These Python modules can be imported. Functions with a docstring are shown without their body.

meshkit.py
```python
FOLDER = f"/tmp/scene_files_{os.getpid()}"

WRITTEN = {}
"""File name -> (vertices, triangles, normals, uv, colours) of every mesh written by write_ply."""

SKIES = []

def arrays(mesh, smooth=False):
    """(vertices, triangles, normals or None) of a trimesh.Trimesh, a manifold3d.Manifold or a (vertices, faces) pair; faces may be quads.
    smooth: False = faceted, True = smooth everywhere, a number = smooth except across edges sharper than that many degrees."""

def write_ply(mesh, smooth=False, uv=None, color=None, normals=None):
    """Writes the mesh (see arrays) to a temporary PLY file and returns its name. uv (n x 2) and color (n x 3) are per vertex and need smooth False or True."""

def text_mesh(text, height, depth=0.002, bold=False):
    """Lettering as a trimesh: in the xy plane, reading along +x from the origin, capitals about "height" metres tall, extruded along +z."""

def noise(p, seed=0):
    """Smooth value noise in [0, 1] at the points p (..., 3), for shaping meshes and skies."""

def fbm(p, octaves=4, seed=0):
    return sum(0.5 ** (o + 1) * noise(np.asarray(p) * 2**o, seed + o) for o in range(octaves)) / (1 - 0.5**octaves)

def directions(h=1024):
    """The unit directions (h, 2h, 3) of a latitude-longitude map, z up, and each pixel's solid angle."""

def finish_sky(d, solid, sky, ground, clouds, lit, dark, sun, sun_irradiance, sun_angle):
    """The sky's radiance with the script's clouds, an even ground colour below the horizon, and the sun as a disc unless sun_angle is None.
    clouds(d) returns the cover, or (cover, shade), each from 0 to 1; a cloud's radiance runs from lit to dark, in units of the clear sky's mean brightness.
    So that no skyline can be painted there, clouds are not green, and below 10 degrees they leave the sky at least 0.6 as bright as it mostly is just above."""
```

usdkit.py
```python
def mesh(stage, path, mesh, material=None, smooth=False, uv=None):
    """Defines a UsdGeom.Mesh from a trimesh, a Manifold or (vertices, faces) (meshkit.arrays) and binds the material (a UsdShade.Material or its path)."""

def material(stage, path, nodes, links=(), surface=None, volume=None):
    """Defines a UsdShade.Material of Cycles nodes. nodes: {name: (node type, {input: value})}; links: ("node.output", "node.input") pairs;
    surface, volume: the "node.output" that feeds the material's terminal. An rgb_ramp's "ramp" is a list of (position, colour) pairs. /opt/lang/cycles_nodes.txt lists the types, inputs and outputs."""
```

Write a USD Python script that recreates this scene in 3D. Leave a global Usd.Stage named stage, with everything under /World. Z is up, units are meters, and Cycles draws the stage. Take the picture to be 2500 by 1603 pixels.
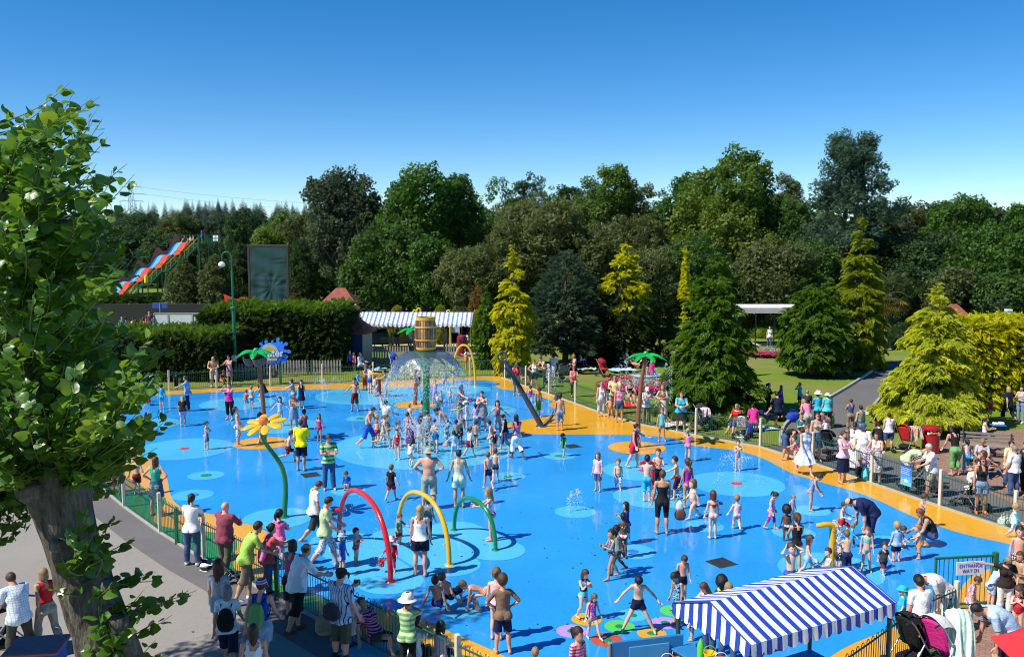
import math,random
from math import sin,cos,atan2,radians,degrees,tan,atan,copysign,pi as PI,exp as m_exp,floor as m_floor,hypot as m_hypot
import numpy as np
import trimesh
import manifold3d as m3
from manifold3d import Manifold
from shapely.geometry import Polygon,LineString,Point
from pxr import Usd,UsdGeom,UsdLux,UsdShade,Gf,Sdf,Vt
import usdkit,meshkit
ROT,ICO=trimesh.transformations.rotation_matrix,trimesh.creation.icosphere
def TM(v,f,process=False):return trimesh.Trimesh(v,f,process=False)
stage=Usd.Stage.CreateInMemory()
UsdGeom.SetStageUpAxis(stage,UsdGeom.Tokens.z)
UsdGeom.Xform.Define(stage,'/World')
UsdGeom.Scope.Define(stage,'/World/Looks')
# ------------------------------------------------------------------ camera
CAM_H,FOCAL_PX,HORIZON=8.0,2200.0,589.0
PITCH=atan((801.5-HORIZON)/FOCAL_PX)
cam=UsdGeom.Camera.Define(stage,'/World/camera')
cam.CreateHorizontalApertureAttr(36.0)
cam.CreateFocalLengthAttr(36.0*FOCAL_PX/2500.0)
xf=UsdGeom.Xformable(cam.GetPrim())
xf.AddTranslateOp().Set(Gf.Vec3d(0,0,CAM_H))
xf.AddRotateXOp().Set(90.0-degrees(PITCH))
cam.CreateExposureAttr(0.62)
# ------------------------------------------------------------------ sky and sun
SUN_EL,SUN_AZ=radians(50.0),radians(26.0)
TO_SUN=np.array([-cos(SUN_AZ)*cos(SUN_EL),-sin(SUN_AZ)*cos(SUN_EL),sin(SUN_EL)])
SKY_ROT=atan2(TO_SUN[0],TO_SUN[1])
usdkit.material(stage,'/World/Looks/sky',{'s':('sky_texture',{'sky_type':'single_scattering','sun_disc':False,'sun_elevation':SUN_EL,'sun_rotation':SKY_ROT,'altitude':300.0,'air_density':0.7,'aerosol_density':0.02,'ozone_density':2.2}),'h':('hsv',{'hue':0.5,'saturation':1.4,'value':1.0,'fac':1.0}),'b':('background_shader',{'strength':0.100})},[('s.color','h.color'),('h.color','b.color')],surface='b.background')
dome=UsdLux.DomeLight.Define(stage,'/World/sky')
UsdShade.MaterialBindingAPI.Apply(dome.GetPrim()).Bind(UsdShade.Material.Get(stage,'/World/Looks/sky'))
sun=UsdLux.DistantLight.Define(stage,'/World/sun')
sun.CreateIntensityAttr(1.1)
sun.CreateAngleAttr(0.5)
sun.CreateColorAttr(Gf.Vec3f(1.0,0.945,0.86))
sun.GetPrim().CreateAttribute('inputs:normalize',Sdf.ValueTypeNames.Bool).Set(True)
mz=TO_SUN/np.linalg.norm(TO_SUN)
mx=np.cross([0,0,1.0],mz);mx/=np.linalg.norm(mx)
my=np.cross(mz,mx)
UsdGeom.Xformable(sun.GetPrim()).AddTransformOp().Set(Gf.Matrix4d(*[*mx,0,*my,0,*mz,0,0,0,0,1]))
# ------------------------------------------------------------------ photograph pixel -> place in the world
def ray(px,py):
 u,v=(px-1250.0)/FOCAL_PX,(801.5-py)/FOCAL_PX
 return np.array([u,cos(PITCH)+v*sin(PITCH),-sin(PITCH)+v*cos(PITCH)])
def gp(px,py,z=0.0):
 d=ray(px,py);t=(z-CAM_H)/d[2]
 return np.array([d[0]*t,d[1]*t,z])
def at(px,py,Y):
 d=ray(px,py);t=Y/d[1]
 return np.array([d[0]*t,Y,CAM_H+d[2]*t])
TILES={'A':(0,1000,4.804),'B':(0,1300,4.804),'C':(450,1150,3.4),'D':(750,1150,3.4),'E':(1100,1150,3.4),'F':(1400,1150,3.4),'G':(1750,1150,3.4),'H':(2100,1150,3.4),'I':(380,840,4.8125),'J':(680,870,4.8125),'K':(870,860,5.5),'L':(1050,860,5.5),'M':(1250,840,4.8125),'N':(1450,850,4.667),'O':(1700,880,4.8125),'Q':(2050,880,4.278),'S':(200,540,5.133),'T':(480,580,4.2775),'U':(820,680,5.9225),'V':(0,600,3.5),'X':(0,0,1.0),'R':(1580,520,3.208),'Y':(1900,970,6.697),'Z':(2160,980,5.924),'W':(2180,1350,6.0875)}
def tp(tile,x,y):
 a,b,s=TILES[tile]
 return a+x/s,b+y/s
 # ------------------------------------------------------------------ prims
counts={}
def numbered(parent,name):
 k=(parent,name);n=counts.get(k,0);counts[k]=n+1
 return name if n==0 else f'{name}_{n:03d}'
def tag(prim,label=None,cat=None,group=None,kind=None):
 for k,v in(('label',label),('category',cat),('group',group),('kind',kind)):
  if v:prim.SetCustomDataByKey(k,v)
 return prim
def thing(name,label=None,cat=None,group=None,kind=None,loc=(0,0,0),rz=0.0,scale=1.0):
 p='/World/'+numbered('/World',name)
 x=UsdGeom.Xform.Define(stage,p)
 x.AddTranslateOp().Set(Gf.Vec3d(*map(float,loc)))
 if rz:x.AddRotateZOp().Set(float(rz))
 if scale!=1.0:x.AddScaleOp().Set(Gf.Vec3f(scale,scale,scale))
 return tag(x.GetPrim(),label,cat,group,kind)
def part(parent,name,mesh,mat,smooth=False,label=None,kind=None):
 base=str(parent.GetPath())if parent is not None else '/World'
 m=usdkit.mesh(stage,base+'/'+numbered(base,name),mesh,mat,smooth)
 m.CreateDoubleSidedAttr(True)
 return tag(m.GetPrim(),label,kind=kind)
def sub(parent,name):
 base=str(parent.GetPath())
 return UsdGeom.Xform.Define(stage,base+'/'+numbered(base,name)).GetPrim()
def solo(name,mesh,mat,label,cat,group=None,kind=None,smooth=False):
 return tag(part(None,name.replace(' ','_'),mesh,mat,smooth),label,cat,group,kind)
def struct(name,mesh,mat,smooth=False):
 return part(None,name,mesh,mat,smooth,kind='structure')
 # ------------------------------------------------------------------ materials
def srgb(r,g,b):
 return tuple((c/255/12.92 if c<=10 else((c/255+0.055)/1.055)**2.4)for c in(r,g,b))
made_mats={}
def mat(name,build):
 if name not in made_mats:
  made_mats[name]=build('/World/Looks/'+name)
 return made_mats[name]
def paint(name,col,rough=0.45,noise=0.12,scale=3.0,bump=0.0,bscale=60.0,spec=0.5,metallic=0.0,coat=0.0):
 """A plain surface whose colour wanders a little and whose skin has a fine relief."""
 def b(path):
  c=np.array(col)
  n={'tc':('texture_coordinate',{}),'n':('noise_texture',{'scale':scale,'detail':5.0,'roughness':0.6}),'r':('rgb_ramp',{'ramp':[(0.25,tuple(np.clip(c*(1-noise),0,1))),(0.75,tuple(np.clip(c*(1+noise*.6),0,1)))]}),'p':('principled_bsdf',{'roughness':rough,'specular_ior_level':spec,'metallic':metallic,'coat_weight':coat})}
  l=[('tc.object','n.vector'),('n.fac','r.fac'),('r.color','p.base_color')]
  if bump:
   n['n2']=('noise_texture',{'scale':bscale,'detail':4.0});n['bm']=('bump',{'strength':bump,'distance':0.02})
   l+=[('tc.object','n2.vector'),('n2.fac','bm.height'),('bm.normal','p.normal')]
  return usdkit.material(stage,path,n,l,surface='p.BSDF')
 return mat(name,b)
def leafmat(name,a,b_,trans=0.42,rough=0.5,spec=0.3):
 """Leaves: the tone varies from clump to clump and from leaf to leaf, and some light comes through."""
 def b(path):
  n={'o':('object_info',{}),'g':('geometry',{}),'m':('math',{'math_type':'add'}),'h':('math',{'math_type':'multiply','value2':0.5}),'r':('rgb_ramp',{'ramp':[(0.0,tuple(np.array(a)*.75)),(0.5,tuple((np.array(a)+np.array(b_))/2)),(1.0,b_)]}),'p':('principled_bsdf',{'roughness':rough,'specular_ior_level':spec}),'t':('translucent_bsdf',{}),'x':('mix_closure',{'fac':trans}),'y':('hsv',{'hue':0.5,'saturation':1.1,'value':1.5,'fac':1.0})}
  l=[('o.random','m.value1'),('g.random_per_island','m.value2'),('m.value','h.value1'),('h.value','r.fac'),('r.color','p.base_color'),('r.color','y.color'),('y.color','t.color'),('p.BSDF','x.closure1'),('t.BSDF','x.closure2')]
  return usdkit.material(stage,path,n,l,surface='x.closure')
 return mat(name,b)
 # ------------------------------------------------------------------ mesh helpers
def box(sx,sy,sz,c=(0,0,0),rz=0.0):
 m=trimesh.creation.box((sx,sy,sz))
 if rz:m.apply_transform(ROT(rz,[0,0,1]))
 m.apply_translation(c);return m
def bevel(sx,sy,sz,c=(0,0,0),r=0.02,rz=0.0):
 r=min(r,sx/2.2,sy/2.2,sz/2.2)
 pts=[(a*(sx/2-(r if k!=0 else 0)),b*(sy/2-(r if k!=1 else 0)),d*(sz/2-(r if k!=2 else 0)))for a in(-1,1)for b in(-1,1)for d in(-1,1)for k in range(3)]
 m=trimesh.convex.convex_hull(np.array(pts))
 if rz:m.apply_transform(ROT(rz,[0,0,1]))
 m.apply_translation(c);return m
def tube(points,radii,n=8,caps=True):
 """A tube along a polyline, one radius per point."""
 P=np.asarray(points,float);k=len(P)
 R=np.full(k,radii,float)if np.ndim(radii)==0 else np.asarray(radii,float)
 T=np.gradient(P,axis=0);T/=np.maximum(np.linalg.norm(T,axis=1,keepdims=True),1e-9)
 ref=np.array([0,0,1.0])if abs(T[0][2])<.9 else np.array([0,1.0,0])
 V=[]
 u=np.cross(T[0],ref);u/=np.linalg.norm(u)
 for i in range(k):
  u=u-T[i]*(u@T[i]);u/=max(np.linalg.norm(u),1e-9);w=np.cross(T[i],u)
  a=np.arange(n)*2*np.pi/n
  V.append(P[i]+R[i]*(np.cos(a)[:,None]*u+np.sin(a)[:,None]*w))
 V=np.vstack(V);F=[]
 for i in range(k-1):
  for j in range(n):
   a,b2,c,d=i*n+j,i*n+(j+1)%n,(i+1)*n+(j+1)%n,(i+1)*n+j
   F+=[(a,b2,c),(a,c,d)]
 if caps:
  V=np.vstack([V,P[0],P[-1]]);s,e=len(V)-2,len(V)-1
  for j in range(n):
   F+=[(s,(j+1)%n,j),(e,(k-1)*n+j,(k-1)*n+(j+1)%n)]
 return TM(V,np.array(F))
def lathe(prof,n=24,c=(0,0,0)):
 prof=np.asarray(prof,float);a=np.arange(n)*2*np.pi/n
 V=np.vstack([np.c_[r*np.cos(a),r*np.sin(a),np.full(n,z)]for r,z in prof]);F=[]
 for i in range(len(prof)-1):
  for j in range(n):
   p,q,r2,s=i*n+j,i*n+(j+1)%n,(i+1)*n+(j+1)%n,(i+1)*n+j
   F+=[(p,q,r2),(p,r2,s)]
 return TM(V+np.array(c),np.array(F))
def cat(ms):
 return trimesh.util.concatenate([m for m in ms if m is not None])
def moved(m,loc=(0,0,0),rz=0.0,rx=0.0,ry=0.0,s=1.0):
 m=m.copy();RM=ROT
 if s!=1.0:m.apply_scale(s)
 for ang,ax in((rx,[1,0,0]),(ry,[0,1,0]),(rz,[0,0,1])):
  if ang:m.apply_transform(RM(ang,ax))
 m.apply_translation(loc);return m
def sheet(poly,z):
 """A flat sheet over a shapely polygon at height z."""
 out=[]
 for g in getattr(poly,'geoms',[poly]):
  if g.is_empty or g.area<1e-6:continue
  v,f=trimesh.creation.triangulate_polygon(g,engine='earcut')
  v=np.c_[v,np.full(len(v),z)];f=np.asarray(f)
  n=np.cross(v[f[:,1]]-v[f[:,0]],v[f[:,2]]-v[f[:,0]])[:,2]<0
  f[n]=f[n][:,::-1]
  out.append(TM(v,f))
 return cat(out)
def chaikin(pts,it=3,closed=True):
 P=np.asarray(pts,float)
 for _ in range(it):
  Q=np.roll(P,-1,0)if closed else P[1:]
  A=P if closed else P[:-1]
  N=np.stack([A*.75+Q*.25,A*.25+Q*.75],1).reshape(-1,P.shape[1])
  P=N if closed else np.vstack([P[:1],N,P[-1:]])
 return P
def gpoly(pix,it=3):
 return Polygon(chaikin([gp(*p)[:2]for p in pix],it)).buffer(0)
def spline(pts,n=24):
 from scipy.interpolate import CubicSpline
 P=np.asarray(pts,float);t=np.r_[0,np.cumsum(np.linalg.norm(np.diff(P,axis=0),axis=1))]
 return CubicSpline(t,P)(np.linspace(0,t[-1],n))
 # ------------------------------------------------------------------ the ground
def ground_mat(name,a,b_,scale,rough,bump,bscale,spec=0.3,patch=None):
 def b(path):
  n={'g':('geometry',{}),'n':('noise_texture',{'scale':scale,'detail':8.0,'roughness':0.65}),'n3':('noise_texture',{'scale':scale*23,'detail':4.0,'roughness':0.7}),'mx':('mix_float',{'fac':0.45}),'r':('rgb_ramp',{'ramp':[(0.3,a),(0.7,b_)]}),'n2':('noise_texture',{'scale':bscale,'detail':5.0}),'bm':('bump',{'strength':bump,'distance':0.03}),'p':('principled_bsdf',{'roughness':rough,'specular_ior_level':spec})}
  l=[('g.position','n.vector'),('g.position','n3.vector'),('n.fac','mx.a'),('n3.fac','mx.b'),('mx.result','r.fac'),('r.color','p.base_color'),('g.position','n2.vector'),('n2.fac','bm.height'),('bm.normal','p.normal')]
  if patch:
   n['n4']=('noise_texture',{'scale':0.22,'detail':4.0,'roughness':0.6});n['r4']=('rgb_ramp',{'ramp':[(0.48,(0,0,0)),(0.66,(1,1,1))]});n['m4']=('mix_color',{'b':patch})
   l=[x for x in l if x[1]!='p.base_color']+[('g.position','n4.vector'),('n4.fac','r4.fac'),('r4.color','m4.fac'),('r.color','m4.a'),('m4.result','p.base_color')]
  return usdkit.material(stage,path,n,l,surface='p.BSDF')
 return mat(name,b)
def wet_mat(name,col):
 """The wet rubber surface: water films make it smooth in drifting patches."""
 def b(path):
  c=np.array(col)
  n={'g':('geometry',{}),'n':('noise_texture',{'scale':0.55,'detail':5.0,'roughness':0.62,'distortion':0.6}),'n2':('noise_texture',{'scale':9.0,'detail':6.0,'roughness':0.7}),'rr':('map_range',{'from_min':0.42,'from_max':0.58,'to_min':0.035,'to_max':0.26,'clamp':True}),'r':('rgb_ramp',{'ramp':[(0.30,tuple(np.clip(c*0.80,0,1))),(0.5,tuple(c)),(0.68,tuple(np.clip(c*1.06+.012,0,1)))]}),'n7':('noise_texture',{'scale':0.28,'detail':6.0,'roughness':0.55}),'cm':('mix_float',{'fac':0.42}),'n5':('noise_texture',{'scale':45.0,'detail':3.0}),'mp':('mapping',{'scale':(1.0,2.2,1.0)}),'bm':('bump',{'strength':0.05,'distance':0.02}),'n6':('noise_texture',{'scale':3.2,'detail':3.0}),'ad':('mix_float',{'fac':0.7}),'p':('principled_bsdf',{'specular_ior_level':0.42,'ior':1.36})}
  l=[('g.position','n.vector'),('n.fac','rr.value'),('rr.result','p.roughness'),('g.position','n2.vector'),('g.position','n7.vector'),('n7.fac','cm.a'),('n2.fac','cm.b'),('cm.result','r.fac'),('r.color','p.base_color'),('g.position','mp.vector'),('mp.vector','n5.vector'),('mp.vector','n6.vector'),('n5.fac','ad.a'),('n6.fac','ad.b'),('ad.result','bm.height'),('bm.normal','p.normal')]
  return usdkit.material(stage,path,n,l,surface='p.BSDF')
 return mat(name,b)
M_LAWN=ground_mat('lawn_grass',(0.100,0.165,0.016),(0.170,0.240,0.028),0.5,0.9,0.6,40.0,0.15,patch=(0.20,0.185,0.065))
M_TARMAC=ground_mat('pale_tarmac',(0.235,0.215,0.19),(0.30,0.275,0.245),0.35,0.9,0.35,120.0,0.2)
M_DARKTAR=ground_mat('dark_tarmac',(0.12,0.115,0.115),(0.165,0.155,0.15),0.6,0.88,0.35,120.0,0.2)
M_ASPHALT=ground_mat('asphalt',(0.105,0.10,0.098),(0.15,0.145,0.14),0.5,0.9,0.3,90.0,0.25)
M_SAND=ground_mat('sand',(0.48,0.37,0.20),(0.60,0.48,0.28),0.7,0.95,0.5,30.0,0.1)
M_KERB=paint('kerb_concrete',(0.36,0.34,0.31),0.85,0.2,4.0,0.3)
def brickpave(path):
 n={'g':('geometry',{}),'mp':('mapping',{'rotation':(0,0,0.5)}),'b':('brick_texture',{'color1':(0.24,0.125,0.085),'color2':(0.31,0.18,0.125),'mortar':(0.13,0.09,0.07),'scale':1.0,'mortar_size':0.006,'brick_width':0.21,'row_height':0.105,'bias':0.0}),'bm':('bump',{'strength':0.4,'distance':0.01,'invert':True}),'p':('principled_bsdf',{'roughness':0.85})}
 return usdkit.material(stage,path,n,[('g.position','mp.vector'),('mp.vector','b.vector'),('b.color','p.base_color'),('b.fac','bm.height'),('bm.normal','p.normal')],surface='p.BSDF')
M_BRICKPAVE=mat('brick_paving',brickpave)
M_BLUE=wet_mat('wet_blue',(0.022,0.268,0.66))
M_LIGHT=wet_mat('wet_light_blue',(0.070,0.41,0.68))
M_YELLOW=wet_mat('wet_yellow',(0.66,0.325,0.020))
M_GREENPAD=wet_mat('wet_green',(0.035,0.27,0.055))
M_LIME=wet_mat('wet_lime',(0.09,0.50,0.09))
M_LILAC=wet_mat('wet_lilac',(0.42,0.26,0.72))
M_RUST=wet_mat('wet_rust',(0.42,0.075,0.035))
M_NOZ_GREEN=paint('nozzle_green',(0.012,0.22,0.07),0.3)
M_NOZ_RED=paint('nozzle_red',(0.62,0.03,0.05),0.3)
M_NOZ_BLUE=paint('nozzle_blue',(0.04,0.16,0.55),0.3)
M_GRATE=paint('drain_grate',(0.07,0.075,0.075),0.45,0.3,20.0,metallic=0.6)
g=box(900,900,2.0,(0,300,-1.012))
struct('lawn',g,M_LAWN)
FENCE_LEFT=[(120,1080),(174,1125),(235,1180),(303,1237),(391,1300),(498,1365),(595,1415),(694,1467),(815,1533),(938,1600),(1118,1698),(1300,1795)]
FENCE_BACK=[(200,966),(300,958),(413,954),(529,948),(660,943),(787,937.5),(911,932),(1032,926),(1148,920),(1219,918)]
FENCE_RIGHT=[(1219,918),(1233,923.6),(1284,942.5),(1341,961.6),(1405,984.4),(1476,1010),(1557,1034),(1699,1062),(1856,1090),(1983,1129),(2127,1178),(2294,1235),(2476,1294),(2600,1334)]
pad_pix=FENCE_LEFT+[(1600,1790),(1900,1760),(2100,1650),(2335,1523),(2422,1480),(2500,1455),(2640,1420)]+FENCE_RIGHT[::-1][:-1]+FENCE_BACK[::-1]+[(120,990),(95,1040)]
PAD=Polygon([gp(*p)[:2]for p in pad_pix]).buffer(0)
BLUE_PIX=[(1215,1591),(1126,1553),(1038,1515),(973,1493),(900,1476),(850,1472),(797,1464),(750,1442),(700,1434),(668,1415),(662,1385),(670,1352),(664,1315),(650,1295),(615,1280),(579,1272),(540,1258),(494,1250),(450,1244),(425,1225),(414,1204),(408,1165),(398,1141),(375,1123),(341,1112),(330,1085),(320,1062),(285,1058),(255,1050),(235,1030),(225,1005),(240,985),(280,972),(320,968),(380,965),(466,960),(567,955),(780,950),(950,947),(1034,943),(1080,934),(1112,928),(1166,927),(1205,930),(1224,935),(1215,940),(1208,944),(1225,949),(1254,953),(1283,954),(1323,969),(1352,978),(1345,983),(1336,989),(1356,997),(1350,1008),(1333,1016),(1277,1025),(1248,1029),(1234,1035),(1243,1045),(1275,1056),(1302,1060),(1416,1060),(1557,1061),(1620,1065),(1664,1073),(1671,1083),(1696,1088),(1740,1092),(1789,1098),(1830,1106),(1866,1119),(1908,1142),(1940,1158),(1973,1167),(2012,1179),(2073,1194),(2150,1222),(2217,1256),(2288,1282),(2350,1303),(2459,1326),(2560,1348),(2540,1372),(2470,1376),(2394,1391),(2352,1420),(2340,1450),(2333,1478),(2294,1490),(2180,1530),(2030,1590),(1950,1680),(1800,1720),(1500,1720),(1300,1640)]
BLUE=gpoly(BLUE_PIX,2).intersection(PAD)
pad=thing('splash_pad',kind='structure')
part(pad,'yellow_border',sheet(PAD,0.0),M_YELLOW)
part(pad,'blue_surface',sheet(BLUE,0.004),M_BLUE)
left=LineString([gp(*p)[:2]for p in FENCE_LEFT])
wave=[]
L_=left.length
for s in np.linspace(0,L_,160):
 q=left.interpolate(s);r=left.interpolate(min(s+.1,L_));r0=left.interpolate(max(s-.1,0));d=np.array([r.x-r0.x,r.y-r0.y]);d/=np.linalg.norm(d)
 wd=0.75+0.55*sin(s*2*PI/5.2+1.2)
 wave.append((q.x-d[1]*wd,q.y+d[0]*wd))
GREEN=Polygon([left.interpolate(s).coords[0]for s in np.linspace(0,L_,160)]+wave[::-1]).buffer(0).intersection(PAD)
part(pad,'green_edge',sheet(GREEN.difference(BLUE.buffer(0.02)),0.004),M_GREENPAD)
def disc(c,r,z,n=48):
 a=np.arange(n)*2*np.pi/n
 return sheet(Polygon(np.c_[c[0]+r*np.cos(a),c[1]+r*np.sin(a)]),z)
def spot(px,py,hw,m,nozzle=None,z=0.008,name='painted_circle',label=None):
 c=gp(px,py);r=hw/FOCAL_PX*c[1]*1.004
 clip=disc(c,r,z)if BLUE.contains(Point(c[0],c[1]).buffer(r))else sheet(Point(c[0],c[1]).buffer(r,24).intersection(BLUE),z)
 o=part(pad,name,clip,m,label=label)
 if nozzle is not None:
  nr=max(.1,.27*r if r<.6 else .19);part(o,'nozzle_plate',lathe([(0,z+.012),(nr*.85,z+.012),(nr,z+.002),(nr,0)][::-1],20,(c[0],c[1],0)),nozzle,label=label and None)
 return c,r
for px,py,hw,nz in[(450,1095,118,M_NOZ_RED),(365,1035,75,None),(503,1160,44,M_NOZ_GREEN),(471,1208,50,M_NOZ_BLUE),(679,1264,86,None),(850,1198,43,None),(1040,1090,228,None),(879,1021.5,34,M_NOZ_GREEN),(686,1039,92,M_NOZ_RED),(900,965,130,None),(1195,1001,66,None),(1130,950,70,None),(1241,1163,43,M_NOZ_GREEN),(1366,1113,40,M_NOZ_GREEN),(1404,1249,51,None),(1594,1212,99,None),(1570,1148,100,M_NOZ_RED),(1798,1180,117,M_NOZ_RED),(1720,1284,48,M_NOZ_BLUE),(1545,1346,56,M_NOZ_BLUE),(1982,1246,45,None),(1938,1300,53,None),(2028,1391,128,None),(2168,1320,42,None),(1129,1488,52,None),(580,985,90,None)]:
 spot(px,py,hw,M_LIGHT,nz)
for px,py,hw in[(640.6,1081.6,69.6),(1555,1092.7,71),(1013,988,51)]:
 spot(px,py,hw,M_YELLOW,None,0.012,'yellow_circle','yellow circle round the foot of a model palm tree')
for px,py,hw,m in[(1432,1511,38,M_YELLOW),(1396,1540,39,M_LILAC),(1481,1561,41,M_RUST),(1513,1529,39,M_LIME),(1544,1501.5,38,M_LIGHT),(1624,1520,37,M_LILAC),(1645.6,1491,36,M_LIME),(1591,1545.6,37,M_YELLOW)]:
 spot(px,py,hw,m,M_NOZ_GREEN,0.008,'stepping_spot')
ARCH_PX={'red':((828,1319),(953.8,1419)),'yellow':((972,1310),(1097,1379)),'green':((1109,1294),(1210,1342.6))}
for k,(a,b_)in ARCH_PX.items():
 c=LineString([gp(*a)[:2],gp(*b_)[:2]]).buffer(0.78,16)
 part(pad,'light_blue_lozenge',sheet(c,{'red':0.008,'yellow':0.0095,'green':0.011}[k]),M_LIGHT)
for px,py in[(759,1159),(1397.5,1089),(1762,1373.5)]:
 c=gp(px,py);fr=[]
 for k in range(11):
  fr.append(box(0.03,0.62,0.012,(-0.31+k*0.062,0,0.010)))
 fr+=[box(0.72,0.04,0.014,(0,s*0.33,0.011))for s in(-1,1)]+[box(0.72,0.7,0.004,(0,0,0.0062))]
 part(pad,'drain_grate',moved(cat(fr),c,rz=0.5,s=.8),M_GRATE)
 # pavement on the near left, with a darker strip along the railings
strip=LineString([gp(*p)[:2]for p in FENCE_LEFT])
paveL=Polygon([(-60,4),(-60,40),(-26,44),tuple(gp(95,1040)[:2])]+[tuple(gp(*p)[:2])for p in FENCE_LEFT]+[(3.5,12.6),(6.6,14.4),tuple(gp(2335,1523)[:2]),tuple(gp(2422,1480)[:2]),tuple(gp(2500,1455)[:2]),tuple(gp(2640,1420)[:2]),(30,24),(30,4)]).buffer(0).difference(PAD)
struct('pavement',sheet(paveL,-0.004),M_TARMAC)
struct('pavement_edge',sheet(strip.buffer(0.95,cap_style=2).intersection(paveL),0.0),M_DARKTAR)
brick=Polygon([(4.9,11),(6.2,13.6),tuple(gp(2335,1523)[:2]),tuple(gp(2422,1480)[:2]),tuple(gp(2500,1455)[:2]),tuple(gp(2640,1420)[:2]),(30,24),(30,8)]).buffer(0).difference(PAD)
struct('brick_paving',sheet(brick,0.0),M_BRICKPAVE)
# right-hand path
asph=Polygon([tuple(gp(*p)[:2])for p in[(1903,1088),(1904,1060),(1916,1034),(1960,1008),(2026,971),(2080,939),(2128,907),(2165,885),(2215,880),(2200,900),(2180,935),(2129,995),(2104,1012),(2108,1055),(2145,1102),(2200,1122),(2290,1142),(2400,1195),(2480,1232),(2700,1300)]]+[tuple(gp(*p)[:2])for p in FENCE_RIGHT[::-1][:6]]).buffer(0).buffer(0.25).buffer(-0.25).difference(PAD)
struct('path',sheet(asph,-0.004),M_ASPHALT)
brown=Polygon([tuple(gp(*p)[:2])for p in[(2200,1122),(2240,1098),(2320,1066),(2420,1052),(2560,1046),(2760,1050),(2700,1300),(2480,1232),(2400,1195),(2290,1142)]]).buffer(0).difference(PAD)
struct('brick_path',sheet(brown,0.0),M_BRICKPAVE)
def kerb(pix,name='kerb',w=0.12,h=0.11):
 p=chaikin([gp(*q)[:2]for q in pix],2,False);r=LineString(p).buffer(w/2,cap_style=2)
 m=trimesh.creation.extrude_polygon(r,h+0.03,engine='earcut');m.apply_translation((0,0,-0.03))
 return struct(name,m,M_KERB)
kerb([(1904,1086),(1906,1060),(1917,1034),(1960,1008),(2026,971),(2080,939),(2128,907),(2162,884)])
kerb([(2178,935),(2129,995),(2104,1012)],h=0.06)
# far cross path, sandpit of the playground
far=Polygon([tuple(gp(*p)[:2])for p in[(1700,842),(1900,843),(2130,851),(2300,856),(2500,858),(2800,860),(2800,850),(2300,848),(2130,844),(1900,837),(1700,836)]]).buffer(0)
struct('far_path',sheet(far,-0.004),ground_mat('far_concrete',(0.42,0.39,0.35),(0.52,0.49,0.44),0.4,0.9,0.2,40.0))
struct('sandpit',sheet(Polygon([tuple(gp(*p)[:2])for p in[(905,845),(1185,845),(1185,828),(905,828)]]),-0.004),M_SAND)
struct('playground_path',sheet(Polygon([tuple(gp(*p)[:2])for p in[(930,826),(1185,826),(1185,820),(930,818)]]),-0.004),M_KERB)
struct('entrance_path',sheet(Polygon([tuple(gp(*p)[:2])for p in[(1060,868),(1185,868),(1185,848),(1060,848)]]),-0.004),M_TARMAC)
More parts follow.
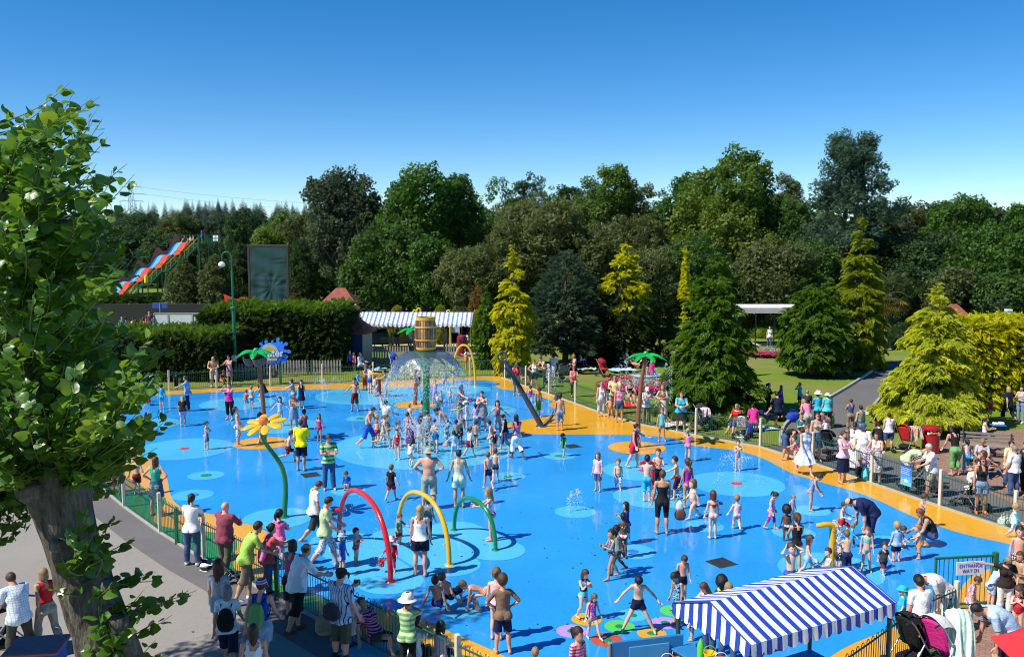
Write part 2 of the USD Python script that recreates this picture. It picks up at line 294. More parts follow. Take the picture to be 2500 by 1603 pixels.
# ------------------------------------------------------------------ railings
M_RAIL=paint('rail_green',(0.008,0.075,0.055),0.4,0.2,8.0)
M_POST=paint('post_cream',(0.62,0.55,0.42),0.7,0.12,6.0)
M_GPOST=paint('post_green',(0.012,0.13,0.06),0.4,0.15,5.0)
def hoop_mesh(r=0.008,h=1.02,w=0.1):
 a=np.linspace(0,np.pi,5)
 P=[(-w/2,0,0.07)]+[(-w/2*cos(t),0,h-w/2+w/2*sin(t))for t in a]+[(w/2,0,0.07)]
 return tube(P,r,4,caps=False)
HOOP=hoop_mesh()
def railing(pix,posts,label,span=None,rail_h=0.93,post_label=None):
 line=LineString([gp(*p)[:2]for p in pix]);t=thing('railing_fence',label,'railing')
 s0,s1=span or(0,line.length)
 s=s0+0.12
 ends=[line.project(Point(*gp(*p)[:2]))for p in posts]
 while s<s1-0.1:
  if all(abs(s-e)>0.09 for e in ends):
   q,r_=line.interpolate(s),line.interpolate(min(s+.05,line.length));q0=line.interpolate(max(s-.05,0))
   part(t,'hoop',moved(HOOP,(q.x,q.y,0),atan2(r_.y-q0.y,r_.x-q0.x)),M_RAIL)
  s+=0.2
 co=[line.interpolate(x)for x in np.linspace(s0,s1,int((s1-s0)/.4)+2)]
 for z in(rail_h,0.10):
  part(t,'rail',tube([(c.x,c.y,z)for c in co],0.017,6),M_RAIL)
 for p in posts:
  c=gp(*p)
  part(t,'post',cat([bevel(0.095,0.095,1.14,(c[0],c[1],0.57),0.014,0.5)]),M_POST,label=post_label)
 e=LineString(co).buffer(0.05,cap_style=2).difference(PAD.buffer(0.0))if False else LineString(co).buffer(0.045,cap_style=2)
 m=trimesh.creation.extrude_polygon(e,0.035,engine='earcut')
 part(t,'edging_strip',m,M_KERB)
 return t
fl=railing(FENCE_LEFT,[(174,1125),(303,1237),(391,1300),(498,1365),(1118,1698)],'low green bow-topped railing with cream posts between the pale pavement and the splash pad')
for px,py in[(432,1327),(676,1458)]:
 c=gp(px,py);part(fl,'green_post',bevel(0.09,0.09,1.0,(c[0],c[1],0.5),0.012),M_GPOST,label='dark green square post')
FBX=[(1148,920),(1032,926),(911,932),(787.6,937.5),(660.5,943),(529,948),(413,954)]
railing(FENCE_BACK,FBX,'green railing with cream posts along the far edge of the splash pad')
FRX=[(1219,918),(1233,923.6),(1284,942.5),(1341,961.6),(1405,984.4),(1476,1010),(1557,1034),(1699,1062),(1856,1090),(1983,1129),(2127,1178),(2294,1235),(2476,1294)]
railing(FENCE_RIGHT,FRX,'long green railing with cream posts on the right of the splash pad, by the conifers')
# entrance: short railing, gate, gate post
ent=[(2331,1548),(2240,1590),(2120,1690),(1990,1790)]
railing(ent,[(2331,1548)],'short green railing beside the striped kiosk, ending at a cream entrance post')
railing([(2425,1480),(2500,1455),(2640,1420)],[],'green railing at the right edge of the photo beyond the entrance gate')
G0,G1=gp(2424,1481),gp(2277,1490)
gd=(G1-G0);gl=np.linalg.norm(gd);ga=atan2(gd[1],gd[0])
gate=thing('entrance_gate','open green barred gate holding a white entrance sign','gate',loc=G0,rz=degrees(ga))
part(gate,'hinge_post',bevel(0.11,0.11,1.25,(0,0,0.625),0.015),M_GPOST)
part(gate,'frame',cat([bevel(gl,0.05,0.05,(gl/2,0,1.17),0.01),bevel(gl,0.05,0.05,(gl/2,0,0.12),0.01),bevel(0.05,0.05,1.10,(gl-.025,0,0.645),0.01)]),M_GPOST)
for k in range(1,13):
 part(gate,'bar',tube([(k*gl/13,0,0.14),(k*gl/13,0,1.15)],0.009,5),M_RAIL)
M_SIGNWHITE=paint('sign_white',(0.80,0.80,0.79),0.4,0.04)
M_SIGNBLUE=paint('sign_lettering_blue',(0.03,0.06,0.42),0.5,0.05)
sg=thing('entrance_sign','white sign with blue capitals reading ENTRANCE WAY IN, hung on the gate','sign',loc=G0,rz=degrees(ga))
sx=gl*0.43
part(sg,'board',bevel(0.66,0.012,0.30,(sx,0.036,0.93),0.005),M_SIGNWHITE)
for txt,z,h in(('ENTRANCE',.95,0.075),('WAY IN',0.835,0.075)):
 m=meshkit.text_mesh(txt,h,0.004);w=m.bounds[1][0]-m.bounds[0][0]
 m.apply_transform(ROT(PI/2,[1,0,0]));m.apply_transform(ROT(PI,[0,0,1]))
 m.apply_translation((sx+w/2,0.043,z))
 part(sg,'lettering',m,M_SIGNBLUE)
 # blue notice on the right railing
nb=gp(2213,1206);rdir=gp(2294,1235)-gp(2127,1178);ra=atan2(rdir[1],rdir[0])
nt=thing('notice_board','blue notice with white lines of writing tied to the right-hand railing','notice',loc=nb,rz=degrees(ra))
def notice_mat(path):
 return usdkit.material(stage,path,{'tc':('texture_coordinate',{}),'s':('separate_xyz',{}),'m':('map_range',{'from_min':0.3,'from_max':1.0,'to_min':0,'to_max':1,'clamp':True}),'r':('rgb_ramp',{'ramp':[(0,(0.12,0.55,0.85)),(0.55,(0.03,0.2,0.75)),(1,(0.02,0.09,0.6))]}),'p':('principled_bsdf',{'roughness':0.35})},[('tc.object','s.vector'),('s.z','m.value'),('m.result','r.fac'),('r.color','p.base_color')],surface='p.BSDF')
part(nt,'board',bevel(0.46,0.015,0.62,(0,-0.045,0.60),0.006),mat('notice_blue',notice_mat))
for i,txt in enumerate(['Please push buttons','on the floor and on','the equipment to','start the water jets']):
 m=meshkit.text_mesh(txt,0.030,0.003);m.apply_transform(ROT(PI/2,[1,0,0]));m.apply_scale(min(1.0,0.43/(m.bounds[1][0]-m.bounds[0][0])))
 m.apply_translation((-0.215,-0.056,0.83-i*0.058));part(nt,'lettering',m,M_SIGNWHITE)
part(nt,'emblem',cat([moved(ICO(2,0.09),(0,0,0)).apply_scale((1,.06,.62)).apply_translation((0.0,-0.054,0.45))]),paint('emblem_pale',(0.55,0.66,0.72),0.4,0.3,20))
part(nt,'emblem_flame',ICO(2,0.045).apply_scale((1,.08,1)).apply_translation((-0.10,-0.056,0.44)),paint('emblem_orange',(0.8,0.3,0.05),0.4))
# ------------------------------------------------------------------ arches and other play pieces
M_RED=paint('gloss_red',(0.62,0.012,0.016),0.2,0.08,2.0,coat=0.6)
M_YEL=paint('gloss_yellow',(0.80,0.42,0.008),0.2,0.08,2.0,coat=0.6)
M_GRN=paint('gloss_green',(0.008,0.20,0.055),0.2,0.1,2.0,coat=0.6)
M_ORANGE=paint('gloss_orange',(0.80,0.17,0.015),0.2,0.1,coat=0.5)
M_ANCHOR=paint('anchor_grey',(0.045,0.055,0.065),0.4,0.3,6.0,0.15)
def arch(a,b_,h,r,m,name,label):
 A,B=np.asarray(a,float),np.asarray(b_,float);mid=(A+B)/2
 t=thing(name,label,'water arch')
 th=np.linspace(0,np.pi,33);P=[]
 for x in th:
  c,s=cos(x),sin(x)
  c=copysign(abs(c)**0.86,c);P.append(mid+(A-mid)*c+np.array([0,0,h*s**0.86]))
 part(t,'hoop_tube',tube(P,r,14),m,smooth=60)
 for q in(A,B):
  part(t,'base_flange',lathe([(0,.03),(r*1.7,.03),(r*1.95,.012),(r*1.95,0.0)][::-1],20,tuple(q[:3])),m,smooth=40)
 return t,P
ra_,P_=arch(gp(*ARCH_PX['red'][1]),gp(*ARCH_PX['red'][0]),1.72,0.066,M_RED,'red_arch','tall glossy red water arch, nearest and largest of the three hoops')
P_RED=P_;q=P_[27];part(ra_,'side_nozzle',tube([q,q+np.array([-.2,.0,-0.03])],0.06,12),M_RED,smooth=40)
part(ra_,'nozzle_tip',tube([q+np.array([-.2,0,-.03]),q+np.array([-.25,0,-0.035])],0.05,12),M_YEL,smooth=40)
arch(gp(*ARCH_PX['yellow'][1]),gp(*ARCH_PX['yellow'][0]),1.50,0.062,M_YEL,'yellow_arch','glossy yellow water arch standing between the red and the green hoop')
arch(gp(*ARCH_PX['green'][1]),gp(*ARCH_PX['green'][0]),1.12,0.056,M_GRN,'green_arch','low glossy green water arch, smallest of the three hoops')
arch(gp(1105.5,942),gp(1160.5,943.5),2.3,0.062,M_YEL,'yellow_arch','tall yellow water arch at the far end of the pad, behind the barrel')
# anchor
Bq=gp(1322,1040);top=at(1232,880,Bq[1]+0.35)
an=thing('anchor_sprayer','big dark grey leaning anchor with a ring at its top','anchor')
part(an,'shank',tube(spline([Bq,Bq*.65+top*.35,Bq*.3+top*.7,top],12),np.linspace(0.125,0.085,12),14),M_ANCHOR,smooth=50)
a=np.linspace(0,2*np.pi,25);dirn=(top-Bq)/np.linalg.norm(top-Bq);rc=top+dirn*0.2
part(an,'ring',tube([rc+0.2*(cos(x)*np.array([1,0,0])+sin(x)*np.array([0,0.25,.97]))for x in a],0.045,10),M_ANCHOR,smooth=50)
cb=Bq*.33+top*.67
part(an,'cross_bar',tube([at(1233,897,cb[1]-.5),cb+np.array([0,-.1,0.0]),at(1262,909,cb[1]-.5)],[0.05,0.07,0.05],10),M_ANCHOR,smooth=50)
part(an,'fluke_arm',tube(spline([Bq+np.array([.05,0,.05]),at(1340,1025,Bq[1]),at(1352,1008,Bq[1]),at(1358,985,Bq[1]),at(1358,972,Bq[1])],14),np.linspace(0.075,0.05,14),10),M_ANCHOR,smooth=50)
part(an,'fluke_tip',moved(trimesh.creation.cone(0.12,0.3,sections=12),at(1358,974,Bq[1])),M_ANCHOR)
part(an,'base_plate',lathe([(0,.03),(.24,.03),(.26,0)][::-1],20,tuple(Bq)),M_ANCHOR)
# flower
Fb=gp(694,1262);Fh=at(644,1030,Fb[1]-0.35)
fw=thing('flower_sprayer','giant model flower with yellow petals on a curved green stem','play flower')
part(fw,'stem',tube(spline([Fb,at(697,1200,Fb[1]),at(686,1135,Fb[1]-.1),at(658,1095,Fb[1]-.2),at(641,1066,Fb[1]-.3),Fh+np.array([0,0,-.1])],28),np.linspace(0.085,0.055,28),14),M_GRN,smooth=50)
part(fw,'base_flange',lathe([(0,.03),(.15,.03),(.17,0)][::-1],20,tuple(Fb)),M_GRN)
tilt=np.array([-0.12,-0.30,0.94]);tilt/=np.linalg.norm(tilt);ux=np.cross(tilt,[0,1,0]);ux/=np.linalg.norm(ux);uy=np.cross(tilt,ux)
for k in range(8):
 an_=k*PI/4+.25;d=cos(an_)*ux+sin(an_)*uy;n2=np.cross(tilt,d)
 e=ICO(3,1.0);v=e.vertices.copy();v[:,0]=v[:,0]*0.27;v[:,1]*=0.115*(1+0.25*e.vertices[:,0]);v[:,2]*=0.045
 vv=v[:,0][:,None]*d+v[:,1][:,None]*n2+(v[:,2]-0.10*(v[:,0]+.3)**2)[:,None]*tilt
 part(fw,'petal',TM(vv+Fh+d*0.38-tilt*.04,e.faces),M_YEL,smooth=True)
e=ICO(3,0.135);e.apply_scale((1,1,0.85));e.apply_translation(Fh+tilt*.05)
part(fw,'flower_centre',e,M_ORANGE,smooth=True)
# model palms
M_BARK=paint('model_bark',(0.27,0.085,0.028),0.55,0.35,9.0,0.3,30)
M_FROND=paint('model_frond',(0.012,0.36,0.06),0.25,0.3,4.0,coat=0.3)
M_NUT=paint('coconut_brown',(0.10,0.075,0.06),0.6,0.3,9.0,0.3)
M_NUTRIM=paint('coconut_rim',(0.42,0.24,0.12),0.5,0.2)
def frond(L,w,droop,teeth=9):
 """An arched blade with a notched edge, thick along its rib; grows along +x."""
 n=teeth*2;V=[];F=[]
 for i in range(n+1):
  s=i/n;x=L*s*(1-.12*s);z=0.16*L*sin(s*2.0)-droop*s*s
  ww=w*(sin(PI*(0.12+0.86*s))**.7)*(1.0 if i%2==0 else 0.72)
  V+=[(x+(0.05 if i%2==0 else 0),-ww,z-ww*.55),(x,0,z),(x+(0.05 if i%2==0 else 0),ww,z-ww*.55),(x,0,z-0.045*(1-s)-.01)]
  if i:
   a=(i-1)*4;b_=i*4
   F+=[(a,b_,b_+1),(a,b_+1,a+1),(a+1,b_+1,b_+2),(a+1,b_+2,a+2),(a,a+3,b_+3),(a,b_+3,b_),(a+2,b_+2,b_+3),(a+2,b_+3,a+3)]
 return TM(np.array(V),np.array(F))
def palm(base,topc,label,nuts=True,az0=0.2):
 t=thing('model_palm',label,'model palm tree')
 mid=base*.5+topc*.5+np.array([0.10*np.sign(topc[0]-base[0])*-1,0,0]);P=spline([base,mid,topc],40)
 r=np.linspace(0.095,0.068,40)*(1+0.10*(np.arange(40)%2))
 part(t,'trunk',tube(P,r,12),M_BARK,smooth=30)
 for k in range(7):
  az=az0+k*2*PI/7+.1*sin(k*3)
  part(t,'frond',moved(frond(.84+.09*sin(k*2.3),0.165,0.34),topc+np.array([0,0,.02]),az),M_FROND)
 part(t,'crown_cap',moved(ICO(2,0.11),topc+np.array([0,0,.05])),M_FROND,smooth=True)
 if nuts:
  for k in range(3):
   az=az0+.9+k*2.1;n=lathe([(0.02,-.34),(.12,-.30),(.2,-.2),(.245,-.06),(.25,.06),(.225,.06),(.17,-.1),(0.02,-.2)],18)
   o=part(t,'coconut_shell',moved(n,topc+np.array([0.27*cos(az),0.27*sin(az),-0.26]),rx=0.2),M_NUT,smooth=40)
 return t
palm(gp(645,1081),at(625,858,gp(645,1081)[1]-.1),'model palm on the left with big coconut shells, behind the yellow flower')
palm(gp(1558,1092),at(1577,866,gp(1558,1092)[1]-.1),'model palm on the right with bright green fronds, beside the conifers',nuts=False,az0=.5)
palm(gp(1013,988),at(1008,803,gp(1013,988)[1]),'small model palm farthest back, half hidden by the water barrel',nuts=False,az0=.9)
# barrel fountain
BB=gp(1042,1086);Bz=3.80;BH=1.24
bt=thing('barrel_fountain','striped wooden barrel on a green pole pouring out a dome of water','barrel fountain',loc=BB)
part(bt,'pole',tube([(0,0,0),(0,0,3.0)],0.135,18),M_GRN,smooth=50)
part(bt,'cone',lathe([(0.135,2.95),(0.2,3.1),(0.44,3.62),(0.44,3.74),(0.2,3.76)],28),M_GRN,smooth=40)
part(bt,'collar',lathe([(0.42,3.74),(0.42,Bz),(0.1,Bz)],28),paint('dark_collar',(0.03,0.03,0.03),0.5))
part(bt,'base_flange',lathe([(0,.04),(.24,.04),(.26,0)][::-1],24),M_GRN)
WOODS=[paint(f'stave_{n}',c,0.45,0.3,5.0,0.2)for n,c in(('tan',(0.42,0.20,0.07)),('brown',(0.24,0.10,0.04)),('grey',(0.23,0.16,0.10)),('honey',(0.50,0.27,0.10)),('dark',(0.13,0.06,0.03)))]
zz=np.linspace(0,BH,11)
def brad(z):return 0.345+0.085*sin(PI*np.clip(z/BH,0,1))**.9
rng=np.random.default_rng(3)
NST=26;edge=np.cumsum(rng.uniform(.6,1.4,NST));edge=np.r_[0,edge]/edge[-1]*2*np.pi
for k in range(NST):
 a0,a1=edge[k]+.015,edge[k+1]-.015;V=[];F=[]
 for z in zz:
  r=brad(z)
  V+=[((r-.02)*cos(a0),(r-.02)*sin(a0),Bz+z),(r*cos(a0+.02),r*sin(a0+.02),Bz+z),((r+.006)*cos((a0+a1)/2),(r+.006)*sin((a0+a1)/2),Bz+z),(r*cos(a1-.02),r*sin(a1-.02),Bz+z),((r-.02)*cos(a1),(r-.02)*sin(a1),Bz+z)]
 for i in range(len(zz)-1):
  for j in range(4):F+=[(i*5+j,i*5+j+1,i*5+6+j),(i*5+j,i*5+6+j,i*5+5+j)]
 part(bt,'stave',TM(np.array(V),np.array(F)),WOODS[int(rng.integers(5))])
part(bt,'barrel_core',lathe([(0.1,Bz+.02)]+[(brad(z)-.018,Bz+z)for z in zz]+[(0.29,Bz+BH)],28),WOODS[4])
M_HOOP=paint('barrel_hoop',(0.62,0.35,0.03),0.3,0.1,coat=0.3)
for z0,z1 in((0,.10),(0.36,.42),(0.86,.92),(BH-.09,BH)):
 part(bt,'hoop',lathe([(brad(z0)-.02,Bz+z0),(brad(z0)+.022,Bz+z0),(brad((z0+z1)/2)+.032,Bz+(z0+z1)/2),(brad(z1)+.022,Bz+z1),(brad(z1)-.02,Bz+z1)],32),M_HOOP,smooth=60)
part(bt,'rim',lathe([(0.30,Bz+BH-.1),(0.30,Bz+BH+.03),(0.38,Bz+BH+.03),(0.39,Bz+BH-.02)],32),M_HOOP,smooth=50)
part(bt,'inner_lid',lathe([(0.0,Bz+BH-.04),(0.30,Bz+BH-.04)][::-1],28),M_GRN)
# water cannons
def cannon(px,py,h,m,tip,label,bend=True):
 c=gp(px,py);t=thing('water_cannon',label,'water cannon',loc=c)
 part(t,'post',tube([(0,0,0),(0,0,h)],0.075,14),m,smooth=50)
 part(t,'base_flange',lathe([(0,.03),(.14,.03),(.16,0)][::-1],20),m)
 part(t,'head',tube(spline([(0,0,h-.05),(-.02,0,h+.06),(-.16,-.05,h+.12),(-.42,-.08,h+.10)],10),np.linspace(.085,.055,10),12),tip,smooth=50)
 part(t,'handle',tube([(.08,-.16,h+.1),(0.06,0,h+.12),(.08,.16,h+.1)],0.022,8),tip)
 return t
cannon(927,966,1.05,M_RED,M_YEL,'red water cannon with a yellow head at the far left, boys gathered round')
cannon(1592,1212,1.0,M_RED,M_RED,'red water post with boys crowding round, near the woman in black')
cannon(2029,1392,1.05,M_YEL,M_YEL,'yellow water cannon behind the striped kiosk canopy')
# ------------------------------------------------------------------ striped kiosk
def stripes(name,axis,period,c1,c2,duty=0.5,rough=0.55,off=0.0):
 def b(path):
  return usdkit.material(stage,path,{'tc':('texture_coordinate',{}),'s':('separate_xyz',{}),'d':('math',{'math_type':'multiply_add','value2':1.0/period,'value3':50.0+off}),'f':('math',{'math_type':'fraction'}),'l':('math',{'math_type':'less_than','value2':duty}),'n':('noise_texture',{'scale':7.0,'detail':4.0}),'mc':('mix_color',{'a':c2,'b':c1}),'mr':('map_range',{'from_min':0.3,'from_max':0.7,'to_min':0.93,'to_max':1.03}),'v':('mix_color',{'blend_type':'multiply','fac':1.0}),'bm':('bump',{'strength':0.12,'distance':0.02}),'p':('principled_bsdf',{'roughness':rough})},[('tc.object','s.vector'),('s.'+axis,'d.value1'),('d.value','f.value1'),('f.value','l.value1'),('l.value','mc.fac'),('tc.object','n.vector'),('n.fac','mr.value'),('mc.result','v.a'),('mr.result','v.b'),('v.result','p.base_color'),('n.fac','bm.height'),('bm.normal','p.normal')],surface='p.BSDF')
 return mat(name,b)
W_,BL_=(0.80,0.80,0.80),(0.018,0.055,0.36)
KX=stripes('awning_x','x',0.205,BL_,W_,0.46);KY=stripes('awning_y','y',0.205,BL_,W_,0.5,off=.2)
M_PIPING=paint('awning_piping',(0.02,0.05,0.30),0.5)
M_KBLUE=paint('kiosk_blue',(0.025,0.19,0.45),0.4,0.1,3.0);M_KDARK=paint('kiosk_dark',(0.02,0.05,0.06),0.5,0.2)
KC=np.array([4.32,13.80]);KA=radians(29.0);KL,KW,KE,KR=3.08,1.72,2.30,2.62
ki=thing('market_kiosk','small kiosk under a blue and white striped canopy with scalloped edges','kiosk',loc=(KC[0],KC[1],0),rz=degrees(KA))
nx=40
def slope(sgn):
 V=[];F=[];ny=6
 for i in range(nx+1):
  for j in range(ny+1):
   x=-KL/2+KL*i/nx;y=sgn*KW/2*j/ny;sag=-0.018*sin(PI*j/ny)*(0.6+.4*cos(i/nx*9*PI))
   V.append((x,y,KR+(KE-KR)*j/ny+sag+.011*float(np.asarray(meshkit.noise(np.array([[x*2.6,y*2.6,sgn]]),4))[0])))
 for i in range(nx):
  for j in range(ny):
   a=i*(ny+1)+j;F+=[(a,a+ny+1,a+ny+2),(a,a+ny+2,a+1)]
 return TM(np.array(V),np.array(F))
part(ki,'canopy_slope',slope(-1),KX,smooth=True);part(ki,'canopy_slope',slope(1),KX,smooth=True)
def valance(L,n,depth,sc):
 """A hanging cloth band along x, scalloped below."""
 V=[];F=[];m_=n*8
 for i in range(m_+1):
  x=-L/2+L*i/m_;d=depth+sc*abs(sin(PI*i/8));y=0.012*sin(i*.8)
  V+=[(x,0,0),(x,y*.6-.01,-d*.5),(x,y-.015,-d)]
  if i:
   a=(i-1)*3;F+=[(a,a+3,a+4),(a,a+4,a+1),(a+1,a+4,a+5),(a+1,a+5,a+2)]
 return TM(np.array(V),np.array(F))
vl=valance(KL,13,.15,.065)
part(ki,'valance',moved(vl,(0,-KW/2,KE)),KX,smooth=True);part(ki,'valance',moved(vl,(0,KW/2,KE),PI),KX,smooth=True)
def gable(s):
 V=[];F=[];m_=8*8
 for i in range(m_+1):
  y=-KW/2+KW*i/m_;zt=KR+(KE-KR)*abs(y)/(KW/2);zb=KE-.15-.065*abs(sin(PI*i/8))
  V+=[(s*KL/2,y,zt),(s*(KL/2+.006),y,KE-.02),(s*(KL/2+.02+.012*sin(i*.8)),y,zb)]
  if i:
   a=(i-1)*3;F+=[(a,a+3,a+4),(a,a+4,a+1),(a+1,a+4,a+5),(a+1,a+5,a+2)]
 return TM(np.array(V),np.array(F))
for s in(-1,1):part(ki,'gable_end',gable(s),KY,smooth=True)
for s in(-1,1):part(ki,'piping',tube([(s*(KL/2+.008),-KW/2-.004,KE+.004),(s*(KL/2+.008),0,KR+.006),(s*(KL/2+.008),KW/2+.004,KE+.004)],0.012,6),M_PIPING)
for x in(-1,1):
 for y in(-1,1):part(ki,'pole',bevel(0.06,0.06,KE,(x*(KL/2-.06),y*(KW/2-.06),KE/2),0.01),M_KDARK)
part(ki,'counter',bevel(KL-.3,KW-.3,0.95,(0,0,.475),.02),M_KBLUE)
part(ki,'end_panel',bevel(0.03,KW-.1,1.1,(-KL/2+.10,0,.55),.01),M_KBLUE)
part(ki,'shelf',bevel(0.45,KW-.25,0.03,(-KL/2+.1,0,1.62),.006),M_KBLUE)
part(ki,'shelf_post',cat([bevel(.05,.05,1.7,(-KL/2+.25,y,.85),.01)for y in(-.6,.6)]),M_KBLUE)
# goods
TOY={k:paint('plastic_'+k,c,0.3,0.06,3.0,coat=0.2)for k,c in dict(yellow=(0.85,0.55,0.02),orange=(0.85,0.17,0.03),red=(0.65,0.03,0.03),green=(0.12,0.55,0.04),blue=(0.03,0.15,0.6),pink=(0.75,0.08,0.3),black=(0.02,0.02,0.02),white=(0.75,0.75,0.75),teal=(0.05,0.5,0.5),purple=(0.2,0.08,0.4)).items()}
def bucket(c,r,h,col,label,grp='toys hanging at the kiosk',rz=0.0,rx=0.0):
 t=thing('toy_bucket',label,'toy bucket',loc=c,rz=rz)
 part(t,'pail',lathe([(0.01,.005),(r*.72,0),(r,h),(r*1.06,h),(r*1.06,h-.012),(r*.98,h-.014),(r*.70,.012),(.01,.014)],20),TOY[col],smooth=40)
 a=np.linspace(0,np.pi,13);part(t,'handle',tube([(r*cos(x),0.02,h+r*1.0*sin(x))for x in a],0.006,6),TOY['white' if col!='yellow' else 'green'])
 return t
def kp(x,y,z):
 return(KC[0]+x*cos(KA)-y*sin(KA),KC[1]+x*sin(KA)+y*cos(KA),z)
bucket(kp(-KL/2+.06,.05,1.635),.095,.17,'yellow','yellow toy bucket on the kiosk shelf under the canopy')
bucket(kp(-KL/2+.06,-.2,1.635),.095,.17,'orange','orange toy bucket on the kiosk shelf, right of the yellow one')
tt=thing('toy_bottle','lime green bottle on the kiosk shelf beside the yellow bucket','bottle',loc=kp(-KL/2+.06,.26,1.635))
part(tt,'bottle_body',lathe([(0.005,0),(.05,0),(.055,.02),(.055,.2),(.02,.27),(.02,.3),(.005,.3)],16),TOY['green'],smooth=40)
# blue display board
d0,d1=at(1491,1566,13.45),at(1668,1540,13.75);dl=np.hypot(*(d1-d0)[:2]);da=atan2(d1[1]-d0[1],d1[0]-d0[0])
db=thing('display_board','blue board hung with toys left of the striped kiosk','display board',loc=(d0[0],d0[1],0),rz=degrees(da));dz=d0[2]
part(db,'panel',bevel(dl,0.05,1.9,(dl/2,0,dz-.95),.012),M_KBLUE)
part(db,'inner_panel',bevel(dl*.55,0.02,1.5,(dl*.52,-.036,dz-.85),.006),paint('panel_light',(0.05,0.30,0.60),0.4))
part(db,'side_edge',bevel(0.04,0.07,1.9,(-.02,0,dz-.95),.01),paint('grey_edge',(0.2,0.22,0.24),0.5))
part(db,'foot',cat([bevel(.06,.5,.06,(x,0,.03),.01)for x in(.1,dl-.1)]+[bevel(.05,.05,dz-1.8,(x,0,(dz-1.8)/2+.02),.01)for x in(.1,dl-.1)]),M_KDARK)
def dp(x,z,y=-.12):
 return(d0[0]+x*cos(da)-y*sin(da),d0[1]+x*sin(da)+y*cos(da),z)
bucket(dp(dl*.74,dz-.52),.10,.18,'orange','orange toy bucket hung low on the blue display board')
bucket(dp(dl*.88,dz-.56,-.22),.10,.2,'yellow','yellow toy bucket with green handle at the right of the blue board')
bucket(dp(dl*.90,dz-.44,-.10),.09,.16,'red','red toy bucket behind the yellow one on the blue board')
sgr=thing('sunglasses_rack','rack crowded with dark sunglasses on the blue display board','sunglasses rack',loc=dp(dl*.5,dz-.55,-.06),rz=degrees(da))
part(sgr,'rack_back',bevel(.36,.02,.42,(0,0,0),.006),TOY['white'])
for i in range(4):
 for j in range(6):
  part(sgr,'sunglasses',cat([ICO(1,1).apply_scale((.024,.012,.016)).apply_translation((-.16+i*.105+s*.028,-.03-.015*(j%2),.17-j*.066))for s in(-1,1)]+[box(.06,.006,.005,(-.16+i*.105,-.035,.176-j*.066))]),TOY[['black','black','purple','black','red','black'][(i+j*2)%6]])
bagm=ICO(3,1).apply_scale((.13,.05,.2));bagm.vertices+=0.012*np.sin(bagm.vertices[:,[1,2,0]]*60)
solo('beach_bag',moved(bagm,dp(dl*.24,dz-.52),da),stripes('orange_blue','z',.06,(0.75,.14,.03),(.5,.6,.75),.55),'orange patterned bag hanging at the left of the blue display board','bag',smooth=True)
# red parasol corner
pc=at(2640,1560,12.6);pa=thing('red_parasol','red parasol whose canopy enters at the lower right corner','parasol',loc=(pc[0]+.12,pc[1],0))
M_PARA=paint('parasol_red',(0.60,0.025,0.03),0.6,0.06,2.0)
M_STEEL=paint('dull_steel',(0.35,0.36,0.37),0.35,0.1,metallic=0.7)
ptz=2.42;R_=1.28
for k in range(6):
 a0,a1=k*PI/3+.52,(k+1)*PI/3+.52;V=[];F=[]
 for i in range(7):
  for j in range(7):
   s=i/6;u=j/6;p0=np.array([cos(a0),sin(a0)])*R_*s;p1=np.array([cos(a1),sin(a1)])*R_*s;p=p0*(1-u)+p1*u
   V.append((p[0],p[1],ptz-.42*s-.05*s*sin(PI*u)+.03*sin(PI*s)))
 for i in range(6):
  for j in range(6):
   a=i*7+j;F+=[(a,a+7,a+8),(a,a+8,a+1)]
 part(pa,'canopy_panel',TM(np.array(V),np.array(F)),M_PARA,smooth=True)
part(pa,'pole',tube([(0,0,0),(0,0,ptz)],.025,10),M_STEEL);part(pa,'finial',ICO(2,.04).apply_translation((0,0,ptz+.02)),M_PARA)
# maroon-topped box at the lower left
mc=gp(90,1640);mb=thing('litter_cabinet','maroon-lidded blue cabinet at the foot of the leaning tree','cabinet',loc=(at(90,1572,12.2)[0],12.2,0),rz=8)
mz_=at(90,1572,12.2)[2]
part(mb,'cabinet_body',bevel(.62,.5,mz_-.05,(0,0,(mz_-.05)/2),.02),paint('cabinet_blue',(0.02,0.06,0.28),0.5));part(mb,'lid',bevel(.74,.62,.05,(0,0,mz_-.02),.015),paint('cabinet_maroon',(0.32,0.085,0.12),0.55,0.25,6.0))
# ------------------------------------------------------------------ behind the far railing
M_PICKET=paint('picket_grey',(0.30,0.275,0.235),0.9,0.25,12.0,0.3)
def picket(a,b_,h,label,pitch=0.175,Y=None,w=0.10):
 A,B=np.asarray(a,float),np.asarray(b_,float);d=B-A;L=np.linalg.norm(d[:2]);t=thing('picket_fence',label,'picket fence',loc=(A[0],A[1],0),rz=degrees(atan2(d[1],d[0])))
 pm=trimesh.creation.extrude_polygon(Polygon([(-w/2,0),(w/2,0),(w/2,h-.05),(w/4,h),(-w/4,h),(-w/2,h-.05)]),.02,engine='earcut');pm.apply_transform(ROT(PI/2,[1,0,0]))
 n=int(L/pitch);rr=random.Random(int(L*100))
 for k in range(n+1):part(t,'picket',moved(pm,(k*pitch,-.02,.04),ry=rr.uniform(-.015,.015)),M_PICKET)
 for z in(.25,h-.25):part(t,'rail',box(L,.04,.08,(L/2,.02,z)),M_PICKET)
 for k in range(int(L/2.4)+1):part(t,'post',bevel(.09,.09,h+.02,(min(k*2.4,L),.07,h/2),.01),M_PICKET)
 return t
picket(gp(668,914),gp(836,914),0.85,'long weathered grey picket fence before the tall dark hedge')
picket(gp(570,924),gp(668,921),0.85,'short picket fence left of the water sign, by the lamp post')
picket(gp(914,888),gp(1000,889),1.15,'dark shaded picket fence right of the blue hut')
picket(gp(1090,874),gp(1120,874),1.0,'short picket fence behind the tall far yellow arch')
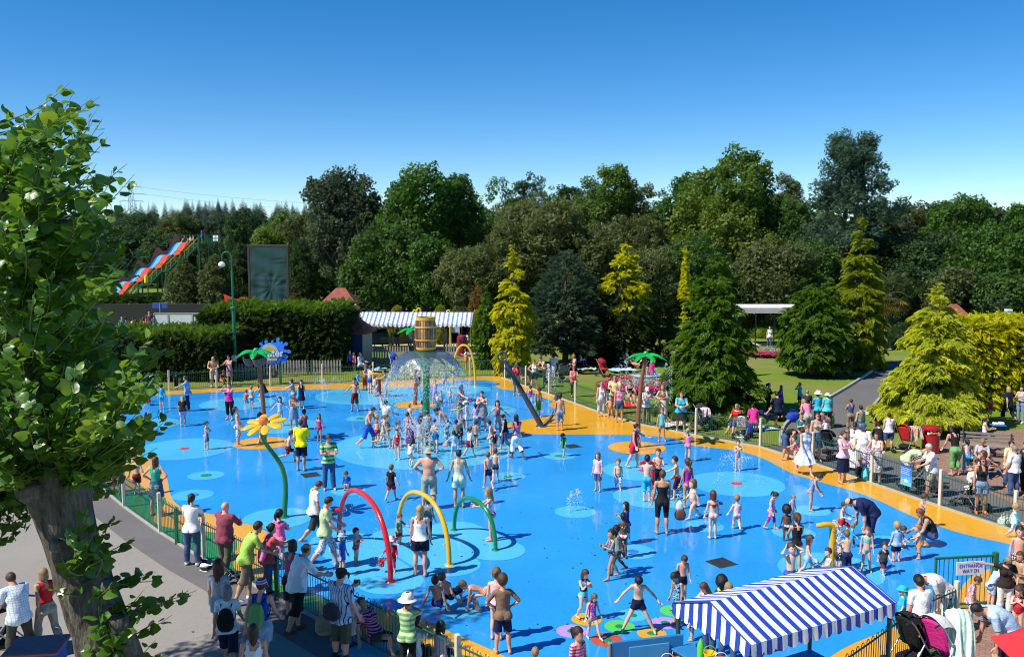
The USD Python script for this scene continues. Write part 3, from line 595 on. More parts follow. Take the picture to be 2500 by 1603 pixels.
# blue hut
hY=gp(870,886)[1];hx0,hx1=at(838,886,hY)[0],at(900,886,hY)[0]
hw=hx1-hx0;ht=thing('beach_hut','small blue boarded hut with a red-brown hipped roof','hut',loc=((hx0+hx1)/2,hY-.2,0),rz=-8)
M_HUTB=paint('hut_blue',(0.012,0.05,0.20),0.55,0.15,4.0);M_HUTC=paint('hut_cream',(0.42,0.40,0.33),0.6,0.12,4.0);M_ROOF=paint('roof_tiles',(0.27,0.075,0.05),0.85,0.35,3.0,0.6,25)
D_=2.0;H_=2.1
part(ht,'wall',box(hw,D_,H_,(0,0,H_/2)),M_HUTB)
for k in range(14):
 part(ht,'board',bevel(hw+.02,.025,.135,(0,-D_/2-.012,.08+k*.149),.008),M_HUTB);part(ht,'side_board',bevel(.025,D_+.02,.135,(hw/2+.012,0,.08+k*.149),.008),M_HUTC)
part(ht,'corner_trim',box(.07,.07,H_,(hw/2+.01,-D_/2-.01,H_/2)),M_HUTC)
ov=.28;rv=[(-hw/2-ov,-D_/2-ov,0),(hw/2+ov,-D_/2-ov,0),(hw/2+ov,D_/2+ov,0),(-hw/2-ov,D_/2+ov,0),(-.12,0,1.02),(.12,0,1.02)]
rm=trimesh.convex.convex_hull(np.array(rv+[(x,y,-.08)for x,y,z in rv[:4]]));rm.apply_translation((0,0,H_+.04));part(ht,'roof',rm,M_ROOF)
for k in range(7):
 z=k/7*1.0;s=1-z/1.04;part(ht,'tile_course',bevel(2*((hw/2+ov)*s+.12*(1-s)),.03,.03,(0,-(D_/2+ov)*s-.005,H_+.05+z),.008),M_ROOF)
 # long striped shade behind
sY=66.0;xl,xr=at(838,770,sY)[0],at(1155,770,sY)[0];sw=thing('shade_canopy','long blue and white striped shade awning beyond the barrel','awning',loc=((xl+xr)/2,sY,0),rz=-1.5)
SL=xr-xl;zt,zb=at(900,762,sY)[2],at(900,789,sY)[2]
SX=stripes('shade_stripes','x',0.33,(0.16,0.25,0.44),(0.78,0.78,0.78),.42)
V=[];F=[];n_=64
for i in range(n_+1):
 x=-SL/2+SL*i/n_
 for j,(y,z)in enumerate(((1.4,zt-.1),(0,zt),(-.7,(zt+zb)/2+.06),(-1.5,zb+.1),(-1.52,zb-.05-.1*abs(sin(i*PI/2))))):V.append((x,y,z-.03*sin(i*.7)*(j>1)))
 if i:
  for j in range(4):a=(i-1)*5+j;F+=[(a,a+5,a+6),(a,a+6,a+1)]
part(sw,'canopy',TM(np.array(V),np.array(F)),SX)
for k in range(6):
 x=-SL/2+.2+k*(SL-.4)/5;part(sw,'pole',tube([(x,-1.3,0),(x,-1.3,zb+.05)],.035,8),M_KDARK);part(sw,'rear_pole',tube([(x,1.3,0),(x,1.3,zt-.12)],.035,8),M_KDARK)
 # playground pieces under the awning
M_WOODG=paint('bench_grey',(0.22,0.19,0.16),0.85,0.25,8.0)
def bench(c,rz,label,w=1.5,m=None):
 t=thing('park_bench',label,'bench',loc=c,rz=rz);m=m or M_WOODG
 for k in range(4):part(t,'seat_slat',bevel(w,.09,.03,(0,-.18+k*.11,.44),.006),m)
 for k in range(3):part(t,'back_slat',bevel(w,.025,.09,(0,.24+.02*k,.56+k*.13),.006),m)
 for x in(-w/2+.1,w/2-.1):part(t,'bench_leg',cat([bevel(.05,.05,.44,(x,-.16,.22),.006),bevel(.05,.05,.9,(x,.2,.45),.006),bevel(.05,.45,.05,(x,0,.62),.006)]),M_KDARK)
 return t
bench((*gp(966,850)[:2],0),180,'grey slatted bench with two people, seen under the far awning',2.2)
ph=thing('toy_cabin','small playground cabin with a tan roof beside the blue hut','play cabin',loc=(*gp(928,848)[:2],0))
[part(ph,'cabin_wall',bevel(.12,1.2,1.5,(x,0,.75),.02),TOY['yellow'])for x in(-.8,.8)];part(ph,'cabin_back',bevel(1.6,.06,.9,(0,.5,.6),.02),TOY['blue'])
part(ph,'cabin_roof',trimesh.convex.convex_hull(np.array([(x,y,z)for x,z in((-1.1,1.5),(1.1,1.5),(.9,2.15),(-.9,2.15))for y in(-.7,.7)])),paint('tan_roof',(0.40,0.30,0.22),0.7))
pf=thing('climbing_frame','yellow and blue playground climbing frame right of the barrel','climbing frame',loc=(*gp(1098,836)[:2],0))
for x in(-1,1):
 for y in(-.6,.6):part(pf,'frame_post',tube([(x,y,0),(x,y,2.2)],.06,10),TOY['black'])
part(pf,'play_panel',bevel(1.7,.06,1.3,(0,-.6,1.5),.03),paint('pale_blue_panel',(0.30,0.48,0.66),0.4));part(pf,'panel_roof',bevel(1.9,.9,.12,(0,-.2,2.12),.04),TOY['yellow'])
part(pf,'chute',tube(spline([(-1,-.3,1.3),(-1.6,-.5,.8),(-2.3,-.6,.25)],10),.22,10),TOY['yellow'])
part(pf,'tube_tower',lathe([(.35,0),(.35,2.0),(.05,2.6)],16,(2.0,0,0)),paint('tube_red',(0.35,0.09,0.03),0.5))
for px,lab in((1027,'leftmost yellow crook-topped pole above the far awning'),(1017,'second yellow crook-topped pole above the far awning'),(1099,'rightmost yellow crook-topped pole above the far awning')):
 b_=at(px,760,69.0);zt_=at(px,{1027:752,1017:757,1099:757}[px],69)[2]
 solo('crook_pole',tube([(b_[0],69,0),(b_[0],69,zt_-.2),(b_[0]-.04,69,zt_-.04),(b_[0]-.14,69,zt_),(b_[0]-.24,69,zt_-.06),(b_[0]-.27,69,zt_-.22)],.07,8),TOY['yellow'],lab,'pole')
rb=thing('litter_bin','tall maroon bin behind the far yellow arch','litter bin',loc=(*gp(1128,868)[:2],0))
part(rb,'bin_body',lathe([(.0,0),(.34,0),(.36,1.25),(.30,1.42),(0.0,1.48)],24),paint('bin_maroon',(0.22,0.012,0.035),0.35,0.1),smooth=40)
part(rb,'bin_opening',bevel(.36,.06,.18,(0,-.34,1.1),.03),TOY['black'])
# green play screen
scY=66.0;sxl,sxr,szt=at(606,600,scY)[0],at(702,600,scY)[0],at(606,600,scY)[2];tw=sxr-sxl
ts=thing('tarpaulin_screen','tall dark frame hung with a creased green tarpaulin above the hedge','tarpaulin screen',loc=((sxl+sxr)/2,scY,0),rz=-4)
M_FRAME=paint('frame_brown',(0.04,0.028,0.025),0.7)
for s in(-1,1):part(ts,'frame_post',bevel(.17,.2,szt,(s*tw/2,0,szt/2),.02),M_FRAME)
part(ts,'frame_beam',bevel(tw+.25,.2,.2,(0,0,szt),.02),M_FRAME)
N_=48;xs=np.linspace(-tw/2+.12,tw/2-.1,N_);zs=np.linspace(2.6,szt-.12,N_);X,Z=np.meshgrid(xs,zs,indexing='ij')
rad=np.arctan2(X-.2,Z-4.6);dd=np.hypot(X-.2,Z-4.6)
Yt=-.10+.018*np.sin(rad*11)*np.exp(-((dd-.7)/.9)**2)+.02*np.sin(Z*5+X*2)+.03*np.sin(X*6)*(Z<5.6)-.03*(abs(Z-5.2)<.05)+.03*np.exp(-((X-.9)**2+(Z-6.6)**2)/.12)*np.sin(Z*20)
idx=np.arange(N_*N_).reshape(N_,N_);Fq=np.stack([idx[:-1,:-1],idx[1:,:-1],idx[1:,1:],idx[:-1,1:]],-1).reshape(-1,4)
part(ts,'tarpaulin',(np.c_[X.ravel(),Yt.ravel(),Z.ravel()],Fq),paint('tarp_green',(0.016,0.055,0.050),0.40,0.2,2.0),smooth=True)
# red chevron of a ride
rc_=at(547,719,74.0);re=at(598,722,74.0)
pg=Polygon([(0,.55),(1.0,.12),(1.75,.38),(1.75,-.2),(1.05,-.55),(.1,-.12)])
cs_=thing('ride_chevron','bright red chevron board of a ride above the hedge by the lamp','ride sign',loc=(rc_[0],74.0,0))
m=trimesh.creation.extrude_polygon(pg,.12,engine='earcut');m.apply_transform(ROT(PI/2,[1,0,0]));m.apply_translation((0,0,rc_[2]-.5));part(cs_,'chevron',m,paint('ride_red',(0.75,0.035,0.02),0.4))
for x in(.35,1.4):part(cs_,'support',bevel(.1,.1,rc_[2]-.6,(x,.1,(rc_[2]-.6)/2),.01),M_GPOST)
# lamp post
lb=gp(575,926);lt=thing('street_lamp','green swan-neck lamp post with a white globe before the hedge','lamp post',loc=lb)
Zl=lambda y:at(575,y,lb[1])[2]
part(lt,'lamp_pole',cat([tube([(0,0,0),(0,0,Zl(752))],.105,12),tube([(0,0,Zl(752)),(-.03,0,Zl(660))],.065,12)]),M_GPOST,smooth=50)
part(lt,'lamp_collar',lathe([(.13,Zl(756)),(.18,Zl(754)),(.18,Zl(750)),(.09,Zl(747))],14),M_GPOST)
r_l=.28;zc=Zl(627)
part(lt,'swan_neck',tube([(-.03,0,Zl(662)),(-.03,0,zc)]+[(-.03-r_l+r_l*cos(x),0,zc+r_l*sin(x))for x in np.linspace(.2,PI,10)]+[(-.03-2*r_l,0,Zl(640))],.035,8),M_GPOST,smooth=60)
part(lt,'lamp_globe',lathe([(.05,Zl(638)),(.16,Zl(641)),(.21,Zl(646)),(.17,Zl(650)),(.0,Zl(652))][::-1],18,(-.03-2*r_l,0,0)),paint('lamp_white',(0.78,0.78,0.78),0.25),smooth=60)
part(lt,'plate',bevel(.3,.03,.34,(0,-.15,Zl(873)),.01),M_SIGNWHITE)
# water sign
wb0,wb1=gp(634,939.5),gp(686,937);wY=(wb0[1]+wb1[1])/2
ws=thing('splash_sign','splash-shaped blue sign reading Water Kingdom on two green posts','sign')
for w_ in(wb0,wb1):part(ws,'sign_post',bevel(.13,.13,at(686,868,wY)[2],(w_[0],wY+.1,at(686,868,wY)[2]/2),.015),M_GPOST)
def sp(tx,ty,dy=0.0):
 return at(590+tx/18.477,820+ty/18.477,wY+dy)
rn=random.Random(5);base=[sp(700,1080),sp(1000,1200),sp(1350,1225),sp(1600,1170),sp(1750,1000),sp(1850,700),sp(1880,480),sp(1700,330),sp(1450,330),sp(1200,330),sp(980,440),sp(800,600),sp(680,850)]
body=Polygon([(p[0],p[2])for p in base]).buffer(.06).buffer(-.03)
for(ax,ay),(bx,by),r in[((1600,450),(1640,150),.085),((1450,400),(1390,240),.05),((1850,420),(2010,350),.085),((1800,420),(1820,290),.05),((1750,450),(1700,300),.06),((1800,640),(2140,700),.09),((1800,900),(2000,930),.10),((1700,1000),(1920,1120),.11),((1550,1100),(1640,1160),.10),((1400,1150),(1420,1250),.07),((1150,420),(1110,250),.075),((1000,480),(880,350),.07)]:
 p,q_=sp(ax,ay),sp(bx,by);body=body.union(LineString([(p[0],p[2]),(q_[0],q_[2])]).buffer(r*.55)).union(Point(q_[0],q_[2]).buffer(r))
body=body.buffer(-.03).buffer(.05)
def plate(poly,y0,th):
 ms=[]
 for g_ in getattr(poly,'geoms',[poly]):
  m=trimesh.creation.extrude_polygon(g_,th,engine='earcut');m.apply_transform(ROT(PI/2,[1,0,0]));m.apply_translation((0,y0,0));ms.append(m)
 return cat(ms)
part(ws,'splash_board',plate(body,wY,.06),paint('splash_blue',(0.03,0.20,0.72),0.35,0.25,2.5))
ctr=sp(1330,780);cx_,cz_=ctr[0],ctr[2];rx_=(sp(1700,780)-sp(960,780))[0]/2;rz_=(sp(1330,340)-sp(1330,1200))[2]/2
def ell(k):
 a=np.linspace(0,2*np.pi,48,endpoint=False);return Polygon(np.c_[cx_-.08+rx_*k*1.12*np.cos(a),cz_+rz_*k*np.sin(a)])
for k,col,nm in((1.0,(0.35,0.60,0.45),'pale_green'),(.93,(0.32,0.20,0.50),'mauve'),(.86,(0.60,0.52,0.14),'straw'),(.74,(0.45,0.36,0.10),'ochre')):
 part(ws,'emblem_ring',plate(ell(k),wY-.06-(1-k)*.1,.02),paint('emblem_'+nm,col,0.4,.15,6))
M_LET=paint('letter_white',(0.60,0.68,0.82),0.35);M_LETD=paint('letter_blue',(0.03,0.09,0.22),0.4)
for txt,x0,yb,hh,wtar in(('Water',800,905,345,1090),('KINGDOM',960,1085,100,650)):
 p=sp(x0,yb);wid=(sp(x0+wtar,yb)-p)[0];h_=(sp(x0,yb-hh*.78)-p)[2]
 for dz_,mm,oy,bold in((-.025,M_LETD,-.115,True),(0,M_LET,-.13,True)):
  m=meshkit.text_mesh(txt,h_,.03,bold);m.apply_scale((wid/(m.bounds[1][0]-m.bounds[0][0]),1,1));m.apply_transform(ROT(PI/2,[1,0,0]));m.apply_translation((p[0]+(.02 if dz_ else 0),wY+oy,p[2]+dz_))
  part(ws,'lettering',m,mm)
  # wavy slide
M_LB,M_DB=paint('slide_light_blue',(0.10,0.46,0.80),0.3),paint('slide_dark_blue',(0.015,0.10,0.45),0.3)
M_SR=paint('slide_red',(0.70,0.07,0.035),0.3);M_MAUVE=paint('slide_mauve',(0.42,0.075,0.10),0.45);M_OCH=paint('slide_ochre',(0.36,0.14,0.02),0.5);M_SBR=paint('slide_brown',(0.20,0.05,0.03),0.5);M_STY=paint('stair_yellow',(0.50,0.27,0.03),0.5);M_STG=paint('stair_green',(0.01,0.13,0.055),0.5)
T0=at(439,592,128.0);RD=np.array([-.62,-.785,0]);CD=np.array([.785,-.62,0])
LRUN=11.2;DROP=T0[2]-0.9
def prof(s):
 k=s*4;i=m_floor(k);f=k-i
 return T0[2]-DROP*(i+(f**1.0-0.21*sin(2*PI*f)*1.0))/4 if s<1 else T0[2]-DROP
SS=np.linspace(0,1,61);PR=np.array([prof(s)for s in SS])
ws_=thing('wavy_slide','big wavy fairground slide with blue and red lanes and green stairs','slide')
def ribbon(c0,c1,z0f,z1f,thick=None):
 V=[];F=[]
 for s,z in zip(SS,PR):
  b0=T0+RD*LRUN*s;V+=[(*(b0+CD*c0)[:2],z0f(s,z)),(*(b0+CD*c1)[:2],z1f(s,z))]
 for i in range(60):a=i*2;F+=[(a,a+2,a+3),(a,a+3,a+1)]
 return TM(np.array(V),np.array(F))
for k,mm in enumerate([M_DB,M_LB,M_LB,M_SR,M_SR,M_SR]):
 c0=k*.5;part(ws_,'lane',ribbon(c0+.02,c0+.48,lambda s,z:z,lambda s,z:z),mm,smooth=True)
 part(ws_,'lane_ridge',ribbon(c0+.48,c0+.52,lambda s,z:z+.07,lambda s,z:z+.07),M_DB if k<3 else M_SBR)
def crest(s):f=(s*4+.25)%1.0;return .45+.75*max(0,1-abs(f-.5)*2.6)
part(ws_,'far_wall',ribbon(-.02,-.06,lambda s,z:z-.3,lambda s,z:z+crest(s)),M_MAUVE);part(ws_,'far_wall_band',ribbon(0.0,-.02,lambda s,z:z,lambda s,z:z+crest(s)*.55),M_OCH)
part(ws_,'near_wall',ribbon(3.04,3.08,lambda s,z:z+.06,lambda s,z:z-.25),M_SBR);part(ws_,'near_wall_band',ribbon(3.09,3.11,lambda s,z:z-.2,lambda s,z:z-.6),M_OCH)
part(ws_,'underside',ribbon(0,3.03,lambda s,z:z-.25,lambda s,z:z-.25),M_SBR)
def srun(s,c):p=T0+RD*LRUN*s+CD*c;return p
for i in range(4):
 s0,s1,s2=i/4,i/4+.17,(i+1)/4;za=T0[2]-DROP*i/4;zb_=T0[2]-DROP*(i+1)/4
 for k in range(9):
  f=k/8;p=srun(s0+(s1-s0)*f,3.9);part(ws_,'step',moved(box(.30,1.0,.05),(p[0],p[1],za+(zb_-za)*f-.35),atan2(RD[1],RD[0])),M_STG)
 p,q2=srun(s1,3.9),srun(s2,3.9);part(ws_,'landing',moved(box(np.linalg.norm(q2-p),1.05,.1),(*((p+q2)/2)[:2],zb_-.4),atan2(RD[1],RD[0])),M_STG)
 for c in(3.4,4.42):
  a_,b__,c_=srun(s0,c),srun(s1,c),srun(s2,c)
  part(ws_,'stair_stringer',tube([(*a_[:2],za-.4),(*b__[:2],zb_-.45),(*c_[:2],zb_-.45)],.08,6),M_STG)
  part(ws_,'handrail',tube([(*a_[:2],za+.6),(*b__[:2],zb_+.6),(*c_[:2],zb_+.6)],.05,6),M_STY)
  for s in np.linspace(s0,s2,5)[:-1]:p=srun(s,c);zz_=za+(zb_-za)*min(1,(s-s0)/.17);part(ws_,'baluster',tube([(*p[:2],zz_-.4),(*p[:2],zz_+.6)],.03,5),M_STY)
 for c in(.3,2.8,3.9):
  p=srun(s2-.03,c);part(ws_,'support',tube([(*p[:2],0),(*p[:2],zb_-.4)],.1,8),M_STG)
pd=T0-RD*1.6+CD*2.2;part(ws_,'deck',moved(box(3.6,5.4,.15),(pd[0],pd[1],T0[2]-.1),atan2(RD[1],RD[0])),M_STG)
for(u,w)in[(0.2,-.4),(-1.4,-.4),(-3.3,-.4),(-3.3,1.2),(-3.3,3),(-3.3,4.8),(-1.4,4.8),(.2,4.8)]:
 p=T0+RD*u+CD*w;part(ws_,'deck_post',tube([(*p[:2],0),(*p[:2],T0[2]+1.15)],.07,8),M_STG)
def dk(u,w,z):p=T0+RD*u+CD*w;return(p[0],p[1],T0[2]+z)
for z in(.6,1.12):part(ws_,'deck_rail',tube([dk(.2,-.4,z),dk(-3.3,-.4,z),dk(-3.3,4.8,z),dk(.2,4.8,z)],.045,6),M_STG)
for k in range(9):part(ws_,'deck_baluster',tube([dk(-3.3,-.2+k*.6,0),dk(-3.3,-.2+k*.6,1.1)],.02,5),M_STG)
for k in range(2):part(ws_,'white_panel',moved(box(.05,.55,.8),dk(-3.36,3.3+k*.7,.65),atan2(RD[1],RD[0])),M_SIGNWHITE)
yt=thing('yellow_post','round-topped yellow post on the stairs of the wavy slide','post',loc=at(357,690,117))
part(yt,'post_body',lathe([(0.0,0),(.26,0),(.26,.75),(.18,.95),(0,1.0)],16),TOY['yellow'],smooth=40)
# white barrier and screens near the slide
bY=69.0;bl,br=at(376,765,bY),at(492,765,bY);wbz=at(376,792,bY)[2]
wbt=thing('white_barrier','long white panelled barrier with grey frame beyond the left hedge','barrier',loc=(bl[0],bY,0))
Lb=br[0]-bl[0]
for i,(f0,f1)in enumerate(((0,.30),(.31,.81),(.82,1.0))):part(wbt,'panel',bevel(Lb*(f1-f0)-.1,.06,bl[2]-wbz-.1,(Lb*(f0+f1)/2,0,(bl[2]+wbz)/2-.03),.01),paint('barrier_white',(0.60,0.62,0.60),0.5))
part(wbt,'frame',cat([bevel(Lb,.1,.1,(Lb/2,0,bl[2]),.01)]+[bevel(.09,.1,bl[2],(Lb*f,-.01,bl[2]/2),.01)for f in(0,.305,.815,1)]),paint('frame_grey',(0.28,0.29,0.28),0.5))
part(wbt,'green_net',bevel(Lb,.4,.3,(Lb/2,-.3,wbz-.1),.1),paint('net_green',(0.03,0.22,0.14),0.8,0.3,6,0.5))
q=at(430,753,78);solo('dark_hoarding',bevel(14,.15,q[2]+.4,(q[0]-3.5,78,(q[2]+.4)/2),.02),paint('hoarding_dark',(0.014,0.018,0.014),0.8),'dark green hoarding behind the white barrier','hoarding')
q=at(391,746,73);bs=thing('blue_ride_sign','small blue board on a pale post beneath the wavy slide','sign',loc=(q[0],73,0));part(bs,'sign_board',bevel(1.25,.08,.42,(0,0,q[2]),.02),paint('sign_deep_blue',(0.03,0.07,0.35),0.5));part(bs,'sign_pole',tube([(0,-.06,0),(0,-.06,q[2]+.2)],.05,8),paint('sign_pole_blue',(0.12,0.3,0.55),0.5))
# tiled hut roofs far off
def hiproof(px,py,hwpx,hpx,Y,label):
 c=at(px,py,Y);w=hwpx*Y/FOCAL_PX;h=hpx*Y/FOCAL_PX;t=thing('tiled_pavilion',label,'pavilion',loc=(c[0],Y+w,0))
 part(t,'roof',trimesh.convex.convex_hull(np.array([(x*w,y*w,c[2]-h)for x in(-1,1)for y in(-1,1)]+[(-.25*w,0,c[2]),(.25*w,0,c[2])])),M_ROOF)
 part(t,'wall',box(1.6*w,1.6*w,c[2]-h,(0,0,(c[2]-h)/2)),paint('pavilion_wall',(0.30,0.28,0.26),0.8))
 for s in(-1,1):part(t,'gutter',box(2*w,.08,.08,(0,s*w,c[2]-h-.02)),M_SIGNWHITE)
hiproof(823,705,46,38,72,'pavilion with a lichened red tiled roof peeping above the tall hedge')
hiproof(2345,744,34,34,64,'red-brown roofed pavilion behind the golden hedge on the right')
# flat white canopy roof beyond the green conifers
q0,q1=at(1800,751,68),at(1965,752,68)
fs=thing('flat_shelter','long flat white shelter roof between the two green conifers','shelter',loc=((q0[0]+q1[0])/2,69.5,0));Lf=q1[0]-q0[0]
part(fs,'roof',bevel(Lf,3.0,.12,(0,0,q0[2]),.02),paint('shelter_white',(0.75,0.75,0.75),0.5));part(fs,'fascia',bevel(Lf+.05,.06,.36,(0,-1.5,q0[2]-.25),.01),paint('shelter_grey',(0.42,0.42,0.42),0.5))
for k in range(4):part(fs,'column',tube([(-Lf/2+.4+k*(Lf-.8)/3,0,0),(-Lf/2+.4+k*(Lf-.8)/3,0,q0[2])],.06,8),M_KDARK)
q=at(2462,757,60);gl_=thing('park_lantern','pale square lantern on a dark post behind the golden hedge','lantern',loc=(q[0],60,0));part(gl_,'lantern_head',cat([bevel(.4,.4,.14,(0,0,q[2]),.02),bevel(.34,.34,.2,(0,0,q[2]-.18),.02),bevel(.26,.26,.14,(0,0,q[2]-.36),.02)]),paint('lantern_pale',(0.62,0.68,0.62),0.5));part(gl_,'lantern_post',tube([(0,0,0),(0,0,q[2]-.4)],.1,8),M_KDARK)
q=gp(2156,855);sp_=lathe([(0,0),(.28,0),(.22,.3),(.26,.6),(.2,1.0),(.22,1.4),(.12,1.75),(0,1.8)],12,tuple(q));sp_.vertices+=.05*np.sin(sp_.vertices[:,[1,2,0]]*17)
solo('stone_ornament',sp_,paint('pale_stone',(0.40,0.36,0.30),0.9,0.3,5,0.6),'pale rough stone ornament behind the tall golden conifer','ornament')
# pylon on the horizon
q=at(319,452,260);qb=at(319,500,260);py_=thing('power_pylon','faint lattice power pylon on the skyline at the left','pylon',loc=(q[0],260,0));Hp=q[2];M_PYL=paint('pylon_grey',(0.22,0.24,0.26),0.5)
def pw(z):return 0.35+2.0*(1-z/Hp)**1.3
zs_=np.linspace(0,Hp,12);part(py_,'lattice',cat([tube([(sx_*pw(z),sy_*pw(z),z)for z in zs_],.06,4)for sx_ in(-1,1)for sy_ in(-1,1)]+[tube([(s*pw(zs_[i]),-pw(zs_[i]),zs_[i]),(-s*pw(zs_[i+1]),-pw(zs_[i+1]),zs_[i+1])],.05,4)for i in range(11)for s in(-1,1)]),M_PYL)
for dz_,w in((.6,3.2),(2.6,4.4),(4.6,3.6)):part(py_,'cross_arm',tube([(-w,0,Hp-dz_),(0,0,Hp-dz_+.35),(w,0,Hp-dz_)],.09,4),M_PYL)
for dz_,w in((.6,3.2),(2.6,4.4)):solo('power_line',tube([(q[0]+w+s*140,260+s*20,Hp-dz_+9.5*((s-.5)**2*4-1)*.5)for s in np.linspace(0,1,16)],.03,4),M_PYL,('upper' if w<4 else 'lower')+' thin power line running right from the far pylon','power line')
# flower beds with little rails
M_PINK=leafmat('petal_pink',(0.55,0.03,0.10),(0.75,0.10,0.20),.25);M_SILV=leafmat('silver_leaf',(0.32,0.34,0.30),(0.48,0.50,0.46),.2)
def tuft(n,seed,s=.05):
 r=np.random.default_rng(seed);V=[];F=[]
 for i in range(n):
  p=r.normal(0,.06,3);p[2]=abs(p[2])+.03;a=r.uniform(0,6.28);d=np.array([cos(a),sin(a),r.uniform(-.2,.5)])*s;e=np.array([-sin(a),cos(a),.3])*s*.7
  V+=[p-d,p+e,p+d,p-e];F+=[(4*i,4*i+1,4*i+2),(4*i,4*i+2,4*i+3)]
 return TM(np.array(V),np.array(F))
def scatter(parent,name,protos,mats,pos,scales,rots,kind='stuff',label=None):
 """Many clumps as one part: a PointInstancer whose prototypes lie under it. rots: quaternions (w, x, y, z)."""
 base=str(parent.GetPath());pth=base+'/'+numbered(base,name)
 pi=UsdGeom.PointInstancer.Define(stage,pth);rel=[]
 for i,(m,mm)in enumerate(zip(protos,mats)):
  pr=usdkit.mesh(stage,f'{pth}/clump'+(f'_{i:03d}' if i else ''),m,mm);pr.CreateDoubleSidedAttr(True);rel.append(pr.GetPath())
 pi.CreatePrototypesRel().SetTargets(rel)
 n=len(pos);rg=np.random.default_rng(n+7)
 pi.CreateProtoIndicesAttr(Vt.IntArray.FromNumpy(rg.integers(0,len(protos),n).astype(np.int32)))
 pi.CreatePositionsAttr(Vt.Vec3fArray.FromNumpy(np.asarray(pos,np.float32)))
 sc=np.asarray(scales,np.float32);sc=np.repeat(sc[:,None],3,1)if sc.ndim==1 else sc
 pi.CreateScalesAttr(Vt.Vec3fArray.FromNumpy(sc))
 pi.CreateOrientationsAttr(Vt.QuathArray([Gf.Quath(float(a),float(b_),float(c),float(d))for a,b_,c,d in rots]))
 return tag(pi.GetPrim(),label,kind=kind)
def zquat(a):return np.c_[np.cos(a/2),0*a,0*a,np.sin(a/2)]
def flowerbed(px,py,rx,ry,label,seed):
 c=gp(px,py);t=thing('flower_bed',label,'flower bed',loc=c);rg=np.random.default_rng(seed)
 part(t,'soil',lathe([(0,.12),(.8,.10),(1.0,0)][::-1],32).apply_scale((rx,ry,1)),paint('soil',(0.10,0.06,0.04),.95))
 n=420;a=rg.uniform(0,6.28,n);r=np.sqrt(rg.uniform(.28,1,n));P=np.c_[rx*r*np.cos(a),ry*r*np.sin(a),.12+.14*(1-r)]
 scatter(t,'pink_flowers',[tuft(26,s)for s in(1,2)],[M_PINK]*2,P,rg.uniform(.9,1.7,n),zquat(rg.uniform(0,6,n)))
 n=220;a=rg.uniform(0,6.28,n);r=np.sqrt(rg.uniform(0,.34,n));P=np.c_[rx*r*np.cos(a),ry*r*np.sin(a),.2+.2*(1-r)]
 scatter(t,'silver_foliage',[tuft(26,s)for s in(3,4)],[M_SILV]*2,P,rg.uniform(.55,1.0,n),zquat(rg.uniform(0,6,n)))
 part(t,'edging_rail',tube([(rx*1.06*cos(x),ry*1.06*sin(x),.28)for x in np.linspace(0,6.283,33)],.02,5,False),M_KDARK)
 for x in np.linspace(0,6.283,13)[:-1]:part(t,'rail_peg',tube([(rx*1.06*cos(x),ry*1.06*sin(x),0),(rx*1.06*cos(x),ry*1.06*sin(x),.3)],.02,5),M_KDARK)
 return t
flowerbed(1876,868,1.75,1.55,'round bed of pink flowers and silver foliage on the lawn between the green conifers',1)
flowerbed(1560,950,2.2,1.9,'bed of pink and silver flowers behind the right-hand model palm',2)
hr=[gp(1490,955),gp(1530,945),gp(1575,935)];t=thing('hand_rail','dark low metal handrail rising beside the pink flower bed','handrail')
part(t,'rail',tube([(p[0],p[1],.75)for p in hr],.03,6),M_KDARK)
for p in hr:part(t,'upright',tube([(p[0],p[1],0),(p[0],p[1],.75)],.025,6),M_KDARK)
# red litter bin by the golden conifer
b2=gp(*tp('Q',945,955));t=thing('litter_bin','round red litter bin stuffed with rubbish under the golden conifer','litter bin',loc=b2,scale=.78)
part(t,'bin_body',lathe([(.0,0),(.40,0),(.41,0.9),(.41,.92)],28),paint('bin_red',(0.33,0.012,0.02),0.3,0.1,coat=.3),smooth=40)
part(t,'bin_lid',lathe([(.41,1.12),(.41,1.22),(.30,1.32),(0,1.35)],28),paint('bin_red',None),smooth=40)
part(t,'bin_pillar',cat([bevel(.3,.05,.24,(x,y,1.02),.01,rz)for x,y,rz in((-.38,.05,1.57),(.38,.05,1.57),(0,.39,0))]),paint('bin_red',None))
rr=random.Random(2);part(t,'rubbish',cat([ICO(1,rr.uniform(.06,.1)).apply_translation((rr.uniform(-.25,.25),rr.uniform(-.3,-.15),1.0+rr.uniform(-.05,.04)))for _ in range(8)]),TOY['white'])
part(t,'orange_wrapper',cat([ICO(1,.08).apply_translation((rr.uniform(-.2,.2),-.32,1.0))for _ in range(4)]),TOY['orange'])
bench((*gp(*tp('Z',1480,800))[:2],0),-20,'dark slatted bench on the brick path where a woman sits',1.8,M_WOODG)
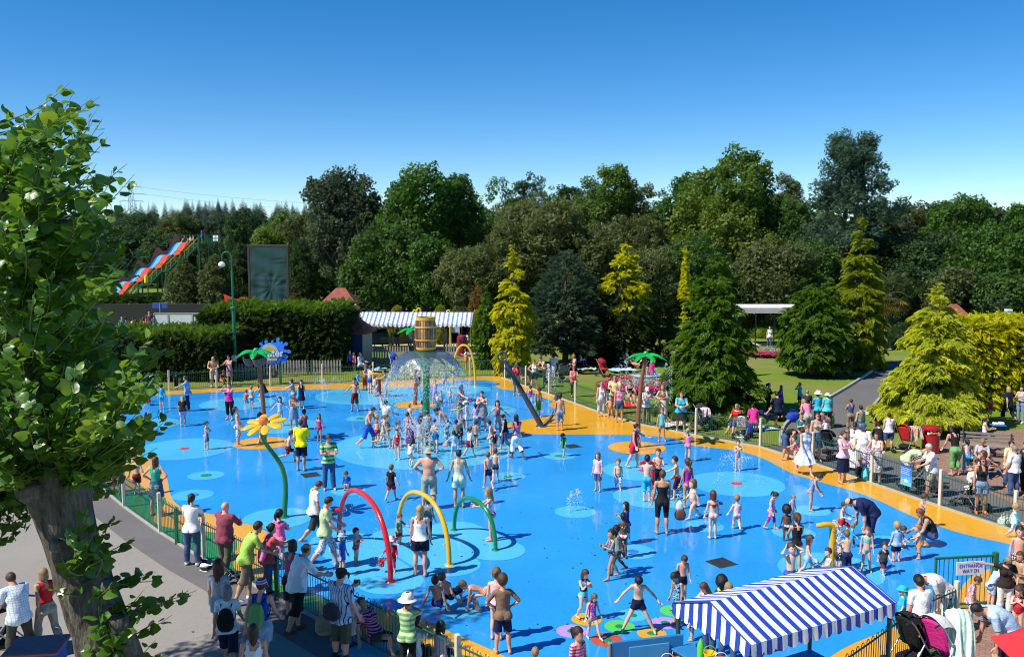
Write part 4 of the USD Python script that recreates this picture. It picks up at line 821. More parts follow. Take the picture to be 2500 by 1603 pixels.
# ------------------------------------------------------------------ foliage
def quat_from(R):
 from scipy.spatial.transform import Rotation
 q=Rotation.from_matrix(R).as_quat();return np.c_[q[:,3],q[:,0],q[:,1],q[:,2]]
def rand_quats(rg,n,tilt=0.7):
 from scipy.spatial.transform import Rotation
 q=(Rotation.from_rotvec(rg.normal(0,tilt,(n,3))*[1,1,0])*Rotation.from_euler('z',rg.uniform(0,6.283,n))).as_quat()
 return np.c_[q[:,3],q[:,0],q[:,1],q[:,2]]
def aim_quats(rg,az,pitch,roll=0.25):
 """x axis of the clump turned towards azimuth az and dipped by pitch (radians)."""
 from scipy.spatial.transform import Rotation
 q=(Rotation.from_euler('z',az)*Rotation.from_euler('y',pitch)*Rotation.from_euler('x',rg.normal(0,roll,len(az)))).as_quat()
 return np.c_[q[:,3],q[:,0],q[:,1],q[:,2]]
def leaf_clump(seed,n=70,size=0.20,flat=0.8,elong=1.5):
 """A rough ball of folded leaf blades, radius about 1."""
 rg=np.random.default_rng(seed);V=[];F=[]
 for i in range(n):
  d=rg.normal(0,1,3);d/=np.linalg.norm(d);r=rg.uniform(.35,1.0)**.6;p=d*r*[1,1,flat]
  nrm=d*.6+[0,0,.55]+rg.normal(0,.45,3);nrm/=np.linalg.norm(nrm)
  u=np.cross(nrm,rg.normal(0,1,3));u/=np.linalg.norm(u);w=np.cross(nrm,u);s=size*rg.uniform(.7,1.3)
  V+=[p-u*s*elong*.5,p+w*s*.5-nrm*s*.12,p+u*s*elong*.5,p-w*s*.5-nrm*s*.12]
  F+=[(4*i,4*i+1,4*i+2),(4*i,4*i+2,4*i+3)]
 return TM(np.array(V),np.array(F))
def spray(seed,n=26,droop=0.5,w=0.38,size=0.12):
 """A flat conifer spray growing along +x, its tip and fingers hanging."""
 rg=np.random.default_rng(seed);V=[];F=[]
 for i in range(n):
  s=(i+1)/n;side=1 if i%2 else-1;L=w*(1.15-s)*rg.uniform(.7,1.2)+.10
  p=np.array([s,0,.12*sin(s*2.4)-droop*s**2.2]);d=np.array([.75,side*.75,-.35-.3*rg.random()]);d/=np.linalg.norm(d)
  w_=np.cross(d,[0,0,1]);w_/=np.linalg.norm(w_);hw=size*rg.uniform(.7,1.2)*.5;m_=p+d*L*.55+[0,0,.03];e=p+d*L+[0,0,-.12*L]
  V+=[p,m_-w_*hw,e,m_+w_*hw];k=len(V)-4;F+=[(k,k+1,k+2),(k,k+2,k+3)]
  if i%3==0:
   u=rg.normal(0,.06,3)+[0,0,.06];V+=[p+u-[.07,0,0],p+u+[0,.05,.04],p+u+[.12,0,.03],p+u-[0,.05,-.03]];k=len(V)-4;F+=[(k,k+1,k+2),(k,k+2,k+3)]
 return TM(np.array(V),np.array(F))
M_TRUNK=paint('bark_brown',(0.10,0.075,0.055),0.95,0.4,6.0,0.8,20);M_TRUNKG=paint('bark_grey',(0.22,0.20,0.17),0.95,0.4,6.0,0.8,20)
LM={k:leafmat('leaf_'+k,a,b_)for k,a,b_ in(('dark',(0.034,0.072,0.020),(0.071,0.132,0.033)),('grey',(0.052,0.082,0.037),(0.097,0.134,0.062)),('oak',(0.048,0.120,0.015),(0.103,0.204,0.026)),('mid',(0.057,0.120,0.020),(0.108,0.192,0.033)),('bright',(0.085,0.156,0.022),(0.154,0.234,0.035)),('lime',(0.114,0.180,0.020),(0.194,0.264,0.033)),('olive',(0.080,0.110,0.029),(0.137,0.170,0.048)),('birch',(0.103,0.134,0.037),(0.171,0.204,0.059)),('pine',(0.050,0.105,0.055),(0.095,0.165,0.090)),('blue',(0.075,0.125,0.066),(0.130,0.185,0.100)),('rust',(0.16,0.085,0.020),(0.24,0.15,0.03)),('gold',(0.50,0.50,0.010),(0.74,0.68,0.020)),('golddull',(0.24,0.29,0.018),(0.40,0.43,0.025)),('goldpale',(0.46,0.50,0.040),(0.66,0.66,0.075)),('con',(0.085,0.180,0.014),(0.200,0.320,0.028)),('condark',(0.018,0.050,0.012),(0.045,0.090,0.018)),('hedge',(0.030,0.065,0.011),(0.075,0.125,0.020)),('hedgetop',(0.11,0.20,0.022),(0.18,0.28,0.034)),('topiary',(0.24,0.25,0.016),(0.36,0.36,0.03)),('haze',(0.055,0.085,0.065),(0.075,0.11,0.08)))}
CL=[leaf_clump(s,64,.26,.75)for s in(1,2,3)];CLF=[leaf_clump(s,110,.17,.75)for s in(4,5,6)];CLN=[leaf_clump(s,80,.15,.8,3.2)for s in(7,8)]
def crown(t,c,rx,rz,mkey,seed,n,cl=1.0,protos=None,lobes=9,fill=.25,ry=None):
 rg=np.random.default_rng(seed);ry=ry or rx
 LB=[(np.zeros(3),np.array([.72,.72,.80]))]
 for k in range(lobes):
  th=k*2.4+rg.uniform(-.4,.4);ph=rg.uniform(-.55,.95);p=np.array([cos(th)*cos(ph),sin(th)*cos(ph),sin(ph)])*rg.uniform(.50,.72);LB.append((p,np.array([1,1,.9])*rg.uniform(.26,.42)))
 wts=np.array([r[0]*r[1]*1.0 for _,r in LB]);wts[0]*=.55;wts/=wts.sum()
 P=[]
 while len(P)<n:
  p,r=LB[rg.choice(len(LB),p=wts)];d=rg.normal(0,1,3);d/=np.linalg.norm(d);q=p+d*r*(rg.uniform(.75,1.04)if rg.random()>fill else rg.uniform(.2,.75))
  if any((((q-p2)/(r2*.8))**2).sum()<1 for p2,r2 in LB)and rg.random()>fill:continue
  P.append(q)
 P=np.array(P)*[rx,ry,rz]+c
 protos=protos or CL
 scatter(t,'crown',protos,[LM[mkey]]*len(protos),P,rg.uniform(.65,1.25,n)*cl,rand_quats(rg,n,.6))
def treetrunk(t,base,h,r,seed,m=None,lean=(0,0),lim=3.0):
 rg=np.random.default_rng(seed);m=m or M_TRUNK
 part(t,'trunk',tube(spline([base,base+[lean[0]*.3,lean[1]*.3,h*.4],base+[lean[0],lean[1],h*.85]],10),np.linspace(r,r*.35,10),8),m,smooth=60)
 for k in range(4):
  a=k*1.6+rg.uniform(0,1);z=h*rg.uniform(.35,.6);q=base+[lean[0]*.5,lean[1]*.5,z];L=min(h*.3,lim)
  part(t,'limb',tube([q,q+[cos(a)*L*.5,sin(a)*L*.5,L*.5],q+[cos(a)*L*.9,sin(a)*L*.9,L*1.1]],[r*.4,r*.25,r*.1],6),m,smooth=60)
def broad(px,ytop,hw,Y,mkey,label,n=420,cl=1.0,low=0.1,protos=None,bark=None,seed=0,lobes=9,name='broadleaf_tree',fill=.25,base=0.0):
 top=at(px,ytop,Y);rx=hw*Y/FOCAL_PX;H=top[2];t=thing(name,label,'tree','trees of the wood behind the park' if Y>68 else None,loc=(top[0],Y,0))
 z0=H*low;rz=(H-z0)/2
 treetrunk(t,np.array([0,0,0.0]),H*.72,.035*rx+.18,seed+5,bark,lim=rx*.6)
 crown(t,np.array([0,0,z0+rz]),rx,rz,mkey,seed+int(px)*7+int(ytop),n,cl*max(.62,rx*.17),protos,lobes,fill)
 return t
W=[(345,500,60,120,'dark','dark tree behind the top of the leaning lime, leftmost in the wood'),(425,502,62,112,'olive','olive-toned tree directly behind the wavy slide deck'),(520,505,60,115,'grey','grey-green tree above the right end of the slide deck'),(607,492,62,118,'dark','dark rounded tree on the skyline left of the tarpaulin screen'),(690,500,55,116,'bright','pale green tree on the skyline above the tarpaulin screen'),(650,535,48,98,'lime','yellow-green bush-like tree just over the tarpaulin screen'),(735,500,60,104,'olive','olive tree low on the left of the tall grey-green tree'),(300,540,70,100,'dark','dense dark tree behind the foot of the wavy slide'),(400,560,70,98,'dark','deeply shaded tree below the slide deck railing'),(520,570,60,100,'dark','shaded tree behind the swan-neck lamp'),(835,384,96,96,'grey','tall airy grey-green tree left of centre against the sky'),(1030,376,105,94,'oak','tallest dark green oak left of centre on the skyline'),(1120,400,60,97,'oak','right shoulder tree beside the tallest oak'),(945,520,96,84,'mid','broad mid-green tree in front of the tallest oak'),(1060,560,90,82,'oak','green tree hanging low above the far awning'),(1215,402,62,104,'oak','green tree on the skyline above the first golden cypress'),(1315,392,62,110,'dark','small twin-topped dark tree on the skyline near the centre'),(1390,420,40,108,'dark','narrow dark tree at the left foot of the bright ash'),(1475,354,76,100,'bright','bright rounded ash tree standing against the sky at the centre'),(1560,425,60,106,'olive','olive tree in the dip right of the bright ash'),(1650,408,66,102,'oak','green tree on the skyline left of the great pale tree'),(1540,500,80,88,'birch','brownish birch-like tree below the bright ash'),(1790,322,105,92,'bright','tallest pale green tree right of centre'),(1760,440,110,88,'lime','yellowish green lower crown of the great pale tree group'),(1900,440,70,90,'mid','green tree between the great pale tree and the blue pine'),(1920,385,42,100,'birch','wispy brown-topped birch left of the blue pine'),(1700,540,80,76,'mid','rounded green tree behind the largest green conifer'),(1880,560,110,76,'olive','olive tree above the flat white shelter'),(1640,560,70,78,'olive','dull olive tree left of the largest green conifer'),(1980,560,70,80,'mid','green tree behind the tall golden conifer'),(2165,462,62,104,'grey','grey-green tree on the skyline right of the blue pine'),(2260,468,60,106,'olive','olive tree on the right-hand skyline'),(2345,452,80,98,'oak','highest tree on the right-hand skyline'),(2440,478,60,100,'grey','grey tree on the skyline near the right edge'),(2500,462,50,88,'oak','tall tree at the right edge of the photo'),(2290,545,110,84,'dark','wide dark tree above the front golden conifer'),(2420,540,110,80,'oak','broad tree filling the right edge above the golden hedge'),(2160,560,80,86,'dark','dark tree right of the tall golden conifer top'),(2230,640,70,74,'dark','dark shrub-like tree left above the front golden conifer'),(2330,650,70,72,'olive','grey-olive bush behind the tip of the front golden conifer'),(2440,660,70,70,'mid','green bush behind the pale lantern'),(1160,590,80,78,'birch','brownish birch beside the dark oak, left of the first golden cypress'),(1330,450,120,82,'birch','large pale-stemmed birch behind the golden cypresses'),(1250,520,70,80,'birch','left birch of the birch group, above the first golden cypress'),(1430,520,90,79,'olive','right tree of the birch group above the second golden cypress'),(1570,600,80,75,'birch','dull brown birch between the second golden cypress and the largest green conifer'),]
for i,(px,yt,hw,Y,k,lab)in enumerate(W):
 air=10 if k in('grey','bright')else 8
 if px<560:Y+=36
 broad(px,yt,hw*1.14,Y,k,lab,n=420 if hw>75 else 280,low=.05 if Y<90 else .12,seed=i,lobes=12 if hw>70 else 9,protos=CLN if k=='birch' else None,bark=M_TRUNKG if k=='birch' else None,fill=.2)
def fillwood():
 t=thing('undergrowth',kind='stuff',label='dark undergrowth and saplings filling the wood',cat='undergrowth');rg=np.random.default_rng(9);P=[]
 for _ in range(1500):
  x=rg.uniform(-95,95);y=rg.uniform(100,128)+(52 if x<-26 else 0);z=rg.uniform(0,9.0 if x<-18 else 11.0);P.append((x,y,z))
 scatter(t,'foliage',CL,[LM['dark']]*3,np.array(P),rg.uniform(1.6,2.6,len(P)),rand_quats(rg,len(P)))
fillwood()
# pine
def pine():
 Y=86;top=at(2085,332,Y);t=thing('pine_tree','tall blue-green pine with a ragged wind-blown top','tree',loc=(at(2040,700,Y)[0],Y,0));H=top[2];lean=top[0]-at(2040,700,Y)[0]
 treetrunk(t,np.zeros(3),H,.35,3,lean=(lean,0));rg=np.random.default_rng(21);P=[]
 for k in range(34):
  z=H*rg.uniform(.2,.98);f=z/H;a=rg.uniform(0,6.28);L=4.2*sin(PI*min(1,(f-.1)*1.0))**.6*rg.uniform(.6,1.1)*(1.15-.4*f)
  c=np.array([lean*f+cos(a)*L*.75,sin(a)*L*.75,z])
  for _ in range(14):P.append(c+rg.normal(0,1,3)*[L*.28,L*.28,.38])
 n=len(P);scatter(t,'crown',CLN,[LM['pine']]*2,np.array(P),rg.uniform(.5,.95,n),rand_quats(rg,n,.4))
pine()
# conifers
SP=[spray(s)for s in(1,2,3)];SPF=[spray(s,30,.35,.34,.085)for s in(4,5,6)];SPD=[spray(s,36,.55,.44,.13)for s in(7,8,9)]
def conifer(px,ytop,ybase,hw,mkey,label,prof,n,sl,protos=None,pitch=.25,skirt=.03,trunk=True,tips=1,seed=0,name='conifer',inner=.45,tiers=0):
 b_=gp(px,ybase);H=at(px,ytop,b_[1])[2];R=hw*b_[1]/FOCAL_PX;t=thing(name,label,'tree',loc=b_);rg=np.random.default_rng(seed+int(px))
 part(t,'trunk',tube([(0,0,0),(0,0,H*.45),(0,0,H*(.80 if tiers else .92))],[max(.10,R*.09),R*.05,.02],8),M_TRUNK)
 f=rg.beta(1.0,1.25,n*3);pr=np.array([prof(x)for x in f]);keep=rg.random(len(f))<pr/pr.max();f=f[keep][:n];pr=pr[keep][:n];n=len(f)
 az=rg.uniform(0,6.283,n);lump=1+.16*np.sin(az*5+f*21)+.10*np.sin(az*9-f*47)
 rr_=R*pr*(inner+(1-inner)*rg.random(n)**.45)*lump;z=H*(skirt+(1-skirt)*f)
 L=sl*rg.uniform(.7,1.25,n)*(1.0-.45*f)
 P=np.c_[np.cos(az)*(rr_-L*.55),np.sin(az)*(rr_-L*.55),z]
 if tiers:
  nb=tiers;fb=rg.beta(1.0,1.2,nb*3);pb_=np.array([prof(x)for x in fb]);kb=rg.random(len(fb))<.25+.75*pb_/pb_.max();fb=fb[kb][:nb];pb_=pb_[kb][:nb];ab=np.arange(len(fb))*2.399+rg.normal(0,.3,len(fb));lb=R*pb_*rg.uniform(.92,1.16,len(fb))+sl*.25
  i=rg.choice(len(fb),n,p=(.15+pb_)/(.15+pb_).sum());s=rg.uniform(.18,1.0,n)**.62;lat=rg.normal(0,.17,n)*lb[i]*(1.15-.5*s);az=ab[i]+rg.normal(0,.55,n);L=sl*rg.uniform(.65,1.2,n)*(1-.4*fb[i])
  ca,sa=np.cos(ab[i]),np.sin(ab[i]);r=np.maximum(.02,s*lb[i]-L*.6);P=np.c_[ca*r-sa*lat,sa*r+ca*lat,H*(skirt+(1-skirt)*fb[i])+.10*lb[i]*s-.34*lb[i]*s**2.2-abs(lat)*.25+rg.normal(0,.07,n)]
  P[:,2]=np.maximum(P[:,2],H*skirt*.8+.15);f=fb[i]
 protos=protos or SP
 scatter(t,'foliage',protos,[LM[mkey]]*len(protos),P,L,aim_quats(rg,az,pitch+rg.normal(0,.22,n)-f*.5))
 for k in range(tips):
  q=rg.normal(0,R*.12,3)if k else np.zeros(3)
  m_=14;ff=np.linspace(0,1,m_);a2=rg.uniform(0,6.28,m_);scatter(t,'leader',protos[:1],[LM[mkey]],np.c_[q[0]+.08*np.cos(a2)*(1-ff),q[1]+.08*np.sin(a2)*(1-ff),H*(.93+.07*ff)-(.25*k)],sl*.5*(1.15-ff),aim_quats(rg,a2,-.7+0*a2))
 return t
cone=lambda x:max(.03,1.06*(1-x)**.60*(.9+.1*sin(x*30)))if x>.06 else .75+4*x
col=lambda x:max(.04,min(1,2.0*(1-x))**.9*(.80+.2*min(1,x/.3))*(.94+.06*sin(x*26)))
egg=lambda x:max(.05,sin(PI*(.17+.81*x)**.88)**.62)
conifer(1252,600,916,50,'gold','bright golden cypress column nearest the barrel, first of the two golden cypresses',col,2600,.42,SPD,tips=2,seed=1,tiers=120)
conifer(1185,690,900,30,'con','dark green column shrub on the left flank of the first golden cypress',col,600,.5,SPF,seed=2)
conifer(1523,588,888,62,'gold','golden cypress behind, its lower half in deep shade',lambda x:col(x),2200,.45,SPD,tips=3,seed=3,skirt=.32,tiers=90)
conifer(1515,640,890,72,'condark','dark green foliage standing in for the shaded lower half of the second golden cypress',col,1100,.65,SPF,seed=4)  # separate conifer whose dark leaf colour paints the deep shade below the gold
conifer(1380,612,892,92,'blue','bushy blue-grey conifer between the two golden cypresses',lambda x:max(.05,(1-x**2.2)**.6),1900,.7,SPF,pitch=-.25,tips=3,seed=5,skirt=.12)
conifer(1450,700,885,60,'condark','shaded dark conifer between the blue-grey conifer and the second golden cypress',egg,900,.7,SPF,seed=6)
conifer(1735,610,1012,128,'con','largest green drooping conifer in the middle of the lawn',cone,6500,.50,SPD,tips=1,seed=7,tiers=170)
conifer(1988,655,916,86,'con','green conifer on a short bare trunk right of the largest one',egg,4200,.44,SPD,tips=1,seed=8,skirt=.12,tiers=130)
conifer(2090,524,897,72,'golddull','tallest golden-green conifer rising behind the trunked green one',lambda x:max(.03,1.15*(1-x)**.75 if x>.4 else .80),4200,.55,SPD,tips=2,seed=9,tiers=170)
conifer(2272,690,1045,122,'goldpale','front golden conifer with tiered drooping branches over the red bin',lambda x:max(.02,(1-x)**.74*(.78+.32*abs(sin(x*19))))if x>.03 else .8,6000,.46,SPD,tips=1,seed=10,skirt=.13,inner=.40,tiers=105)
conifer(1668,598,930,26,'gold','thin golden conifer tip peeping left of the largest green conifer',lambda x:max(.05,1-x)if x>.6 else .02,700,.5,SPF,seed=11)
conifer(455,638,800,45,'olive','grey-green conical tree below the slide stairs, left of a pair',egg,700,.9,CLN,seed=12);conifer(532,622,800,45,'olive','grey-green conical tree by the lamp, right of a pair',egg,700,.9,CLN,seed=13)
for px,yt,yb,hw,k,lab in[(922,695,800,58,'blue','blue-grey shrub above the left of the far awning'),(1103,690,795,45,'blue','blue-grey shrub above the right of the far awning'),(1028,676,800,34,'condark','dark upright yew behind the middle of the far awning'),(1170,700,830,30,'rust','russet shrub left of the first golden cypress'),(725,655,790,40,'rust','rusty-leaved shrub right of the tarpaulin screen'),(592,590,790,36,'dark','ivy-clad dark tree left of the tarpaulin screen'),(738,575,790,40,'dark','ivy-clad dark tree right of the tarpaulin screen'),(850,690,800,40,'mid','green shrub behind the pavilion roof'),(2225,790,850,60,'dark','dark shrubs behind the palm tree'),(2395,735,850,32,'condark','dark upright yew right of the red-brown roof'),(2440,730,850,28,'blue','blue-green upright conifer behind the golden hedge'),(2490,715,850,28,'condark','dark upright conifer at the right edge behind the golden hedge'),(1610,690,880,38,'condark','dark weeping conifer left of the largest green conifer'),(2290,690,850,40,'olive','spiky olive shrub behind the tip of the front golden conifer')]:
 conifer(px,yt,yb,hw,k,lab,egg,420,.55 if k!='dark' else .6,CLN if k in('rust','mid','olive','dark')else SPF,pitch=-.3,seed=14,name='shrub',tips=0 if k in('dark','rust','mid')else 1)
 # hedges
def hedge(x0,x1,y0,y1,h,mkey,label,n,sl=.5,protos=None,name='hedge',topkey=None,rz=0.0,taper=0.0):
 cx,cy=(x0+x1)/2,(y0+y1)/2;t=thing(name,label,'hedge',loc=(cx,cy,0),rz=rz);w,d=x1-x0,y1-y0;rg=np.random.default_rng(int(abs(x0)*100)+n)
 part(t,'stems',bevel(w-.5,d-.5,h-.3,(0,0,(h-.3)/2),.1),paint('hedge_core',(0.018,0.03,0.01),0.95));P=[];A=[];pt=[]  # solid dark box added inside the foliage against see-through, no real stems
 areas=np.array([w*h,d*h,d*h,w*d]);pick=rg.choice(4,n,p=areas/areas.sum())
 for k in pick:
  u,v=rg.random(2);dn=rg.uniform(-.12,.14)
  if k==0:P.append((-w/2+w*u,-d/2+.12-dn,h*v));A.append(-PI/2);pt.append(-.2)
  elif k==1:P.append((-w/2+.12-dn,-d/2+d*u,h*v));A.append(PI);pt.append(-.2)
  elif k==2:P.append((w/2-.12+dn,-d/2+d*u,h*v));A.append(0);pt.append(-.2)
  else:P.append((-w/2+w*u,-d/2+d*v,h-.12+dn));A.append(rg.uniform(0,6.28));pt.append(-1.0)
 P,A,pt=np.array(P),np.array(A)+rg.normal(0,.55,n),np.array(pt)+rg.normal(0,.3,n);P[:,2]+=.10*np.sin(P[:,0]*1.9)*(P[:,2]>h-.3)
 protos=protos or SPF;top=pick==3
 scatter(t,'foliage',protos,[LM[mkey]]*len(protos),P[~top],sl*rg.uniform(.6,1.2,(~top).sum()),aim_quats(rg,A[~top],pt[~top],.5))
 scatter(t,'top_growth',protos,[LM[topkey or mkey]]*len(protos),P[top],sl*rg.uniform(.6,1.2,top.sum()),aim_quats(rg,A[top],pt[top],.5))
 return t
hY0=gp(600,905)[1]
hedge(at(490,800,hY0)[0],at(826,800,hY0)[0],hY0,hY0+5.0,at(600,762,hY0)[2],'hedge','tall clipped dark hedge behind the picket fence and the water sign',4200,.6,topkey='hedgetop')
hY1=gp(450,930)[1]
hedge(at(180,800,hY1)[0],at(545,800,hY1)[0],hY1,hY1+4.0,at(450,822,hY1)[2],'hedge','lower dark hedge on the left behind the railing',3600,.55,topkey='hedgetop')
hY2=gp(2420,1000)[1];hedge(at(2330,900,hY2)[0],at(2640,900,hY2)[0],hY2,hY2+4.0,at(2420,800,hY2)[2],'gold','golden clipped hedge at the right edge behind the front golden conifer',3600,.5,SPD)
hedge(at(905,800,72)[0],at(1180,800,72)[0],72,73.5,at(1000,805,72)[2]+.4,'hedge','long low hedge beyond the playground',1300,.6)
def dome_bush(px,ytop,hw,Y,mkey,label,ybase=None):
 c=at(px,ytop,Y);r=hw*Y/FOCAL_PX;zb=0.0 if ybase is None else at(px,ybase,Y)[2];hh=c[2]-zb;t=thing('topiary_dome',label,'topiary',loc=(c[0],Y+r,max(0,zb)if ybase else 0));rg=np.random.default_rng(int(px));n=520
 a=rg.uniform(0,6.283,n);u=rg.random(n)**.8;ph=np.arcsin(u);P=np.c_[r*np.cos(ph)*np.cos(a),r*np.cos(ph)*np.sin(a),hh*np.sin(ph)]
 part(t,'stems',ICO(3,1).apply_scale((r*.93,r*.93,hh*.95)),paint('topiary_core',(0.20,0.20,0.02),.95),smooth=True)  # solid core dome added beneath the leaf clumps, no modelled stems
 scatter(t,'foliage',CLF,[LM[mkey]]*3,P,rg.uniform(.16,.26,n)*max(1,r*.5),rand_quats(rg,n))
for px,lab in((866,'left yellow-green topiary dome above the far awning'),(967,'middle yellow-green topiary dome above the far awning'),(1074,'right yellow-green topiary dome above the far awning')):dome_bush(px,751,19,70,'topiary',lab)
dome_bush(1165,762,14,70,'topiary','small yellow-green topiary at the right end of the far awning');dome_bush(1842,775,26,77,'topiary','yellow-green topiary ball right of the largest green conifer')
dome_bush(1885,795,60,74,'con','clipped green mound behind the woman by the far path');dome_bush(2185,800,60,74,'con','clipped green mound under the palm tree')
hedge(at(150,745,104)[0],at(450,745,104)[0],104,106,at(300,738,104)[2],'hedge','dark hedge beneath the wavy slide',1500,.9)
# palm tree
pb=gp(2163,838);pt_=thing('palm_tree','shaggy palm tree with yellowing fronds right of the tall golden conifer','tree',loc=pb);Hp_=at(2163,715,pb[1])[2]
part(pt_,'trunk',tube(spline([(0,0,0),(.1,0,Hp_*.5),(.35,0,Hp_)],14),np.linspace(.28,.24,14)*(1+.08*(np.arange(14)%2)),10),M_TRUNK,smooth=40)
def fan(seed):
 rg=np.random.default_rng(seed);V=[];F=[];o=np.array([.75,0,.1])
 V+=[np.zeros(3),np.array([.75,.02,.1]),np.array([.75,-.02,.1])];F.append((0,1,2))
 for k in range(13):
  a=-1.25+k*.208;e=o+np.array([cos(a)*.85,sin(a)*.85,-.18-.25*abs(a)*rg.random()]);n_=np.array([-sin(a),cos(a),0])*.045;i=len(V);V+=[o,o*.4+e*.6+n_+[0,0,.05],e,o*.4+e*.6-n_+[0,0,.05]];F+=[(i,i+1,i+2),(i,i+2,i+3)]
 return TM(np.array(V),np.array(F))
rg=np.random.default_rng(4);M_PALMG,M_PALMY=leafmat('palm_green',(0.07,0.10,0.03),(0.12,0.15,0.05)),leafmat('palm_yellow',(0.22,0.17,0.03),(0.32,0.24,0.05))
for k in range(34):
 a=k*2.4;pit=-1.0+1.9*k/33;m=fan(k);m.apply_scale(1.15);part(pt_,'fan_leaf',moved(m,(.35,0,Hp_+.25-.02*k),a,ry=pit),M_PALMY if k>21 else M_PALMG)
 # far hill with conifers
X_=np.linspace(-260,60,40);Yh=np.linspace(190,420,20);XX,YY=np.meshgrid(X_,Yh,indexing='ij');ZZ=13.5*np.exp(-((YY-310)/85)**2)*(1/(1+np.exp((XX-0)/14)))*(1+.10*np.sin(XX*.05))-.3
idx=np.arange(XX.size).reshape(XX.shape);Fq=np.stack([idx[:-1,:-1],idx[1:,:-1],idx[1:,1:],idx[:-1,1:]],-1).reshape(-1,4)
struct('hill',(np.c_[XX.ravel(),YY.ravel(),ZZ.ravel()],Fq),paint('hill_green',(0.045,0.07,0.045),.95,.2,.1),True)
def hillwood():
 t=thing('far_conifer_wood','far-off conifer wood along the ridge at the left','wood',kind='stuff');rg=np.random.default_rng(2);P=[];V=[];F=[]
 cm=[]
 for k in range(9):cm.append(moved(spray(k,16,.5,.4,.2),(0,0,.1+.09*k),k*2.4,s=(.45-.04*k)))
 cm=[cat([moved(spray(k,14,.45,.45,.22),(0,0,.08+.02*k),k*2.4,s=.36*(1-k/46))for k in range(45)])]
 for _ in range(650):
  x=rg.uniform(-190,10);y=rg.uniform(230,320);z=13.5*m_exp(-((y-310)/85)**2)/(1+m_exp(x/14))*(1+.1*sin(x*.05))-.3;P.append((x,y,z))
 n=len(P);scatter(t,'foliage',cm,[LM['haze']],np.array(P),np.c_[rg.uniform(5,8,n),rg.uniform(5,8,n),rg.uniform(5.5,9,n)],zquat(rg.uniform(0,6,n)))
hillwood()
# ------------------------------------------------------------------ the leaning lime tree at the left
LY=9.5
def lp(px,py,dy=0.0):return at(px,py,LY+dy)
M_LIMEBARK=mat('lime_bark',lambda path:usdkit.material(stage,path,{'g':('geometry',{}),'mp':('mapping',{'scale':(1,1,.35)}),'n':('noise_texture',{'scale':9.0,'detail':9.0,'roughness':.72}),'v':('voronoi_texture',{'scale':26.0}),'n2':('noise_texture',{'scale':2.2,'detail':4.0}),'r':('rgb_ramp',{'ramp':[(.32,(0.035,0.028,0.022)),(.55,(0.125,0.105,0.085)),(.8,(0.22,0.195,0.16))]}),'ad':('mix_float',{'fac':.4}),'bm':('bump',{'strength':1.0,'distance':.05}),'p':('principled_bsdf',{'roughness':.95,'specular_ior_level':.1})},[('g.position','mp.vector'),('mp.vector','n.vector'),('mp.vector','v.vector'),('n.fac','ad.a'),('v.distance','ad.b'),('ad.result','bm.height'),('n.fac','r.fac'),('r.color','p.base_color'),('bm.normal','p.normal')],surface='p.BSDF'))
lt_=thing('lime_tree','leaning lime tree with a thick knobbly trunk in the left foreground','tree')
ctl=[(420,2240),(330,1850),(268,1603),(216,1440),(166,1300),(132,1200),(112,1120),(92,1020),(70,860),(56,720),(40,600),(10,480),(-40,330),(-110,150)]
rad_=[84,78,72,64,62,70,64,52,44,40,37,34,28,18]
cp=np.array([lp(*c)for c in ctl]);cp[0]=(cp[1][0]*1.02,LY,0.0)
N2=90;PP=spline(cp,N2);tt_=np.linspace(0,1,N2);sl_=np.r_[0,np.cumsum(np.linalg.norm(np.diff(cp,axis=0),axis=1))];RR=np.interp(tt_,sl_/sl_[-1],rad_)*LY/FOCAL_PX
tm=tube(PP,RR,40,caps=True);v=tm.vertices;ctr_=np.repeat(PP,40,0);dv=v[:N2*40]-ctr_;ang=np.tile(np.arange(40)*2*np.pi/40,N2);zz2=ctr_[:,2]
nz=meshkit.fbm(v[:N2*40]*np.array([5,5,2.2]))if hasattr(meshkit,'fbm')else np.sin(zz2*9)
amp=1+.42*(np.asarray(nz)-np.mean(nz))+.05*np.sin(ang*5+zz2*1.5)+.28*np.exp(-((zz2-lp(60,1215)[2])/.16)**2)*np.clip(np.cos(ang-np.pi),0,1)+.16*np.exp(-((zz2-lp(60,1170)[2])/.10)**2)*np.cos(ang*2+1)
v[:N2*40]=ctr_+dv*amp[:,None];tm.vertices=v;part(lt_,'trunk',tm,M_LIMEBARK,smooth=True)
for(a_,b__,r_)in[((105,1215),(40,1175),.13),((165,1310),(120,1345),.09),((240,1420),(290,1440),.08)]:
 p,q=lp(*a_,-.18),lp(*b__,-.30);kn=ICO(3,1.0);kn.vertices*=r_*(1+.22*np.asarray(meshkit.noise(kn.vertices*2.5,3)))[:,None];part(lt_,'knot',kn.apply_translation((p+q)/2),M_LIMEBARK,smooth=True)
part(lt_,'lower_limb',tube(spline([lp(300,1700),lp(318,1600,-.1),lp(300,1540,-.2),lp(288,1500,-.25)],12),np.linspace(.17,.10,12),12),M_LIMEBARK,smooth=True)
